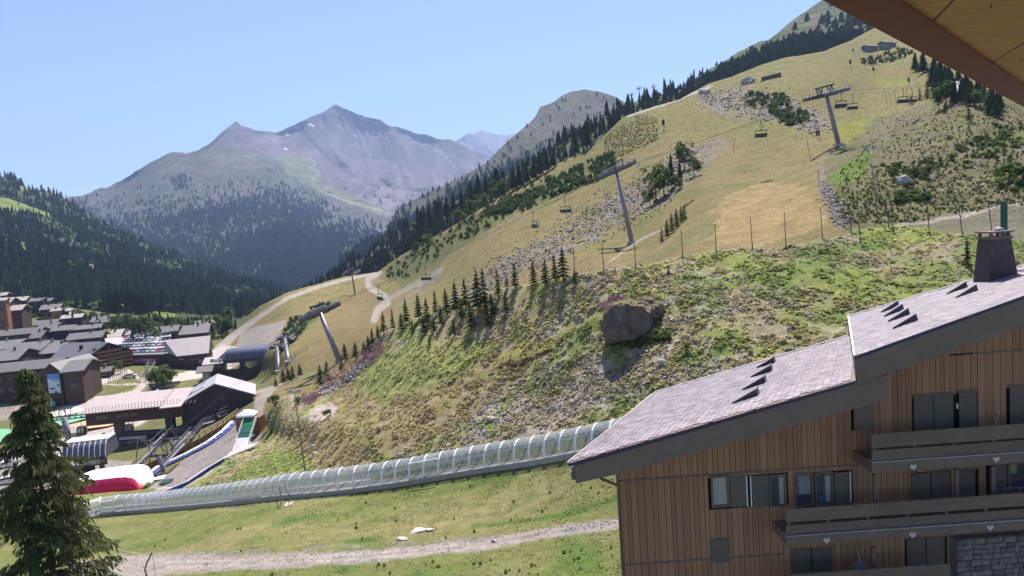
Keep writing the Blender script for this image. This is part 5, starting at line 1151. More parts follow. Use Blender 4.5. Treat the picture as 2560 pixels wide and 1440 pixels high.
# ---- row of poles along the top of the bank
M_POLE = mat('fence_pole_brown', (0.075, 0.055, 0.040), 0.8, var=.2)
fp = [(1437, 684, 1433, 618), (1510, 675, 1504, 606), (1589, 668, 1586, 605), (1707, 645, 1703, 576), (1791, 631, 1787, 560), (1881, 615, 1876, 545), (1965, 606, 1961, 532), (2056, 587, 2051, 517), (2151, 600, 2144, 505), (2128, 565, 2124, 530), (2222, 565, 2220, 520), (2233, 583, 2227, 500), (2325, 590, 2316, 500), (2407, 588, 2396, 508), (2483, 590, 2470, 505)]
for k, (u, v, u2, v2) in enumerate(fp):
    vb = max(v, lerp_poly(BANK_TOP, u)+3); b = on1(u, vb); d = px(b)[2]; t = P(u2, v2, d); o = empty('fence_pole', b, 0, ['pole at the left end of the row, by the last small fir', 'second pole from the left end of the row on the bank', 'pole standing right in front of the tall pylon foot', 'pole right of the tall pylon, at the piste corner', 'pole below the left rim of the straw-coloured patch', 'pole below the middle of the straw-coloured patch', 'pole below the right part of the straw-coloured patch', 'pole at the right edge of the straw-coloured patch', 'long pole at the foot of the stony gully', 'short thin pole inside the stony gully foot', 'short pole just left of the start of the path', 'long pole just right of the lamp mast', 'pole in front of the path, first beyond the lamp mast', 'kinked pole in front of the path', 'pole just left of the chimney and green flue'][k], 'pole', 'poles in a row along the top of the bank')
    MB().tube([(0, 0, -.3), t-b], .045, 6, .035).build('shaft', M_POLE, o); MB().tube([(t-b)*.02, (t-b)*.10], .075, 6).build('socket', M_STL, o)
for k, (u, v, u2, v2) in enumerate(((2221, 270, 2213, 235), (2228, 268, 2222, 226), (2241, 262, 2236, 222), (2269, 252, 2264, 222), (2300, 240, 2291, 206), (1834, 382, 1835, 345), (2027, 400, 2016, 345), (2048, 468, 2046, 425))):
    b = on2(u, v); d = px(b)[2]; o = empty('net_pole', b, 0, ['leftmost of the poles above the right-hand boulders', 'second of the poles above the right-hand boulders', 'third pole along the upper rim, by the stone row', 'pole under the pair of hanging chairs', 'pole between the pair of chairs and the first spruce', 'thin pole standing alone in the middle of the piste', 'thin pole left of the upper pylon foot', 'thin pole at the rim of the green gully'][k], 'pole', 'thin net poles on the hillside')
    MB().tube([(0, 0, -.3), P(u2, v2, d)-b], .05, 5).build('shaft', M_POLE, o)
# short marker posts beside the road and fence posts beside the arched station
for k in range(18):
    t = k/17; u = 640+t*128; v = 955-t*80; b = on2(u, v); o = empty('stake', b, 0, f'{ORD[k]} low wooden stake from the foot of the row climbing right of the arched station', 'stake', 'stakes climbing beside the lift station'); MB().tube([(0, 0, -.2), (0, 0, 1.4)], .07, 5).build('shaft', M_POLE, o)
# ================================================================== VILLAGE
M_ROOF = mat('village_roof_grey', (0.115, 0.102, 0.104), 0.55, var=0.15, scale=.6, stretch=(1, 1, 1), inst_var=0.12, spec=.4)
M_ROOFL = mat('village_roof_pale', (0.30, 0.265, 0.24), 0.6, var=0.15, scale=.8, inst_var=0.1)
M_ROOFM = mat('village_roof_mauve', (0.36, 0.31, 0.32), 0.5, var=0.07, scale=.4)
M_ROOFP = mat('village_roof_pink', (0.40, 0.325, 0.32), 0.5, var=0.06, scale=.4)
M_WALLD = mat('larch_wall_dark', (0.052, 0.038, 0.040), 0.8, var=0.3, scale=.8, stretch=(6, 6, .3), inst_var=0.15)
M_WALLR = mat('larch_wall_red', (0.080, 0.048, 0.046), 0.8, var=0.3, scale=.8, stretch=(6, 6, .3), inst_var=0.15)
M_WALLO = mat('orange_wood', (0.30, 0.15, 0.085), 0.7, var=0.25, scale=1, inst_var=0.1)
M_RENDER = mat('pale_render', (0.52, 0.46, 0.42), 0.9, var=0.1, scale=.5)
M_WIN = mat('dark_window', (0.03, 0.035, 0.05), 0.15, var=0.1, spec=.8)
M_FRM = mat('window_frame_wood', (0.20, 0.13, 0.09), 0.7)
M_RAIL = mat('balcony_rail_wood', (0.20, 0.12, 0.085), 0.7, var=.3)
def house(ul, ur, vb, wall_px, roof_px, d, label, name='chalet_house', cat='chalet', group=None, wm=None, rm=None, rows=None, cols=None, deg=14.0, over=.7, pitch=20, base=None, bal=False, chim=1, gable=False, dep=None, winm=None, fit=True):
    """timber house: front foot from pixel ul to ur on row vb at distance d; ridge along the front (or gable=True: gable to the front)"""
    wm = wm or M_WALLD; rm = rm or M_ROOF
    if fit: d = min(d, fA2((ul+ur)/2, vb)*.99)
    A = P(ul, vb, d); w = (ur-ul)*d/F; H = wall_px*d/F; o = empty(name, A, rad(deg), label, cat, group); tp = math.tan(rad(pitch))
    if not gable:
        D = dep or 2*roof_px*d/F/(tp+.15); D = max(D, 4.0); R = D/2*tp
        MB().prism([(0, 0, -3), (0, D, -3), (0, D, H), (0, D/2, H+R-.05), (0, 0, H)], (w, 0, 0)).build('wall', base or wm, o) if base else MB().prism([(0, 0, -3), (0, D, -3), (0, D, H), (0, D/2, H+R-.05), (0, 0, H)], (w, 0, 0)).build('wall', wm, o)
        e = over; z = H-e*tp
        rf = MB().prism([(-e, -e, z), (-e, D/2, H+R), (-e, D+e, z), (-e, D+e, z+.3), (-e, D/2, H+R+.32), (-e, -e, z+.3)], (w+2*e, 0, 0)).build('roof', rm, o)
    else:
        D = dep or 12.0; R = w/2*tp
        MB().prism([(0, 0, -3), (w, 0, -3), (w, 0, H), (w/2, 0, H+R-.05), (0, 0, H)], (0, D, 0)).build('wall', wm, o)
        e = over; z = H-e*tp
        rf = MB().prism([(-e, -e, z), (w/2, -e, H+R), (w+e, -e, z), (w+e, -e, z+.3), (w/2, -e, H+R+.32), (-e, -e, z+.3)], (0, D+2*e, 0)).build('roof', rm, o)
    r = random.Random(int(ul*7+vb))
    for k in range(chim):
        x = w*r.uniform(.25, .75); MB().box((x, D*.45, H+R+.6), (.7, .7, 1.5)).build('chimney', M_STONE, rf)
    rows = rows if rows is not None else max(1, int(H/2.9)); cols = cols if cols is not None else max(1, int(w/3.4))
    if bal:
        for i in range(1, rows):
            z = i*H/rows; b = MB().span((.3, -1.1, z-.12), (w-.3, -.01, z)).build('balcony', M_RAIL, o); MB().span((.3, -1.15, z), (w-.3, -1.07, z+.95)).build('railing', winm and M_RAIL or M_RAIL, b)
    for i in range(rows):
        for j in range(cols):
            if r.random() < .12: continue
            x = w*(j+.5)/cols; z = H*(i+.52)/rows; ww = min(1.3, w/cols*.5); f = MB().span((x-ww/2-.1, -.10, z-.75), (x+ww/2+.1, .02, z+.75)).build('window', M_FRM, o); MB().span((x-ww/2, -.13, z-.62), (x+ww/2, -.09, z+.62)).build('pane', M_WIN, f)
    return o
HS = [
 (-30, 17, 832, 78, 6, 335, 'tall apartment block at the photo edge with orange timber balconies in the sun', dict(wm=M_WALLO, rm=M_ROOFL, bal=True, pitch=24)),
 (12, 53, 830, 52, 14, 345, 'tall dark brown tower block with a bright pale roof on the left', dict(wm=M_WALLR, rm=M_ROOFL, rows=5, cols=3)),
 (-25, 20, 778, 18, 14, 380, 'reddish chalet with pale roof behind the tall blocks', dict(wm=M_WALLR, rm=M_ROOFL)),
 (-10, 12, 748, 8, 8, 420, 'topmost small brown chalet at the left edge', dict(wm=M_WALLR, rm=M_ROOFL)),
 (35, 61, 765, 12, 11, 460, 'small pale-roofed chalet standing highest against the dark forest', dict(rm=M_ROOFL)),
 (77, 104, 782, 28, 8, 455, 'tall grey chalet at the forest edge, left one of a close pair', {}),
 (104, 126, 774, 20, 8, 456, 'narrow grey chalet touching the tall one at the forest edge', {}),
 (103, 144, 797, 22, 13, 430, 'brown chalet with low front roof below the pair at the forest edge', dict(wm=M_WALLR, deg=18)),
 (131, 152, 806, 28, 6, 405, 'narrow orange-balconied chalet beside the cluster of pale roofs', dict(wm=M_WALLO, rm=M_ROOFL, bal=True)),
 (150, 177, 803, 24, 6, 412, 'left back house of the pale-roofed cluster', dict(rm=M_ROOFL)),
 (176, 199, 806, 20, 7, 415, 'right back house of the pale-roofed cluster', dict(rm=M_ROOFL, wm=M_WALLR)),
 (155, 200, 817, 20, 9, 398, 'front house of the pale-roofed cluster, dark wall', dict(rm=M_ROOFL)),
 (84, 134, 826, 12, 12, 372, 'grey chalet with long low roof beside the green meadow strip', {}),
 (97, 139, 847, 24, 13, 352, 'brown chalet in front of the one beside the green meadow strip', {}),
 (131, 178, 852, 24, 12, 345, 'long grey-roofed house left in the middle row', {}),
 (177, 244, 850, 24, 10, 346, 'dark house with bluish roof right in the middle row', dict(deg=17)),
 (228, 257, 814, 8, 14, 380, 'blue-grey roofed chalet above the car park', {}),
 (256, 274, 818, 12, 9, 378, 'small chalet touching the blue-grey roofed one above the car park', {}),
 (176, 244, 868, 20, 14, 318, 'black house with broad open roof behind the big gabled chalet', dict(over=1.4)),
 (266, 297, 852, 8, 14, 345, 'small yellowish-roofed chalet above the car park', dict(rm=M_ROOFL)),
 (283, 304, 837, 6, 6, 360, 'tiny pale-roofed chalet behind the yellowish one', dict(rm=M_ROOFL)),
 (303, 322, 846, 8, 9, 352, 'small pale chalet at the foot of the trees by the car park', dict(rm=M_ROOFL, wm=M_RENDER)),
 (-60, 81, 862, 16, 15, 315, 'long low terrace with grey roof across the left of the village', {}),
 (77, 99, 860, 14, 18, 316, 'short block closing the long grey terrace', {}),
 (-40, 18, 885, 6, 26, 290, 'wide flat dark roof at the left edge below the long terrace', dict(pitch=8)),
 (12, 92, 910, 26, 25, 270, 'broad dark building with a wide grey roof in the village centre', dict(pitch=10)),
 (86, 122, 908, 22, 32, 268, 'narrow grey-roofed wing joined to the broad dark building', dict(pitch=12)),
 (112, 140, 915, 30, 26, 262, 'dark recessed block between the wide roofs', dict(pitch=10)),
 (-30, 34, 930, 24, 27, 235, 'grey-roofed house at the left edge with a pale gable edge', dict(pitch=14)),
 (386, 440, 852, 20, 14, 395, 'brown hipped chalet behind the trees, left of the large brown one', dict(wm=M_WALLR)),
 (440, 515, 856, 18, 22, 385, 'large brown chalet with skylights among the trees', dict(wm=M_WALLR, pitch=24)),
 (486, 532, 824, 8, 14, 420, 'dark blue-grey chalet highest among the trees on the valley edge', dict(deg=11)),
 (250, 272, 942, 12, 10, 252, 'little dark hut with columns in front of the gabled chalet', dict()),
]
for ul, ur, vb, wp, rp, d, lab, kw in HS: house(ul, ur, vb, wp, rp, d, lab, **kw)
# big gabled chalet: roof to the left, balconied gable towards the right
def build_gabled():
    d = 243; A = P(133, 925, d); o = empty('gabled_chalet', A, rad(0), 'big chalet with smooth grey roof and a timber gable full of balconies facing the lawn', 'chalet')
    w = (212-133)*d/F; H = 25*d/F; D = 17.0; R = 4.2
    MB().prism([(0, 0, -3), (0, D, -3), (0, D, H), (0, D/2, H+R-.05), (0, 0, H)], (w, 0, 0)).build('wall', M_WALLD, o)
    rf = MB().prism([(-.8, -1, H-.5), (-.8, D/2, H+R), (-.8, D+1, H-.5), (-.8, D+1, H-.15), (-.8, D/2, H+R+.35), (-.8, -1, H-.15)], (w+2.4, 0, 0)).build('roof', mat('slate_grey_roof', (0.125, 0.12, 0.14), .5, var=.06), o)
    MB().box((w*.7, D*.28, H+R*.7), (.9, .9, 2.2)).build('chimney', M_BLK, rf)
    # gable front, turned towards the viewer on the right
    g = rad(-38); c, s = math.cos(g), math.sin(g)
    def G(x, y, z): return (w+1.0+x*.55+y*0, -2+x*.84+0, z)
    W = 17.0; n = 5
    MB().prism([G(0, 0, -3), G(W, 0, -3), G(W, 0, H*.9), G(W/2, 0, H+R*.9), G(0, 0, H*.9)], (-3, 1.8, 0)).build('gable_wall', M_WALLR, o)
    for i in range(5):
        z = -1.5+i*(H+R)/5.4; x0 = .4 if i < 4 else W*.22; x1 = W-x0; b = MB().beam(G(x0, 0, z), G(x1, 0, z), 2.0, .15).build('balcony', M_RAIL, o)
        q = Vector((.84, -.55, 0)); MB().beam(Vector(G(x0, 0, z+.55))+q, Vector(G(x1, 0, z+.55))+q, .08, .8).build('railing', M_WALLO, b)
        for j in range(6):
            if (i == 4 and j in (0, 5)): continue
            x = W*(j+.5)/6; p = Vector(G(x, 0, z+1.35))+q*.05; wv = Vector((.55, .84, 0)); MB().prism([p-wv*.7-Vector((0, 0, .9)), p+wv*.7-Vector((0, 0, .9)), p+wv*.7+Vector((0, 0, .8)), p-wv*.7+Vector((0, 0, .8))], q*.08).build('window', M_WIN, o)
    for j in range(5):
        x = .4+(W-.8)*j/4; q = Vector((.84, -.55, 0))*1.1; top = H*.9+ (R*.85*(1-abs(x-W/2)/(W/2)))+.2; MB().beam(Vector(G(x, 0, -3))+q, Vector(G(x, 0, top))+q, .22, .22, (1, 0, 0)).build('post', M_WALLO, o)
    for (xa, za, xb, zb) in ((-.8, H*.9-.4, W/2, H+R*.9+.3), (W+.8, H*.9-.4, W/2, H+R*.9+.3)):
        MB().prism([Vector(G(xa, 0, za))+Vector((1.2, -.8, 0)), Vector(G(xb, 0, zb))+Vector((1.2, -.8, 0)), Vector(G(xb, 0, zb+.35))+Vector((1.2, -.8, 0)), Vector(G(xa, 0, za+.35))+Vector((1.2, -.8, 0))], (-5, 3.2, 0)).build('gable_roof', M_ROOF, o)
build_gabled()
# building with the big picture
dS = 200
o = house(-90, 122, 1003, 62, 22, dS, 'long dark station building with a bright picture panel, lower roof along the left', name='station_hall', cat='building', wm=M_WALLR, rm=M_ROOF, rows=2, cols=9, pitch=14)
A = P(122, 1022, dS-6); g = empty('picture_gable_building', A, rad(-8), 'dark red-brown gabled building carrying a big blue and white picture of peaks', 'building')
w = 45*dS/F; H = 92*dS/F
MB().prism([(0, 0, -3), (w, 0, -3), (w, 0, H), (w/2, 0, H+2.0), (0, 0, H)], (0, 14, 0)).build('wall', M_WALLR, g)
MB().prism([(-.5, -.5, H-.4), (w/2, -.5, H+2.0), (w+.5, -.5, H-.4), (w+.5, -.5, H-.1), (w/2, -.5, H+2.35), (-.5, -.5, H-.1)], (0, 15, 0)).build('roof', M_ROOF, g)
m, t, b = _nodes('picture_panel_print'); tc = t.nodes.new('ShaderNodeTexCoord'); sp = t.nodes.new('ShaderNodeSeparateXYZ'); n1 = t.nodes.new('ShaderNodeTexNoise'); n1.inputs['Scale'].default_value = .9
t.links.new(tc.outputs['Generated'], sp.inputs[0]); t.links.new(tc.outputs['Object'], n1.inputs[0]); ad = t.nodes.new('ShaderNodeMath'); ad.operation = 'MULTIPLY_ADD'; ad.inputs[1].default_value = .55; t.links.new(n1.outputs[0], ad.inputs[0]); t.links.new(sp.outputs['Z'], ad.inputs[2])
rp = t.nodes.new('ShaderNodeValToRGB'); rp.color_ramp.elements[0].position = .92; rp.color_ramp.elements[0].color = (.55, .62, .70, 1); rp.color_ramp.elements[1].position = 1.0; rp.color_ramp.elements[1].color = (.10, .28, .62, 1); t.links.new(ad.outputs[0], rp.inputs[0]); t.links.new(rp.outputs[0], b.inputs['Base Color']); M_PIC = m
pc = MB().span((1.0, -.25, H*.42), (w-.6, -.05, H*.93)).build('picture_panel', M_PIC, g)
for (x0, x1, z) in ((1.6, 3.0, .52), (2.9, 3.6, .42), (3.9, 4.5, .60)): MB().span((x0, -.30, H*z), (x1, -.26, H*(z+.045))).build('printed_skier', mat('print_dark', (.05, .07, .12), .7), pc)
MB().span((w*.42, -.12, 0), (w*.75, -.02, H*.28)).build('door', M_BLK, g); MB().span((.3, -.2, .6), (1.5, -.08, 2.4)).build('small_poster', M_WHT, g); MB().span((1.6, -.2, .8), (2.5, -.08, 2.2)).build('small_poster', mat('poster_teal', (.1, .38, .42), .7), g)
MB().span((w*.2, -.12, H*.93), (w*.26, -.02, H*.98)).build('window', M_WIN, g)
o = house(166, 209, 1008, 78, 26, dS-2, 'red-brown block with large sloping grey roof right of the picture panel', name='station_wing', cat='building', wm=M_WALLR, rm=M_ROOF, rows=1, cols=1, pitch=14, chim=0)
MB().span((-1.5, 2, 6.1), (0.2, 16, 9.2)).build('link_block', M_WALLR, o)
A = P(190, 1002, dS-4); o = empty('pale_column', A, 0, 'short white column under the corner of the red-brown block', 'column'); MB().span((-.7, -.7, -1), (.7, .7, 4.6)).build('shaft', M_RENDER, o); MB().span((-.8, -.8, 4.6), (.8, .8, 4.9)).build('capital', M_RENDER, o)
# barn with great plain roof
d = 246; A = P(447, 922, d); o = empty('barn', A, rad(16), 'big barn-like hall with a plain mauve-grey roof and dark walls by the footbridge', 'barn')
def loc_(u, v, dd): return P(u, v, dd)-A
H = 5.0; D = 12
MB().prism([(-4.5, 6, -2), (0, 0, -2), (10, 0, -2), (10, D, -2), (-4.5, D, -2)], (0, 0, H+2)).build('wall', M_WALLR, o)
zr = H+5.0
MB().add([(-5.2, 6, H+1.0), (0, -1, H-.3), (10.6, -1, H-.3), (10.6, D*.62, zr), (-5.2, D*.62, zr), (10.6, D+1, H-.3), (-5.2, D+1, H-.3)], [(0, 1, 2, 3, 4), (4, 3, 5, 6)]).build('roof', M_ROOFM, o)
MB().add([(10.6, -1, H-.3), (10.6, D+1, H-.3), (10.6, D*.62, zr)], [(0, 1, 2)]).build('gable', M_WALLR, o)
MB().add([(-5.2, 6, H+1.0), (-5.2, D+1, H-.3), (-5.2, D*.62, zr)], [(0, 1, 2)]).build('gable', M_WALLR, o)
MB().span((5.2, -.1, 0), (6.4, .1, 2.4)).build('door', M_BLK, o); MB().span((3.8, -.12, 2.6), (7.4, .02, 3.0)).build('porch_board', M_FRM, o); MB().span((6.8, -.1, 1.2), (9.4, .05, 2.4)).build('window', M_WIN, o); MB().span((.6, -.1, 3.2), (1.9, .0, 3.5)).build('name_board', M_RENDER, o)
# car park deck, retaining wall with pink banner
d = 260
pk = MB(); a = P(268, 892, d); b2 = P(420, 882, d-6); c = P(430, 850, 318); e = P(262, 868, 318)
pk.prism([Vector((a.x, a.y, a.z)), Vector((b2.x, b2.y, a.z)), Vector((c.x, c.y, a.z)), Vector((e.x, e.y, a.z))], (0, 0, .4)); deck = pk.build('parking_deck', mat('pale_asphalt', (.36, .33, .33), .8, var=.15, scale=.4)); deck['kind'] = 'structure'; ZD = a.z+.4
w1 = P(262, 915, d-1); w2 = P(418, 905, d-7); o = empty('retaining_wall', w1, 0, 'long red-brown wall under the car park with a pink lettered banner', 'wall'); q = w2-w1; q.z = 0
MB().beam((0, 0, ZD-w1.z-2.4), q+Vector((0, 0, ZD-w1.z-2.4)), .6, 4.8).build('wall_face', M_WALLR, o); MB().beam(Vector((0, -.1, ZD-w1.z+.25)), q+Vector((0, -.1, ZD-w1.z+.25)), .9, .5).build('white_coping', M_RENDER, o)
MB().beam(Vector((0, .4, ZD-w1.z+.9)), q+Vector((0, .4, ZD-w1.z+.9)), .12, .5).build('guard_rail', M_GALV, o)
bn = q.normalized(); p0 = q*.40+Vector((0, -.45, ZD-w1.z-2.0)); L = q.length*.42
ban = MB().beam(p0, p0+bn*L, .08, 1.9).build('banner', mat('banner_pink', (.36, .09, .16), .8, var=.25, scale=.5), o)
def text(parent, body, loc, size, m, rot=(rad(90), 0, 0), name='lettering'):
    c = bpy.data.curves.new(name, 'FONT'); c.body = body; c.size = size; c.extrude = .02; c.align_x = 'CENTER'; c.align_y = 'CENTER'; t = bpy.data.objects.new(name, c); link(t)
    bpy.context.view_layer.update(); dg = bpy.context.evaluated_depsgraph_get(); me = bpy.data.meshes.new_from_object(t.evaluated_get(dg)); me.materials.clear(); me.materials.append(m); bpy.data.objects.remove(t)
    o = bpy.data.objects.new(name, me); link(o, parent); o.location = loc; o.rotation_euler = rot; return o
text(ban, "Pat' Pat'", p0+bn*L*.22+Vector((0, -.08, 0)), 1.5, mat('banner_letters', (.62, .50, .56), .8), (rad(90), 0, math.atan2(bn.y, bn.x)))
for i in range(4): MB().beam(p0+bn*L*(.5+.02*i)+Vector((0, -.07, .55-.36*i)), p0+bn*L*(.92-.03*i)+Vector((0, -.07, .55-.36*i)), .03, .12).build('small_print', mat('banner_letters', (.62, .5, .56)), ban)
# parked cars -------------------------------------------------------------
CARC = [(.62, .62, .64), (.55, .56, .6), (.04, .04, .05), (.10, .12, .2), (.30, .31, .33), (.45, .03, .05), (.7, .7, .7), (.06, .09, .16), (.2, .2, .22)]
CN = ['white', 'silver', 'black', 'dark blue', 'grey', 'red', 'white', 'navy', 'dark grey']
def car_paint(i):
    return mat('car_paint_%s' % CN[i].replace(' ', '_'), CARC[i], .25, 0.2, var=.02, coat=.6)
def car_meshes():
    prof = [(-2.1, .35), (-2.15, .75), (-1.95, .92), (-1.5, 1.0), (-.95, 1.42), (.55, 1.45), (1.15, 1.0), (1.95, .88), (2.15, .7), (2.12, .35)]
    b = MB(); b.prism([(x, -.82, z) for x, z in prof], (0, 1.64, 0)); g = MB()
    g.prism([(-.98, -.84, 1.36), (-1.32, -.84, 1.02), (1.0, -.84, 1.02), (.5, -.84, 1.38)], (0, 1.68, 0)); g.prism([(-1.46, -.7, 1.04), (-1.0, -.7, 1.40), (-1.03, -.7, 1.43), (-1.5, -.7, 1.07)], (0, 1.4, 0)); g.prism([(.60, -.7, 1.42), (1.12, -.7, 1.03), (1.16, -.7, 1.06), (.64, -.7, 1.45)], (0, 1.4, 0))
    w = MB(); w.tube([(0, -.1, 0), (0, .1, 0)], .32, 10); l = MB().box((0, 0, 0), (.08, .34, .16))
    return b, g.mesh('window_glass', M_WIN), w.mesh('wheel', M_BLK), l.mesh('headlight', mat('headlight_glass', (.7, .7, .66), .2))
cb_, cg_, cw_, cl_ = car_meshes(); cbm = [cb_.mesh('body', car_paint(i)) for i in range(len(CARC))]
def car(loc, rz, i, label, group=None):
    o = empty('parked_car', loc, rz, label, 'car', group); inst('body', cbm[i], o); inst('window_glass', cg_, o)
    for x in (-1.3, 1.35):
        for y in (-.78, .78): inst('wheel', cw_, o, (x, y, .32))
    for y in (-.6, .6): inst('headlight', cl_, o, (2.12, y, .68))
    return o
r = random.Random(44); rows_ = ['front row by the guard rail', 'second row from the guard rail', 'third row from the guard rail', 'back row under the trees']
for j in range(4):
    n = 13
    for k in range(n):
        t = (k+.5)/n; f0 = .10+j*.27; L0 = a.lerp(b2, t); L1_ = e.lerp(c, t); q = L0.lerp(L1_, f0); q.z = ZD
        if px(q)[0] < 325-j*4 and j > 1: continue
        if r.random() < .08: continue
        i = r.randrange(len(CARC)); car(q, rad(80+r.uniform(-8, 8)+(180 if r.random() < .5 else 0)), i, f'{CN[i]} car, {ORD[k]} place from the left in the {rows_[j]}', 'cars on the parking deck')
for (u, v, d_, i, lab) in ((316, 872, 300, 1, 'pale blue-white car alone at the left end of the car park'), (325, 945, 245, 6, 'white car half under the arch of the footbridge'), (140, 868, 300, 1, 'light car between the dark roofs'), (182, 870, 300, 6, 'white car on the lane behind the big gabled chalet'), (203, 872, 298, 0, 'bright car behind the ridge of the gabled chalet')):
    q = on2(u, v); car(q+Vector((0, 0, .1)), rad(20), i, lab)
# umbrellas and terrace tables
for k, (u, v) in enumerate(((262, 892), (285, 890), (272, 901), (292, 899))):
    q = P(u, v, 254); o = empty('terrace_umbrella', q, 0, ['pale umbrella left on the terrace by the gabled chalet', 'pale umbrella right on the terrace by the gabled chalet', 'front left umbrella on the terrace', 'front right umbrella on the terrace'][k], 'umbrella'); MB().tube([(0, 0, -1), (0, 0, 2.2)], .05, 5).build('pole', M_GALV, o); m_ = MB(); m_.tube([(0, 0, 1.9), (0, 0, 2.5)], 1.7, 8, .1); m_.build('canopy', mat('umbrella_cream', (.66, .58, .48), .8), o)
# the two old barns high on the slope
for (ul, ur, vb, wp, rp, d_, lab, kw) in ((2170, 2204, 126, 11, 5, 415, 'lower left stone barn with a dark gable high on the pasture', {}), (2212, 2250, 117, 11, 5, 420, 'upper right pale stone barn high on the pasture', dict())):
    house(ul, ur, vb, wp, rp, d_, lab, name='stone_barn', cat='barn', wm=mat('barn_stone', (.25, .22, .22), .9, var=.2), rm=mat('barn_roof', (.16, .14, .15), .8), rows=1, cols=3, chim=0, pitch=22, deg=20)
# sports ground ----------------------------------------------------------
def flat_px(name, pts, dcenter, z, m, th=.12, kind='structure', label=None, cat=None):
    q = [ray_plane(u, v, (0, 0, z), Vector((0, 0, 1))) for u, v in pts]; o = MB().prism(q, (0, 0, th)).build(name, m)
    if kind: o['kind'] = kind
    if label: tag(o, label, cat)
    return o
ZV = on2(200, 1050).z
M_COURTG = mat('court_green', (.13, .34, .19), .8, var=.05); M_COURTO = mat('court_orange', (.50, .30, .17), .8, var=.05); M_PAVE = mat('pale_paving', (.58, .50, .46), .85, var=.06, scale=.3)
flat_px('play_court', [(-120, 1072), (60, 1074), (150, 1064), (145, 1088), (40, 1104), (-120, 1118)], 0, ZV+.25, M_COURTG)
flat_px('play_court', [(115, 1048), (240, 1026), (262, 1034), (150, 1066), (112, 1062)], 0, ZV+.30, M_COURTG)
flat_px('sports_court', [(160, 1066), (250, 1044), (330, 1040), (345, 1046), (270, 1066), (215, 1073), (165, 1070)], 0, ZV+.28, M_COURTO)
flat_px('plaza', [(112, 1036), (196, 1014), (270, 995), (300, 988), (345, 984), (300, 1002), (230, 1024), (130, 1046)], 0, ZV+.26, M_PAVE)
flat_px('plaza', [(-60, 1160), (90, 1120), (170, 1118), (180, 1150), (60, 1180), (-60, 1190)], 0, ZV+.15, M_PAVE)
# white sun loungers / ramps on the plaza
for k, (u, v, dx) in enumerate(((330, 986, 0), (352, 978, 0), (372, 984, 1), (400, 984, 1))):
    q = on2(u, v+6); o = empty('white_ramp', q, rad(20), ['leftmost white sloping board on the plaza', 'taller white ramp board on the plaza', 'third white board behind the pink roof', 'rightmost white board behind the pink roof'][k], 'ramp'); MB().prism([(0, 0, 0), (2.4, 0, 0), (2.4, 0, 1.3), (0, 0, .2)], (0, 1.6, 0)).build('side', M_RENDER, o); MB().prism([(-.1, -.1, .22), (2.5, -.1, 1.34), (2.5, -.1, 1.42), (-.1, -.1, .30)], (0, 1.8, 0)).build('board', M_WHT, o)
# footbridge stair
sA_ = P(353, 958, 217); sB_ = P(381, 905, 250); o = empty('steel_stair', sA_, 0, 'steel stair climbing from the path to the pink-bannered wall', 'stairs'); q = sB_-sA_; sd_ = Vector((1.1, .2, 0))
for s in (-1, 1): MB().beam(sd_*s, q+sd_*s, .15, .3).build('stringer', M_GALV, o); MB().beam(sd_*s+Vector((0, 0, 1)), q+sd_*s+Vector((0, 0, 1)), .08, .08).build('handrail', M_GALV, o)
for k in range(14): p_ = q*((k+.5)/14); MB().beam(p_-sd_, p_+sd_, .3, .06).build('step', M_GALV, o)
# planted bed with retaining steps
for k in range(3): x0 = P(372+k*4, 962+k*6, 212-k*4); x1 = P(450-k*6, 955+k*4, 212-k*4); o = MB().beam(x0, x1, .5, .7).build('timber_step', mat('weathered_step', (.16, .13, .13), .9)); tag(o, ['upper', 'middle', 'lower'][k]+' timber retaining step round the clump of trees', 'step')
# lamp posts of the village
for (u, vb, vt, d_, lab) in ((211, 997, 965, 196, 'dark lamp post beside the lawn path'), (366, 965, 918, 214, 'dark lamp post in front of the tree clump'), (388, 900, 885, 258, 'short post on the bannered wall')):
    b_ = P(u, vb, d_); t_ = P(u-3, vt, d_); o = empty('lamp_post', b_, 0, lab, 'lamp post'); MB().tube([(0, 0, -1), t_-b_], .10, 6, .07).build('post', M_STL, o); MB().box(t_-b_, (.6, .3, .2)).build('lamp_head', M_STL, o)
# wooden fence by the lawn
for k in range(10):
    b_ = P(272+k*5, 954-k*2.4, 218); o = empty('lawn_fence_post', b_, 0, f'{ORD[k]} short post from the left of the fence curving above the lawn', 'fence post', 'posts of the lawn fence'); MB().tube([(0, 0, -.5), (0, 0, 1.2)], .09, 5).build('post', M_POLE, o)
    if k < 9: MB().beam((0, 0, .9), Vector(P(277+k*5, 951.6-k*2.4, 218))-b_+Vector((0, 0, .9)), .08, .14).build('rail', M_RENDER, o)
# ================================================================== GONDOLA STATION
dG = 148
A = P(207, 1052, dG); ZG = on2(283, 1130).z; RG = Matrix.Rotation(rad(-8), 3, 'Z'); o = empty('gondola_station', A, rad(8), 'raised dark station hall with a long pink metal roof standing on grey pillars', 'station')
def GL(u, v, dd=dG): return RG @ (P(u, v, dd)-A)
w = (450-207)*dG/F; h = 38*dG/F; DD = 7.0
x0, x1 = .6, w
MB().span((x0, 0, -1.3), (x1*.98, DD, 1.7)).build('hall', M_WALLR, o)
zlo = 1.6; slope = .20
rf = MB().prism([(-.4, -1.2, zlo), (-.4, DD+.8, zlo+(DD+2)*slope), (-.4, DD+.8, zlo+(DD+2)*slope+.18), (-.4, -1.2, zlo+.18)], (x1*.80, 0, 0)).build('roof', M_ROOFP, o)
rf2 = MB().prism([(x1*.79, -2.4, zlo-.2), (x1*.79, DD+.8, zlo+(DD+2)*slope), (x1*.79, DD+.8, zlo+(DD+2)*slope+.2), (x1*.79, -2.4, zlo+.0)], (x1*.21, 0, 0)).build('roof', M_ROOFP, o)
sg = MB()
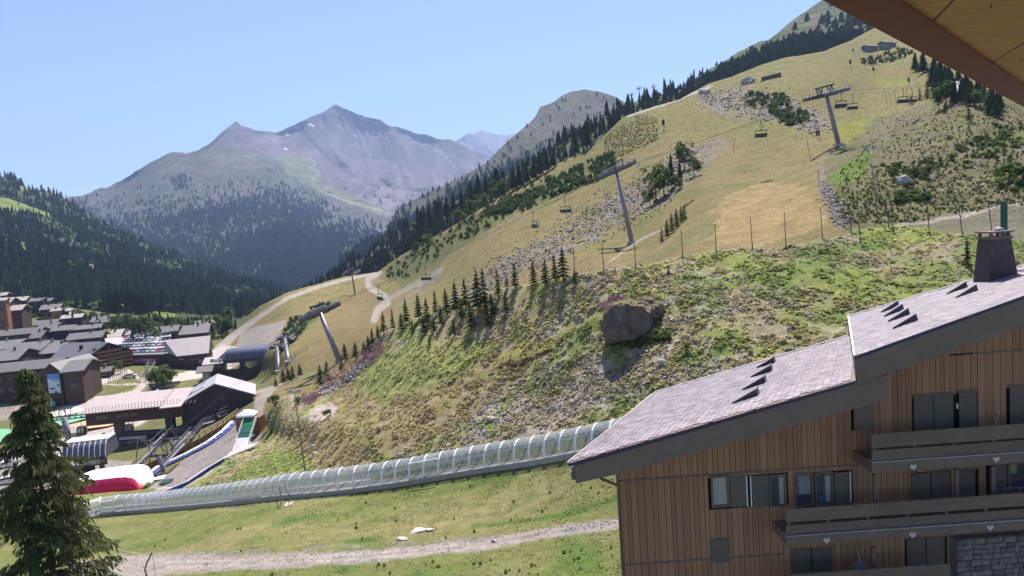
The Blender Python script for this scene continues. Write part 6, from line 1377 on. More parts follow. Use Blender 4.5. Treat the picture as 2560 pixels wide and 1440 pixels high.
for j in range(3):
    for k in range(30): x = .4+k*(x1-1.0)/30+(.35 if j % 2 else 0); y = -.7+j*1.0; sg.box((x, y, zlo+(y+1.2)*slope+.28), (.16, .1, .18))
sgo = sg.build('snow_guards', mat('snow_guard', (.25, .2, .2), .6), rf); sgo['kind'] = 'stuff'
sm = MB()
for k in range(26): x = .2+k*.93; sm.beam((x, -1.2, zlo+.20), (x, DD+.8, zlo+(DD+2)*slope+.20), .04, .05)
sm.build('roof_seams', M_ROOFP, rf)['kind'] = 'stuff'
for k, u in enumerate((244, 258, 292, 308, 328)):
    x = GL(u, 1030).x; f = MB().span((x-.6, -.08, -.1), (x+.6, .02, .7)).build('window', M_FRM, o); MB().span((x-.5, -.11, 0), (x+.5, -.07, .6)).build('pane', M_WIN, f)
def pillar(u0, u1, v1, label_):
    t_ = GL(u0, 1047); xb = GL(u1, v1); mb = MB(); mb.hexa([(t_.x-.8, 3, ZG-A.z-1), (t_.x+.8, 3, ZG-A.z-1), (t_.x+.8, 4.8, ZG-A.z-1), (t_.x-.8, 4.8, ZG-A.z-1), (t_.x-.85, 3, -1.2), (t_.x+.85, 3, -1.2), (t_.x+.85, 4.8, -1.2), (t_.x-.85, 4.8, -1.2)]); mb.build('pillar', mat('grey_concrete_pillar', (.15, .145, .155), .8, var=.1), o)
pillar(272, 0, 1130, ''); pillar(398, 0, 1110, '')
# hall B with gable to the viewer
dB = 152; A2_ = P(459, 1085, dB); o = empty('station_gable_hall', A2_, rad(20), 'black timber hall with broad pale grey gable roof behind the white tent', 'hall'); w = (622-459)*dB/F*1.07
zl = (1082-1006)*dB/F*1.0; zp = (1079-970)*dB/F+.6; zr_ = (1072-996)*dB/F+.0; xm = (539-459)*dB/F*1.04; DB = 11
MB().prism([(0, 0, -4), (w-.5, 0, -4), (w-.5, 0, zr_-.1), (xm, 0, zp-.15), (0, 0, zl-.1)], (0, DB, 0)).build('wall', mat('black_timber', (.058, .046, .050), .7, var=.15, scale=.8, stretch=(6, 6, .3)), o)
rf = MB().prism([(-.6, -.7, zl-.2), (xm, -.7, zp), (w+.2, -.7, zr_-.2), (w+.2, -.7, zr_+.02), (xm, -.7, zp+.24), (-.6, -.7, zl+.02)], (0, DB+1.4, 0)).build('roof', mat('pale_grey_roof', (.36, .33, .35), .5, var=.06), o)
MB().prism([(-.6, -.75, zl-.25), (xm, -.75, zp-.05), (w+.2, -.75, zr_-.25), (w+.2, -.75, zr_-.55), (xm, -.75, zp-.38), (-.6, -.75, zl-.55)], (0, .08, 0)).build('barge_board', M_EDGE, rf)
rp_ = MB()
for (ya, yb, xa) in ((3, 9, .2), (9, 14, .6)): rp_.beam((xm*.1+xa, ya, zl+.35+(zp-zl)*.12), (xm*.65, ya, zl+.3+(zp-zl)*.66), .22, .12)
rp_.build('roof_rail', M_STL, rf)
MB().span((-1, -.3, -4), (w*.92, .4, 1.6)).build('concrete_plinth', mat('plinth_grey', (.14, .14, .16), .9, var=.1), o)
for k in range(4): MB().span((.8+k*3.1, -.15, 3.0), (3.5+k*3.1, -.02, 3.15)).build('wall_rail', M_STL, o)
MB().tube([(w-.3, -.5, zr_-.1), (w-.5, -.2, zr_-1.0), (w-.5, -.2, -2)], .12, 6).build('downpipe', M_GALV, o)
# a chair that hangs in front of the black wall
c = chair(P(555, 992, 142), 1.35, 'white-framed chair hanging in front of the black station wall', True, sc=1.15)
# outside stair of hall B
sS = P(460, 1120, 135); sE = P(505, 1062, 139); sF = P(530, 1056, 140); o = empty('galvanised_stair', sS, 0, 'galvanised outdoor stair and landing in front of the black hall', 'stairs'); q = sE-sS; q2 = sF-sS
for y in (0, 1.4):
    off = Vector((0, y, 0)); MB().beam(off, q+off, .12, .3).build('stringer', M_GALV, o)
    mb = MB(); mb.tube([off+Vector((0, 0, 1.1)), q+off+Vector((0, 0, 1.1)), q2+off+Vector((0, 0, 1.1))], .05, 5); mb.tube([off+Vector((0, 0, .6)), q+off+Vector((0, 0, .6)), q2+off+Vector((0, 0, .6))], .04, 5); mb.build('handrail', M_GALV, o)
    for k in range(7): p_ = q*(k/6)+off; MB().tube([p_, p_+Vector((0, 0, 1.1))], .05, 5).build('baluster', M_GALV, o)
MB().hexa([q+Vector((0, -.1, -.1)), q2+Vector((0, -.1, -.1)), q2+Vector((0, 1.5, -.1)), q+Vector((0, 1.5, -.1)), q+Vector((0, -.1, .05)), q2+Vector((0, -.1, .05)), q2+Vector((0, 1.5, .05)), q+Vector((0, 1.5, .05))]).build('landing', M_GALV, o)
for k in range(16): p_ = q*((k+.5)/16); MB().span((p_.x-.3, -.05+p_.y, p_.z), (p_.x+.3, 1.45+p_.y, p_.z+.05)).build('step', M_GALV, o)
# gondola lift head and cabins
tG = P(160, 1045, 150); pylon(Vector((tG.x+.6, tG.y, ZG)), tG, 3.0, 15, Vector((1, .1, .02)), 'grey gondola pylon with long wheel trains left of the pink-roofed station', r0=.7, r1=.55, wheels=12)
def cabin(u, v, d_, label):
    q = P(u, v, d_); o = empty('gondola_cabin', q, rad(15), label, 'cabin', 'cabins of the gondola lift'); MB().tube([(0, 0, 0), (0, 0, -1.3)], .06, 5).build('hanger', M_STL, o)
    b = MB(); prof = [(0.75, -1.3), (1.0, -1.7), (1.05, -2.5), (.9, -3.2), (.7, -3.35)]
    ring = []; n = 10
    for (rr, z) in prof:
        ring.append([(math.copysign(abs(math.cos(2*math.pi*k/n))**.6, math.cos(2*math.pi*k/n))*rr, math.copysign(abs(math.sin(2*math.pi*k/n))**.6, math.sin(2*math.pi*k/n))*rr*.9, z) for k in range(n)])
    vs = [p for rg in ring for p in rg]; fs = [(i*n+k, (i+1)*n+k, (i+1)*n+(k+1) % n, i*n+(k+1) % n) for i in range(len(prof)-1) for k in range(n)]+[tuple(range(n))[::-1], tuple((len(prof)-1)*n+k for k in range(n))]
    b.add(vs, fs); b.build('shell', mat('cabin_shell', (.09, .085, .10), .35, var=.05), o)
    for sx in (-.32, .32): MB().box((sx, -.93, -2.1), (.42, .10, .9)).build('window', mat('cabin_window', (.45, .5, .55), .1, spec=.9), o)
    MB().box((0, 0, -1.28), (1.3, 1.1, .14)).build('roof_cap', M_GALV, o)
cabin(202, 1051, 152, 'gondola cabin hanging left of the station pillar'); cabin(320, 1046, 158, 'gondola cabin hanging between the two station pillars')
# ---- chairlift bottom station COMBES
dQ = 122; A = P(157, 1152, dQ); o = empty('combes_station', A, rad(10), 'small arched grey and blue lift station with the sign COMBES under it', 'station'); w = (258-157)*dQ/F; h = (1150-1112)*dQ/F
n = 8; prof = [(0, 0, 0)]+[(0, -.1+1.6*(1-math.cos(math.pi/2*k/n)), h*math.sin(math.pi/2*k/n)*.98) for k in range(n+1)]+[(0, 4.6, h*.98), (0, 5.6, h*.5), (0, 5.8, 0)]
MB().prism([(x, y, z) for x, y, z in prof], (w, 0, 0)).build('hood', mat('hood_blue_grey', (.10, .10, .14), .35, var=.08), o, smooth=False)
MB().span((0-.1, 1.2, h*.97), (w+.1, 4.8, h*1.05)).build('roof_top', mat('hood_top_pale', (.45, .42, .42), .6), o)
for k in range(9):
    x = w*k/8; rb = MB(); pr = [(x-.08, y-.08, z+.03) for _, y, z in prof[1:n+2]]
    for i in range(n): rb.beam(pr[i], pr[i+1], .14, .10, (1, 0, 0))
    rb.build('hood_rib', M_ALU, o)
sgn = MB().span((w*.28, -.35, -1.45), (w+.1, -.15, -.15)).build('sign_board', mat('sign_brown', (.085, .05, .05), .6), o)
text(sgn, 'COMBES', (w*.58, -.38, -.85), 1.05, mat('sign_letters', (.72, .66, .62), .6)); MB().span((w*.33, -.40, -1.0), (w*.37, -.36, -.7)).build('mark', M_WHT, sgn); MB().beam((w*.86, -.38, -.8), (w*.97, -.38, -.75), .04, .1).build('arrow', M_RENDER, sgn)
MB().span((w*.72, 1.5, -6), (w*.80, 2.3, -.1)).build('column', M_STL, o); MB().span((w*.30, 1.5, -6), (w*.38, 2.3, -.1)).build('column', M_STL, o); MB().span((0, .2, -.2), (w, 5.4, .0)).build('floor_beam', M_STL, o)
# mechanical heads between station and stair
for (tu, tv, bu, bv, dd, lab, tr) in ((400, 1138, 415, 1185, 121, 'low brown-footed lift pylon with tangled wheel trains above the inflatable', 9.0), (428, 1098, 446, 1150, 132, 'lift pylon with silver wheel trains in front of the galvanised stair', 6.0)):
    t_ = P(tu, tv, dd); b_ = Vector((t_.x+.8, t_.y, ZG-1)); pylon(b_, t_, 4.0, tr, (P(490, 1010, dd+30)-P(330, 1165, dd)).normalized(), lab, r0=.45, r1=.4, wheels=9, gantry=True)
a_, b_ = P(330, 1128, 136), P(336, 1172, 136); o = empty('start_gate_post', b_, 0, 'thin grey mast with stays beside the COMBES station', 'mast'); MB().tube([(0, 0, -1), P(345, 1095, 136)-b_], .12, 6).build('mast', M_GALV, o); MB().tube([P(345, 1095, 136)-b_, P(395, 1128, 134)-b_], .05, 5).build('stay', M_GALV, o); MB().tube([P(345, 1095, 136)-b_, P(430, 1120, 134)-b_], .05, 5).build('stay', M_GALV, o)
cable([ROPE[True][0], P(430, 1092, 140)], .03, 'near cable from the leaning pylon down to the lower station', 0.01); cable([ROPE[False][0], P(436, 1086, 144)], .03, 'far cable from the leaning pylon down to the lower station', 0.01)
# machine room / control deck, walls of stones in front
o = empty('dark_platform', P(300, 1095, 150), 0, 'dark low platform with pale beam between the station pillars', 'platform'); MB().span((0, 0, -1.5), (12, 4, .4)).build('deck', M_WALLD, o); MB().span((0, -.3, -.4), (6, 0, .2)).build('beam', M_RENDER, o); MB().span((-.5, -.2, .4), (13, .1, .9)).build('rail', M_STL, o)
for k in range(7): q = on2(300+k*13, 1112-k*1.5); m_ = MB().blob((0, 0, .3), (1.0, .7, .55), 7, 4, .25, random.Random(k)); o2 = m_.build('boulder', M_STONE); o2.location = q; tag(o2, ['leftmost', 'second', 'third', 'fourth', 'fifth', 'sixth', 'rightmost'][k]+' of the boulders in the row under the gondola station', 'boulder', 'boulders under the station')
# kiosk and statues by the path
for k, (u, v0, v1) in enumerate(((183, 1092, 1110), (191, 1078, 1108), (200, 1080, 1108), (224, 1098, 1112), (262, 1085, 1106))):
    b_ = P(u, v1, 160); H = (v1-v0)*160/F; o = empty('totem', b_, 0, ['leftmost dark totem beside the kiosk', 'tall dark totem next to the white kiosk', 'bent dark totem under the left cabin', 'small dark stump alone by the path', 'dark block next to the left station pillar'][k], 'sculpture'); MB().tube([(0, 0, -.5), (.2, 0, H*.5), (0, 0, H)], .42, 6, .3).build('trunk', M_BLK, o); MB().blob((0, 0, H), (.5, .4, .4), 7, 4).build('head', M_BLK, o)
o = house(176, 188, 1092, 10, 5, 163, 'tiny kiosk with a cream panel beside the dark totems', name='kiosk', cat='kiosk', wm=M_RENDER, rm=M_ROOFL, rows=0, cols=0, chim=0)
o = house(178, 190, 1196, 16, 8, 126, 'little hut with a light plank roof behind the pink inflatable', name='ticket_hut', cat='hut', wm=M_WALLR, rm=M_ROOFM, rows=1, cols=1, chim=0, deg=-25)
# ================================================================== ARCHED LIFT STATION
dH = 226; A = P(566, 915, dH); o = empty('arched_station', A, rad(4), 'lift station with long arched blue-grey ribbed hood on pillars, above a plank wall', 'station'); w = (690-566)*dH/F; h = 24*dH/F
n = 8; z0 = 15*dH/F
def hood(x): return [(x, 2.6-2.9*math.cos(math.pi*k/(2*n)*.9), z0+h*math.sin(math.pi*k/(2*n))*.95) for k in range(n+1)]
hp = hood(0)
MB().prism(hp+[(0, 6.0, z0+h*.95), (0, 7.6, z0+h*.3), (0, 7.6, z0-.6), (0, .2, z0-.6)], (w, 0, 0)).build('hood', mat('hood_navy', (.085, .095, .15), .3, var=.08), o)
MB().prism([(-3.5, 1.0, z0), (-3.5, 6.6, z0), (0, 7.6, z0), (0, -.3, z0)], (0, 0, .1)).build('hood_floor', M_STL, o)
MB().add([(-3.6, 1.2, z0), (-3.6, 6.4, z0), (0, 7.6, z0+.2), (0, -.3, z0+.2), (0, 2.4, z0+h*.95), (0, 6.0, z0+h*.95)], [(0, 1, 5, 4), (0, 4, 3), (1, 2, 5)]).build('hood_nose', MATS['hood_navy'], o)
for k in range(19):
    x = w*k/18; rb = MB(); pr = [(x, y-.06, z+.04) for _, y, z in hood(x)]
    for i in range(n): rb.beam(pr[i], pr[i+1], .14, .10, (1, 0, 0))
    rb.build('hood_rib', M_GALV, o)
MB().span((0, .1, z0-1.2), (w, .4, z0-.1)).build('edge_beam', M_STL, o)
for x in (w*.25, w*.86): MB().span((x-.6, 2.4, -3.5), (x+.6, 4.2, z0)).build('pillar', mat('grey_concrete_pillar', (.15, .145, .155)), o); MB().span((x-1.1, 2.0, -3.5), (x+1.1, 4.6, -1.4)).build('pillar_foot', M_WALLR, o)
MB().span((-7, -1.5, -4.5), (9, -1.2, -1.0)).build('plank_wall', M_WALLD, o); MB().beam((9, -1.5, -1.6), (17, 1, -1.4), .2, 2.2).build('plank_wall', M_WALLD, o)
for k in range(12): MB().tube([(-7+k*1.9, -1.35, -1), (-7+k*1.9, -1.35, .1)], .06, 5).build('rail_post', M_GALV, o)
MB().beam((-7, -1.35, .1), (15, -1.2, .3), .08, .1).build('rail', M_GALV, o)
o = house(514, 552, 940, 28, 16, 224, 'little dark control building with a pale flat roof left of the arched hood', name='lift_cabin', cat='hut', wm=M_WALLD, rm=M_ROOFM, rows=2, cols=3, chim=0, pitch=12)
for k in range(3): q = P(530+k*10, 902, 222); o = MB().box(q, (1.1, .4, 1.2)).build('equipment_box', [M_RENDER, M_WHT, M_RENDER][k]); tag(o, ['left', 'middle', 'right'][k]+' pale box on the terrace of the lift control building', 'box')
o = house(507, 520, 948, 22, 6, 216, 'white and teal ticket booth under a small canopy', name='ticket_booth', cat='booth', wm=mat('booth_teal', (.35, .45, .47), .6), rm=M_ROOF, rows=1, cols=1, chim=0, over=1.6)
# piste basher shelter & white bridge behind
o = MB().beam(P(652, 868, 250), P(662, 852, 250), 1.4, .3).build('white_slide', M_WHT); tag(o, 'small white slide behind the arched lift station', 'slide')
# ================================================================== JUMP RAMP, TENT, INFLATABLE
M_WOODR = mat('ramp_timber', (.22, .115, .065), .75, var=.25, scale=1, stretch=(1, 1, 1)); M_TUBB = mat('ramp_blue', (.05, .06, .20), .4, var=.15); M_TUBW = mat('ramp_white', (.62, .62, .68), .5)
r0 = [(352, 1210, 121), (410, 1168, 123), (470, 1140, 125), (530, 1108, 127), (570, 1078, 128), (592, 1056, 129)]
RP = []
for u, v, d_ in r0: q = on2(u, v); RP.append(Vector((q.x, q.y, q.z+.25)))
o = empty('slide_track', RP[0], 0, 'long blue and white slide track running up beside the timber rail', 'slide')
for (off, wd, hh, m_, nm) in ((0, .9, .12, M_TUBB, 'blue_lane'), (.9, .7, .22, M_TUBW, 'white_edge'), (-.55, .22, .16, M_TUBB, 'blue_edge')):
    mb = MB()
    for i in range(len(RP)-1):
        dd = (RP[i+1]-RP[i]).normalized(); nrm = Vector((-dd.y, dd.x, 0)).normalized(); mb.beam(RP[i]-RP[0]+nrm*off+Vector((0, 0, .05)), RP[i+1]-RP[0]+nrm*off+Vector((0, 0, .05)), wd, hh)
    mb.build(nm, m_, o)
for k in range(12):
    t = k/11*(len(RP)-1); i = min(int(t), len(RP)-2); q = RP[i].lerp(RP[i+1], t-i)-RP[0]; MB().box(q+Vector((0, 0, .3)), (.3, .3, .25)).build('clamp', M_WHT, o)
rl = [(358, 1178, 127), (430, 1144, 128), (500, 1108, 130), (560, 1072, 132), (598, 1044, 133)]
RL = [Vector(on2(u, v)) for u, v, d_ in rl]; o = empty('timber_rail', RL[0], 0, 'brown timber side wall with an orange hand rail climbing to the tent', 'railing')
for i in range(len(RL)-1):
    a_, b_ = RL[i]-RL[0], RL[i+1]-RL[0]; MB().beam(a_+Vector((0, 0, .35)), b_+Vector((0, 0, .35)), .15, 1.3).build('side_board', M_WOODR, o); MB().beam(a_+Vector((0, 0, 1.9)), b_+Vector((0, 0, 1.9)), .14, .16).build('hand_rail', mat('rail_orange_wood', (.42, .27, .14), .7), o)
    for k in range(4): q = a_.lerp(b_, k/4); MB().span((q.x-.09, q.y-.09, q.z), (q.x+.09, q.y+.09, q.z+1.95)).build('rail_post', mat('rail_orange_wood', (.42, .27, .14)), o)
# slide kicker (white), green mats, platform and tent
dT = 113; A = P(620, 1062, dT); o = empty('start_platform', A, rad(-4), 'wooden start platform with green mats above a white slide chute', 'platform'); o.scale = (.9, .9, .9)
def TL(u, v, dd=dT): return P(u, v, dd)-A
MB().span((-1.6, 1.2, -2.2), (1.7, 3.6, 1.0)).build('platform_deck', M_WOODR, o)
MB().span((-2.8, 1.0, -2.2), (-1.7, 3.4, 1.6)).build('side_steps', M_WOODR, o)
for k in range(3):
    z = .75-k*1.0; y = 1.0-k*1.25; MB().prism([(-1.05, y, z), (1.05, y, z), (1.05, y-1.15, z-.9), (-1.05, y-1.15, z-.9)], (0, .05, .10)).build('green_mat', mat('mat_green_%d' % k, ((.02, .16, .09), (.02, .12, .09), (.02, .09, .08))[k], .8), o)
for s in (-1, 1): MB().beam((s*1.18, 1.1, .95), (s*1.18, -2.7, -2.1), .12, .5).build('slide_rail', M_WHT, o)
MB().prism([(-1.25, -2.6, -2.0), (1.25, -2.6, -2.0), (1.45, -5.4, -4.6), (1.25, -6.6, -4.9), (-1.05, -6.6, -5.2), (-1.3, -5.4, -4.8)], (0, .15, .35)).build('white_chute', mat('chute_white', (.80, .80, .84), .5, var=.02), o)
MB().prism([(-1.3, -2.7, -2.6), (-1.35, -5.6, -5.2), (-1.35, -5.6, -6.2), (-1.3, -2.7, -4.2)], (-.2, 0, 0)).build('chute_side', mat('chute_lilac', (.50, .46, .62), .7), o)
MB().prism([(1.3, -2.7, -2.3), (1.6, -5.6, -4.7), (1.75, -5.6, -5.6), (1.5, -2.7, -4.0)], (.3, 0, 0)).build('chute_side', mat('chute_lilac', (.50, .46, .62)), o)
t_ = empty('white_tent', P(619, 1047, dT+2), 0, 'white pop-up tent with peaked canopy at the top of the slide', 'tent'); t_.scale = (.88, .88, .88)
cn = [(-1.65, -1.3), (1.65, -1.3), (1.65, 1.3), (-1.65, 1.3)]
mb = MB(); z1, z2, z3 = .62, .95, 1.75; mb.add([(x, y, z1) for x, y in cn]+[(x, y, z2) for x, y in cn]+[(x*.42, y*.42, z3-.1) for x, y in cn]+[(x*.3, y*.3, z3) for x, y in cn], [(i+4*l, (i+1) % 4+4*l, (i+1) % 4+4*l+4, i+4*l+4) for l in range(3) for i in range(4)]+[(12, 13, 14, 15)]); mb.build('canopy', mat('tent_white', (.78, .76, .82), .7, var=.03), t_)
for x, y in cn: MB().span((x*.95-.04, y*.95-.04, -1.6), (x*.95+.04, y*.95+.04, z2)).build('leg', M_GALV, t_)
MB().span((-1.4, 1.2, -.6), (1.4, 1.28, .7)).build('back_panel', mat('tent_back', (.30, .20, .16), .8), t_)
# inflatable cushion
dI = 116; A = Vector(on2(255, 1240)); o = empty('air_cushion', A, rad(5), 'huge inflatable landing cushion, white on top with a magenta side', 'inflatable')
wI_ = 168*dI/F; n = 16; m_ = 8; V_ = []; 
def grid(fn, n, m):
    V = [fn(i/n, j/m) for i in range(n+1) for j in range(m+1)]; return V, [(i*(m+1)+j, (i+1)*(m+1)+j, (i+1)*(m+1)+j+1, i*(m+1)+j+1) for i in range(n) for j in range(m)]
V, Fx = grid(lambda s, t: ((s-.48)*wI_*(1-.05*(2*t-1)**2), 6.0*t-.2, .25+2.9*(max(1e-3, 1-(2*s-1)**6))**.5*(.82+.18*math.sin(math.pi*t))+.3*s), n, m_); MB().add(V, Fx).build('top_skin', mat('cushion_white', (.80, .79, .78), .7, var=.02), o, smooth=True)
V, Fx = grid(lambda s, t: ((s-.48)*wI_*1.02, -.25-.75*math.sin(math.pi*t)-.08*math.sin(s*60), (.25+2.9*(max(1e-3, 1-(2*s-1)**6))**.5*.82+.3*s)*t), 48, 5); MB().add(V, Fx).build('side_skin', mat('cushion_magenta', (.55, .02, .12), .55, var=.25, scale=.6, col2=(.72, .02, .10)), o, smooth=True)
mb = MB(); mb.tube([(-wI_*.48, -.7, .15), (wI_*.25, -.85, .55)], .38, 8); mb.build('orange_roll', mat('cushion_orange', (.75, .16, .05), .6), o, smooth=True)
MB().blob((wI_*.49, .3, .7), (.6, 1.0, .7), 10, 6).build('end_bulge', mat('cushion_coral', (.72, .20, .12), .6), o, smooth=True)
text(o, 'PARK', (-wI_*.15, -.86, 1.0), .9, mat('cushion_print', (.30, .05, .16), .7))
q = Vector(on2(352, 1210)); o = empty('kicker_fin', q, rad(-20), 'red curved kicker with a white rim at the foot of the slide track', 'kicker')
prof = [(-1.4, 1.9), (-.9, 1.3), (0, .75), (1.2, .4), (2.8, .25)]
MB().prism([(x, 0, z) for x, z in prof]+[(2.6, 0, -.2), (-.6, 0, -.4)], (0, 1.6, 0)).build('red_body', mat('kicker_red', (.45, .03, .04), .6), o)
mb = MB()
for i in range(len(prof)-1): mb.beam((prof[i][0], .8, prof[i][1]+.08), (prof[i+1][0], .8, prof[i+1][1]+.08), 1.9, .22, (0, 0, 1))
mb.build('white_rim', M_WHT, o)
for (u, v, c_, lab) in ((396, 1203, (.5, .5, .62), 'pale folded mat lying on the gravel at the slide foot'), (410, 1213, (.02, .05, .05), 'dark folded mat lying on the gravel next to the pale one')):
    q = Vector(on2(u, v)); o = MB().prism([(-.9, 0, .05), (.9, 0, .15), (1.0, 1.2, .45), (-.7, 1.2, .3)], (0, 0, .2)).build('crash_mat', mat('mat_'+lab[:4], c_, .7)); o.location = q; tag(o, lab, 'mat')
# berm edge of the gravel (white and blue liner)
bl = [(420, 1232), (470, 1212), (520, 1180), (560, 1160), (600, 1142), (640, 1122)]
o = empty('berm_liner', on1(420, 1236), 0, 'pale liner edging the gravel landing behind the tunnel', 'edging')
BL = [Vector(on1(u, max(v, lerp_poly(BANK_TOP, u)+3))) for u, v in bl]
mb, mb2 = MB(), MB()
for a_, b_ in zip(BL[:-1], BL[1:]): mb.beam(a_+Vector((0, 0, .35)), b_+Vector((0, 0, .35)), .35, .25); mb2.beam(a_+Vector((0, -.25, .12)), b_+Vector((0, -.25, .12)), .2, .5)
mb.build('white_band', M_TUBW, o, world=True); mb2.build('blue_band', M_TUBB, o, world=True)
# dark spoon boat: left-edge coach and roofs
for k, (u, v, c_) in enumerate(((20, 1210, (.6, .6, .62)), (12, 1170, (.65, .62, .6)), (-5, 1150, (.3, .12, .06)))):
    q = Vector(on2(u, v)); car(q, rad(30+k*40), [0, 6, 5][k], ['white vehicle behind the lower left spruce', 'pale van-like car at the left edge of the plaza', 'red-brown car at the left edge beside the green court'][k])
# rope with its anchor frame by the tunnel
fa = Vector(on1(712, 1262)); o = empty('rope_anchor', fa, 0, 'small metal anchor frame with a bench seat in front of the tunnel', 'frame')
MB().tube([(-.35, 0, -.2), (-.3, 0, 1.6), (.1, 0, 1.75), (.45, 0, 1.1), (.4, 0, .1)], .05, 6).build('bent_frame', M_GALV, o)
for k in range(3): MB().box((.3+k*.35, -.3, .1), (.28, .9, .06)).build('slat', M_RENDER, o)
o = MB().tube([P(628, 1133, 118), fa+Vector((0, 0, 1.7))], .035, 5).build('guy_rope', M_GALV); tag(o, 'slanting rope from the white chute down to the anchor frame', 'rope')
g0 = Vector(on1(372, 1445)); o = empty('bent_pole', g0, 0, 'curved metal pole with a thin rope at the edge of the gravel track', 'pole'); MB().tube([(0, 0, -.4), P(362, 1425, 42)-g0, P(366, 1410, 42)-g0, P(380, 1381, 42)-g0], .045, 6).build('pole', M_STL, o); MB().tube([P(380, 1381, 42)-g0, P(390, 1442, 42)-g0], .012, 4).build('rope', M_CAB, o)
c0 = [on1(u, v)+Vector((0, 0, .1)) for u, v in ((238, 1355), (275, 1372), (310, 1380), (345, 1387))]; o = MB().tube(c0, .03, 5).build('rope_line', M_RENDER); tag(o, 'pale rope lying along the meadow edge beside the big spruce', 'rope')
# ================================================================== TREES AND SHRUBS ONE CAN TELL APART
# ---- the big spruce at the lower left
def big_spruce():
    r = random.Random(77); top = P(62, 915, 31.0); H = 17.0; base = Vector((top.x, top.y, top.z-H)); o = empty('big_spruce', base, 0, 'big drooping spruce filling the lower left corner', 'tree')
    MB().tube([(0, 0, -2), (0.03, 0, H*.5), (0, 0, H*.97)], .24, 9, .02).build('trunk', M_BARK, o)
    V, Fc, BR = [], [], MB()
    prof = lambda h: float(np.interp(h, [0, .4, 1.4, 3.2, 5.2, 7.5, 10.0, 14, 17], [.05, .28, .60, 1.1, 1.85, 2.3, 2.8, 3.2, 3.3]))
    h = 0.15
    while h < 15.5:
        R = prof(h); nb = 4 if h < 2 else 6
        for k in range(nb):
            a = r.uniform(0, 6.283); L = R*r.uniform(.45, 1.18); dx, dy = math.cos(a), math.sin(a); z0 = H-h; rise = .12*L if h < 4 else .02*L; pts_ = []
            for i in range(6):
                t = i/5; pts_.append(Vector((dx*L*t, dy*L*t, z0+rise*math.sin(t*2.2)*1.2-L*.16*t*t)))
            BR.tube(pts_, .012+.008*L, 4, .006, cap=False)
            n = int(16+52*L)
            for j in range(n):
                t = r.uniform(.12, 1.0)**.8; q = pts_[0].lerp(pts_[-1], t) if False else pts_[min(4, int(t*5))].lerp(pts_[min(5, int(t*5)+1)], t*5-int(t*5)) if t < 1 else pts_[-1]
                spread = (1-t*.6)*.30*L**.5; c = q+Vector((-dy, dx, 0))*r.gauss(0, spread)+Vector((0, 0, r.uniform(-.04, .03)))
                ln = r.uniform(.16, .46)*(1.15 if t > .5 else .9); wd = r.uniform(.018, .042); dirv = (Vector((dx, dy, 0))*r.uniform(.05, .6)+Vector((-dy, dx, 0))*r.gauss(0, .35)+Vector((0, 0, -r.uniform(.45, 1.0)))).normalized()
                side_ = dirv.cross(Vector((r.gauss(0, 1), r.gauss(0, 1), r.gauss(0, .4)))).normalized()*wd; m = len(V)
                V.extend([c-side_*.6, c+dirv*ln*.5-side_, c+dirv*ln, c+dirv*ln*.5+side_, c+side_*.6]); Fc.append((m, m+1, m+2, m+3, m+4))
        h += .17+.017*h
    me = bpy.data.meshes.new('foliage'); me.from_pydata([tuple(p) for p in V], [], Fc); me.update(); me.materials.append(leaf_mat('big_spruce_needles', (0.060, 0.075, 0.032), (0.150, 0.165, 0.065), transl=0.4, scale=1.6, var=0)); inst('foliage', me, o)
    BR.build('branches', M_BARK, o)
big_spruce()
# ---- plantation of young spruces on the bank (foot u, v, top v)
PL = [(911,854,820),(922,841,806),(932,827,788),(960,820,769),(983,820,771),(946,838,803),(1017,813,753),(1004,827,785),(1048,799,741),(1032,838,806),(1069,820,757),(1090,788,732),(1060,841,799),(1104,820,771),(1117,788,725),(1141,785,715),(1136,841,803),(1164,774,704),(1178,827,757),(1196,778,686),(1212,771,681),(1219,820,760),(1231,792,739),(1247,746,683),(1268,729,700),(1266,785,736),(1289,729,669),(1335,718,662),(1365,715,655),(1388,706,641),(1409,704,627),(1437,711,675),(1075,872,845),(1155,800,760),(1085,832,800)]
PL.sort(); _cnt = {}
for k, (u, v, vt) in enumerate(PL):
    b = on1(u, max(v, lerp_poly(BANK_TOP, u)+4)); d = px(b)[2]; H = (v-vt)*d/F*1.12
    if u > 1330: g0 = 'in the tall rightmost cluster of the plantation'
    elif vt < 700: g0 = 'among the tall slim ones of the plantation'
    elif v > 835: g0 = 'on the lowest line of the plantation'
    elif u < 1010: g0 = 'in the dense group above the pink willowherb'
    else: g0 = 'in the middle rows of the plantation'
    n_ = _cnt.get(g0, 0); _cnt[g0] = n_+1; lab = f'young spruce, {ORD[n_]} from the left {g0}'
    plant('young_spruce', SPRY[k % 3], b, H, rnd.uniform(.95, 1.35)*(1.35 if H < 2.6 else 1.0), label=lab, group='young spruces planted on the bank')
for k, (u, v, vt, lab) in enumerate(((864, 905, 862, 'young spruce right beside the foot of the leaning pylon'), (890, 898, 858, 'small spruce between the leaning pylon and the plantation'), (855, 930, 896, 'bushy little spruce below the foot of the leaning pylon'), (709, 961, 926, 'leftmost spruce of the dark clump above the gravel track'), (722, 956, 922, 'second spruce of the dark clump above the gravel track'), (733, 952, 918, 'third spruce of the dark clump above the gravel track'), (751, 942, 912, 'rightmost spruce of the dark clump above the gravel track'), (803, 966, 917, 'slim spruce left of the pale stone band'), (820, 960, 906, 'spruce next to the upper end of the pale stone band'), (690, 968, 945, 'lowest shrubby spruce beside the gravel track'))):
    b = on2(u, v) if u > 860 or v < 945 else on2(u, v); d = px(b)[2]; plant('young_spruce', SPRY[k % 3], b, (v-vt)*d/F*1.1, 1.6, label=lab)
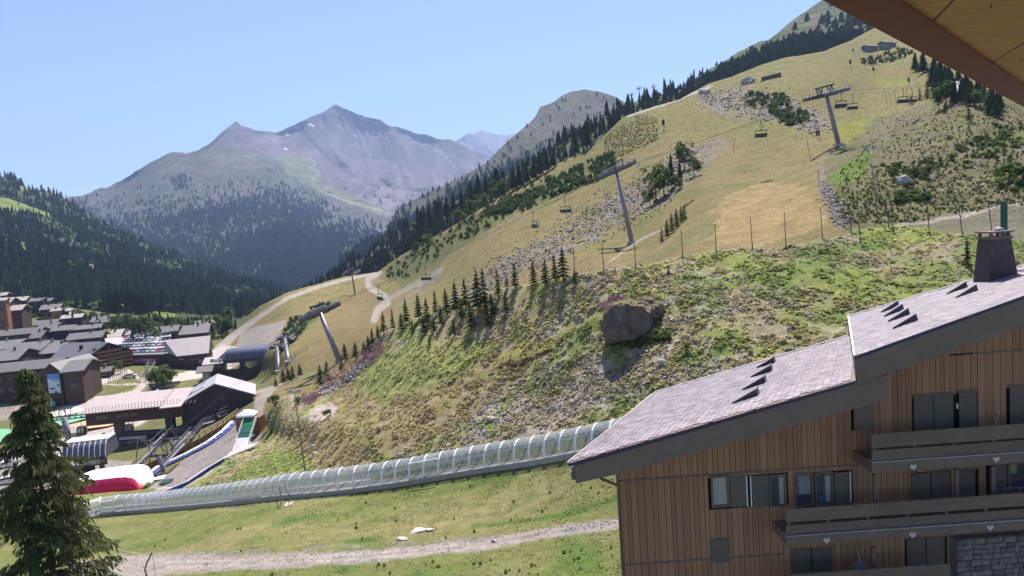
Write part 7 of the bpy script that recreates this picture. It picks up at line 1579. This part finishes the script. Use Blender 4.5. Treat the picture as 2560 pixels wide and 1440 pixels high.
# ---- forest individuals
for k, (b, H) in enumerate(LEFT_NEAR): plant('forest_spruce', SPR[k % 3], b-Vector((0, 0, .6)), H, rnd.uniform(.9, 1.25), label='dark spruce in the front ranks of the forest rising behind the village', group='spruces in the forest behind the village')
for k, (b, H) in enumerate(RIGHT_NEAR): plant('forest_spruce', SPR[k % 3], b-Vector((0, 0, .6)), H, rnd.uniform(.9, 1.2), label='dark spruce in the front edge of the forest belt behind the ski slope crest', group='spruces in the belt behind the crest')
def t2(u, v, vt, kind, lab, name='spruce_tree', wide=1.0, fd=None, sink=.2, cat='tree', group=None):
    b = fd(u, v) if fd else on2(u, v); d = px(b)[2]; H = (v-vt)*d/F*1.03
    pr = {'s': SPR, 'y': SPRY, 'b': BRD, 'h': SHR}[kind]; return plant(name, pr[int(u) % 3], b-Vector((0, 0, sink)), H, wide, label=lab, cat=cat, group=group, parts=('crown', 'trunk') if kind in 'syb' else ('foliage', 'stem'))
t2(1468, 370, 302, 's', 'tall very dark spruce standing up over the crest line', wide=2.1); t2(1440, 385, 335, 's', 'second dark spruce left of the tallest one on the crest', wide=1.1); t2(1415, 398, 355, 's', 'dark spruce on the crest where the meadow strip ends', wide=1.1)
for k, (u, v, vt) in enumerate(((1198, 505, 436), (1216, 500, 440), (1243, 492, 420), (1262, 486, 425), (1285, 475, 415), (1300, 468, 412), (1318, 460, 405), (1335, 450, 392), (1180, 515, 455), (1155, 525, 470), (1135, 535, 480), (1118, 548, 492), (1098, 560, 500), (1076, 575, 512), (1056, 588, 525), (1049, 592, 515), (1350, 440, 380), (1368, 430, 375), (1385, 418, 368))): t2(u, v, vt, 's', f'dark pointed spruce in the crest row above the bushy strip, {ORD[k]} in line', group='spruces in a row on the crest', wide=1.5)
for k, (u, v, vt, lab) in enumerate(((1250, 505, 443, 'bright round broadleaf tree standing out on the crest'), (1208, 525, 478, 'bright broadleaf bush-tree left of the round one on the crest'), (1180, 540, 490, 'bright broadleaf tree on the crest, third from the round one'), (1150, 560, 515, 'low bright tree on the crest above the undergrowth'), (1070, 620, 580, 'pale green tree at the lower end of the crest row'), (1045, 635, 600, 'small pale tree at the lower end of the crest row'))): t2(u, v, vt, 'b', lab, 'broadleaf_tree', 1.15)
# birches and spruces on the middle slope
for k, (u, v, vt, lab) in enumerate(((1712, 425, 346, 'tallest loose birch above the dark gully shadow'), (1735, 440, 385, 'birch on the right side of the gully group'), (1700, 452, 395, 'dense spruce-like tree in the gully group'), (1680, 470, 385, 'slim dark tree in the middle of the gully group'), (1660, 490, 410, 'birch left of the middle of the gully group'), (1640, 500, 400, 'leftmost thin birch of the gully group'), (1625, 512, 465, 'low bush at the lower left of the gully group'), (1690, 480, 430, 'broad low tree at the foot of the gully group'), (1610, 500, 470, 'small low tree left of the gully group'))): t2(u, v, vt, 'b' if k != 3 and k != 2 else 's', lab, 'birch_tree' if k not in (2, 3) else 'spruce_tree', 1.0 if k not in (2, 3) else 1.1)
for k, (u, v, vt, lab) in enumerate(((1655, 604, 565, 'lowest young spruce of the small group left of the straw patch'), (1668, 592, 545, 'second young spruce of the small group left of the straw patch'), (1680, 580, 530, 'third young spruce of the small group left of the straw patch'), (1692, 568, 518, 'fourth young spruce of the small group left of the straw patch'), (1704, 556, 512, 'fifth young spruce of the small group left of the straw patch'), (1712, 548, 508, 'topmost young spruce of the small group left of the straw patch'))): t2(u, v, vt, 'y', lab, 'young_spruce', 1.3)
# right-hand spruces under the beam
RT = [(2288, 178, 132, 's'), (2308, 182, 128, 's'), (2335, 190, 138, 's'), (2352, 205, 150, 's'), (2372, 215, 160, 's'), (2395, 225, 170, 's'), (2340, 235, 180, 's'), (2318, 248, 200, 'y'), (2345, 262, 212, 's'), (2365, 268, 196, 'b'), (2385, 262, 205, 's'), (2405, 250, 195, 's'), (2425, 262, 205, 's'), (2442, 250, 200, 's'), (2450, 265, 215, 'b'), (2362, 285, 255, 'y'), (2422, 292, 260, 'y'), (2278, 262, 236, 'y'), (2300, 252, 218, 'y'), (2470, 262, 225, 's'), (2490, 270, 238, 's'), (2380, 240, 180, 's'), (2415, 235, 188, 's'), (2460, 245, 208, 's'), (2355, 235, 175, 's'), (2330, 220, 160, 's')]
_rr = random.Random(8)
for _ in range(26):
    _u = _rr.uniform(2330, 2500); _v = lerp_poly([(2290, 180), (2340, 205), (2400, 235), (2500, 275)], _u)+_rr.uniform(-12, 26); RT.append((_u, _v, _v-_rr.uniform(38, 58), 's'))
for k, (u, v, vt, kd) in enumerate(RT):
    if kd == 'b': lab = 'bright leafy tree among the dark spruces under the roof beam'+(' nearest the poles' if u < 2400 else ' farther right')
    elif kd == 'y': lab = {2318: 'young spruce against the left side of the dark grove', 2362: 'lone young spruce on the rim below the middle of the grove', 2422: 'lone young spruce on the rim, farther right below the grove', 2278: 'small young spruce on the rim under the pair of chairs'}.get(u, 'young spruce on the rim between the chairs and the grove')
    else: lab = 'dark spruce of the grove on the right below the roof beam'
    t2(u, v, vt, kd, lab, 'spruce_tree' if kd != 'b' else 'broadleaf_tree', 1.9 if kd == 's' else 1.3, group='trees of the grove below the roof beam')
# shrubs on the right-hand mountainside
SH = [(2270, 445, 420, 'dark rounded shrub above the pale boulder'), (2290, 440, 412, 'wide dark shrub row end above the pale boulder'), (2305, 438, 415, 'dark shrub right of the pale boulder'), (2235, 420, 402, 'small dark shrub pair left of the shrub row'), (2290, 498, 475, 'long low blue-green shrub below the pale boulder'), (2345, 440, 424, 'low shrub right of the shrub row'), (2380, 400, 378, 'shrub in the middle of the right-hand slope'), (2402, 378, 355, 'large dark shrub in the upper middle of the right-hand slope'), (2510, 352, 322, 'tallest shrub near the right edge, upper'), (2480, 368, 340, 'round shrub left of the tallest one near the right edge'), (2540, 372, 345, 'shrub touching the right edge, upper'), (2520, 455, 405, 'big dark shrub mass by the right edge above the path'), (2550, 462, 415, 'big dark shrub at the right edge above the path'), (2500, 470, 440, 'dark shrub at the foot of the big shrub mass'), (2415, 418, 395, 'solitary dark shrub above the path'), (2372, 352, 338, 'small shrub high in the right-hand slope'), (2450, 395, 372, 'shrub between the two big shrub groups')]
for u, v, vt, lab in SH: t2(u, v, vt, 'h', lab, 'shrub', 1.5, cat='shrub')
t2(2418, 665, 590, 'y', 'lone slim young spruce growing behind the chalet roof left of the chimney', 'young_spruce', .9, fd=on1)
t2(1672, 690, 665, 'y', 'tiny dark spruce on the bank above the big boulder', 'young_spruce', 1.3, fd=on1); t2(1717, 880, 848, 'h', 'narrow dark plant stalks right of the boulder shadow', 'tall_plant', .8, fd=on1, cat='plant')
for u, v, vt, lab in ((822, 1046, 1022, 'round green shrub on the lower bank by the bare earth patch'), (745, 1010, 985, 'green bush above the gravel jump pad'), (690, 1018, 985, 'broad bush at the corner of the gravel track')): t2(u, v, vt, 'h', lab, 'shrub', 1.4, fd=on1, cat='shrub')
# village trees
VT = [(392, 972, 915, 'b', 'left tree of the dense clump in front of the footbridge', 1.3), (405, 968, 908, 'b', 'tallest tree of the dense clump in front of the footbridge', 1.3), (418, 966, 912, 'b', 'middle right tree of the clump in front of the footbridge', 1.3), (430, 963, 918, 'b', 'right tree of the clump in front of the footbridge', 1.3), (380, 966, 925, 'b', 'leftmost low tree of the clump in front of the footbridge', 1.0), (410, 974, 930, 'b', 'front low tree of the clump before the footbridge', 1.1),
      (288, 925, 895, 'b', 'dark round tree between the lawn and the bannered wall', 1.0), (303, 930, 900, 'b', 'second round tree beside the bannered wall', 1.0), (57, 935, 870, 's', 'thin spruce before the roofs at the far left', .8), (10, 945, 890, 's', 'dark spruce at the left edge before the roofs', .9), (254, 835, 795, 's', 'dark spruce between the blue-roofed house and the car park', 1.2), (250, 850, 815, 's', 'spruce left of the yellowish-roofed chalet', 1.2), (262, 870, 838, 's', 'spruce at the left corner of the car park', 1.1)]
for u, v, vt, kd, lab, wd in VT:
    b = P(u, v, fA2(u, v)*.985); H = (v-vt)*px(b)[2]/F; pr = {'s': SPR, 'b': BRD}[kd]; plant('village_tree', pr[int(u) % 3], b, H, wd, label=lab)
r = random.Random(61)
for k in range(100):
    if k < 74: u = r.uniform(325, 590); v = lerp_poly([(318, 846), (380, 850), (440, 848), (520, 845), (590, 835)], u)-r.uniform(0, 36)+2
    elif k < 94: u = r.uniform(55, 330); v = lerp_poly([(55, 800), (120, 805), (200, 822), (330, 835)], u)-r.uniform(0, 20)
    else: u = r.uniform(330, 420); v = 858+r.uniform(-12, 4)
    b = P(u, v, fA2(u, v)*(1.0 if k < 94 else .97)); kd = 's' if r.random() < .5 else 'b'; H = r.uniform(5.5, 11); pr = SPR if kd == 's' else BRD
    plant('village_tree', pr[k % 3], b-Vector((0, 0, .5)), H, r.uniform(.9, 1.2), label=('dark spruce' if kd == 's' else 'light green tree')+(' in the wooded edge behind the car park and brown chalet' if k < 74 else ' between the upper chalets and the forest' if k < 94 else ' in the strip right behind the parked cars'), group='trees between village and forest')
scrub('valley_bushes', 420, [[(315, 800), (560, 800), (580, 830), (560, 850), (330, 860)], [(55, 770), (200, 780), (330, 800), (330, 830), (150, 810), (60, 800)]], (2.0, 5.0), seed=58, tintb=(0.8, .9, .8), warp=4)
# ---- boulders
M_BLD = mat('big_boulder_rock', (0.130, 0.112, 0.098), 0.95, var=0.55, scale=1.3, bump=0.25, bscale=2.5)
_t = M_BLD.node_tree; _b = _t.nodes['Principled BSDF']; _src = _b.inputs['Base Color'].links[0].from_socket; _g = _t.nodes.new('ShaderNodeNewGeometry'); _s = _t.nodes.new('ShaderNodeSeparateXYZ'); _t.links.new(_g.outputs['Normal'], _s.inputs[0])
_r = _t.nodes.new('ShaderNodeMapRange'); _r.inputs['From Min'].default_value = .55; _r.inputs['From Max'].default_value = .9; _t.links.new(_s.outputs['Z'], _r.inputs['Value']); _m = _t.nodes.new('ShaderNodeMix'); _m.data_type = 'RGBA'; pass
_m.inputs[7].default_value = (.15, .125, .05, 1); _t.links.new(_r.outputs[0], _m.inputs[0]); _t.links.new(_src, _m.inputs[6]); _t.links.new(_m.outputs[2], _b.inputs['Base Color'])
def boulder(b, size, seed, label, m=M_STONE, name='boulder', sub=3, rot=0.0, amp=.28):
    bm = bmesh.new(); bmesh.ops.create_icosphere(bm, subdivisions=sub, radius=1.0); V = np.array([v.co[:] for v in bm.verts]); g = np.random.RandomState(seed)
    for k in range(16):
        n = g.normal(size=3); n /= np.linalg.norm(n); t = g.uniform(.55, .9); dd = V @ n; V = V-np.outer(np.maximum(dd-t, 0)*.85, n)
    V *= (1+amp*1.3*(fbm(V[:, 0]*2.2+seed, V[:, 1]*2.2+V[:, 2]*1.7, seed, 4)-.5))[:, None]; V += amp*.75*(ridged(V[:, 0]*4+V[:, 2]*3, V[:, 1]*4, seed+2, 3)-.5)[:, None]*V
    V *= np.array(size)
    for v, c in zip(bm.verts, V): v.co = c
    me = bpy.data.meshes.new(name); bm.to_mesh(me); bm.free(); me.materials.append(m)
    o = bpy.data.objects.new(name, me); o.location = b; o.rotation_euler[2] = rot; link(o)
    if label: tag(o, label, 'boulder')
    return o
bb = on1(1590, 838); o = boulder(bb+Vector((-.3, .8, .9)), (2.6, 2.4, 2.5), 5, 'huge dark brown boulder with mossy top on the bank, casting a long shadow', M_BLD, sub=5)
m2 = boulder(Vector((1.9, .9, .9)), (1.35, 1.6, 1.5), 9, None, M_BLD, 'rock_lobe', 4); m2.parent = o
for (u, v, s, lab, fn) in ((1655, 918, .30, 'small grey rounded stone below and right of the huge boulder', on1), (1228, 1060, .32, 'pale stone lying alone in the rubble of the middle bank', on1), (2262, 455, .95, 'pale pinkish boulder between shrubs on the right-hand slope', on2), (785, 1113, .30, 'pale rock on the lower bank just left of the lamp mast line', on1), (786, 1133, .28, 'second pale rock, below the first, on the lower bank', on1), (1762, 233, 2.2, 'pale rounded outcrop on the crest of the upper slope', on2), (1872, 208, 2.4, 'dark long mound by the low wall on the upper piste', on2)):
    boulder(fn(u, v)+Vector((0, 0, s*.3)), (s*1.5, s, s), int(u), lab, mat('pale_rock', (.36, .32, .30), .9, var=.2, scale=2, bump=.02))
for (u, v, sx, lab) in ((1046, 1330, .85, 'large flat white stone in the meadow above the track'), (1075, 1328, .5, 'tan flat stone touching the white one'), (1003, 1352, .6, 'flat tan stone at the edge of the track'), (1235, 1355, .25, 'small white stone beside the track')):
    boulder(on1(u, v)+Vector((0, 0, .06)), (sx*.8, sx*.5, .16), int(u), lab, mat('white_stone', (.48, .42, .37), .9, var=.15), 'flat_stone', 3)
# low retaining wall on the upper piste and hatch covers
a_, b_ = on2(1905, 203), on2(1952, 192); o = MB().beam(a_+Vector((0, 0, .5)), b_+Vector((0, 0, .9)), .6, 2.4).build('retaining_wall', mat('dark_wall', (.10, .085, .08), .9)); tag(o, 'dark low retaining wall on the upper piste', 'wall')
# ---- stones: rubble bands (more than one could count)
def rubble(name, n, pts, fd, disp, hr, seed, m):
    g = np.random.RandomState(seed); k = g.randint(0, len(pts)-1, n); t = g.rand(n); pa = np.array(pts, float); u = pa[k, 0]*(1-t)+pa[k+1, 0]*t+g.normal(0, 1, n)*(pa[k, 2]*(1-t)+pa[k+1, 2]*t)*.5; v = pa[k, 1]*(1-t)+pa[k+1, 1]*t+g.normal(0, 1, n)*(pa[k, 2]*(1-t)+pa[k+1, 2]*t)*.5
    D = fd(u, v); X = disp(Pn(u, v, D), u, v, D); H = g.uniform(hr[0], hr[1], n); return scatter(name, X, np.stack([H*1.4, H, H*.8], -1), g.uniform(.6, 1.3, (n, 1))*np.array([[1, .95, .95]]), g.randint(0, 2, n), SRC_R, .4)
M_RUB = leaf_mat('rubble_stone', (0.20, 0.175, 0.165), (0.33, 0.29, 0.28), True, transl=0.0, scale=4)
def rock_me(s):
    bm = bmesh.new(); bmesh.ops.create_icosphere(bm, subdivisions=1, radius=.6); g = random.Random(s)
    for v in bm.verts: v.co *= g.uniform(.65, 1.15)
    me = bpy.data.meshes.new('stone_shape'); bm.to_mesh(me); bm.free(); me.materials.append(M_RUB); return me
SRC_R = [src_obj('stone_shape', rock_me(s)) for s in (71, 72)]
rubble('stone_band', 520, [(788, 990, 9), (830, 970, 12), (870, 945, 13), (905, 915, 12), (935, 888, 8)], fA1, disp_A1, (.25, .6), 81, None)
rubble('bank_stones', 2600, [(1150, 1090, 60), (1300, 1010, 90), (1450, 960, 80), (1560, 960, 60), (1800, 930, 50)], fA1, disp_A1, (.08, .26), 82, None)
rubble('bank_stones_upper', 900, [(1440, 700, 30), (1600, 690, 30), (1750, 720, 60), (1900, 780, 70)], fA1, disp_A1, (.08, .22), 83, None)
rubble('slope_rubble', 1300, [(1150, 740, 30), (1300, 650, 55), (1450, 560, 55), (1600, 470, 40), (1720, 390, 25)], fA2, disp_A2, (.25, .8), 84, None)
rubble('outcrop_rubble', 1100, [(1760, 245, 18), (1850, 250, 40), (1950, 270, 40), (2050, 315, 28)], fA2, disp_A2, (.3, .95), 85, None)
rubble('gully_rubble', 500, [(2060, 470, 14), (2090, 510, 22), (2110, 555, 22)], fA2, disp_A2, (.15, .5), 86, None)
rubble('hillside_stones', 500, [(2130, 380, 40), (2250, 300, 50), (2350, 420, 90), (2500, 500, 50)], fA2, disp_A2, (.12, .5), 87, None)
rubble('track_gravel_stones', 700, [(430, 1398, 22), (800, 1388, 14), (1100, 1360, 12), (1400, 1322, 12), (1540, 1305, 10)], fA1, disp_A1, (.04, .12), 88, None)
# ---- willowherb in flower
M_PINK = leaf_mat('willowherb_pink', (0.26, 0.13, 0.17), (0.40, 0.22, 0.26), True, transl=.3)
def pink_me(s):
    r = random.Random(s); V, Fc = [], []
    for i in range(16): c = Vector((r.gauss(0, .18), r.gauss(0, .18), r.uniform(.3, 1))); w = .07; k = len(V); V += [c-Vector((w, 0, 0)), c+Vector((0, w*.5, -w)), c+Vector((w, 0, 0)), c+Vector((0, 0, w*2.5))]; Fc.append((k, k+1, k+2, k+3))
    return MB().add(V, Fc).mesh('flower_shape', M_PINK)
SRC_P = [src_obj('flower_shape', pink_me(s)) for s in (91, 92)]
scrub('willowherb', 210, [[(905, 900), (925, 870), (955, 855), (965, 875), (940, 905), (915, 915)], [(800, 950), (840, 935), (880, 905), (900, 915), (870, 950), (820, 970)], [(755, 1000), (800, 985), (790, 1005), (760, 1015)], [(1515, 790), (1530, 765), (1560, 755), (1560, 780), (1525, 815)]], (.5, 1.1), fd=fA1, disp=disp_A1, src=SRC_P, seed=91, warp=3, tintb=(1, 1, 1))

scrub('boulder_foot_plants', 70, [[(1500, 850), (1530, 835), (1600, 850), (1670, 830), (1680, 850), (1600, 875), (1520, 870)]], (.4, .9), fd=fA1, disp=disp_A1, seed=95, tintb=(1.1, 1.1, .9), warp=3)
# ================================================================== AIR
hz = MB().span((-7500, -3000, -425), (7500, 11800, 2100)).build('haze', None); hz['kind'] = 'stuff'
hm = bpy.data.materials.new('haze_air'); hm.use_nodes = True; ht = hm.node_tree; ht.nodes.clear()
pv_ = ht.nodes.new('ShaderNodeVolumePrincipled'); pv_.inputs['Color'].default_value = (0.42, 0.58, 1.0, 1); pv_.inputs['Density'].default_value = HAZE; pv_.inputs['Anisotropy'].default_value = 0.2
ho = ht.nodes.new('ShaderNodeOutputMaterial'); ht.links.new(pv_.outputs[0], ho.inputs['Volume']); hz.data.materials.append(hm)
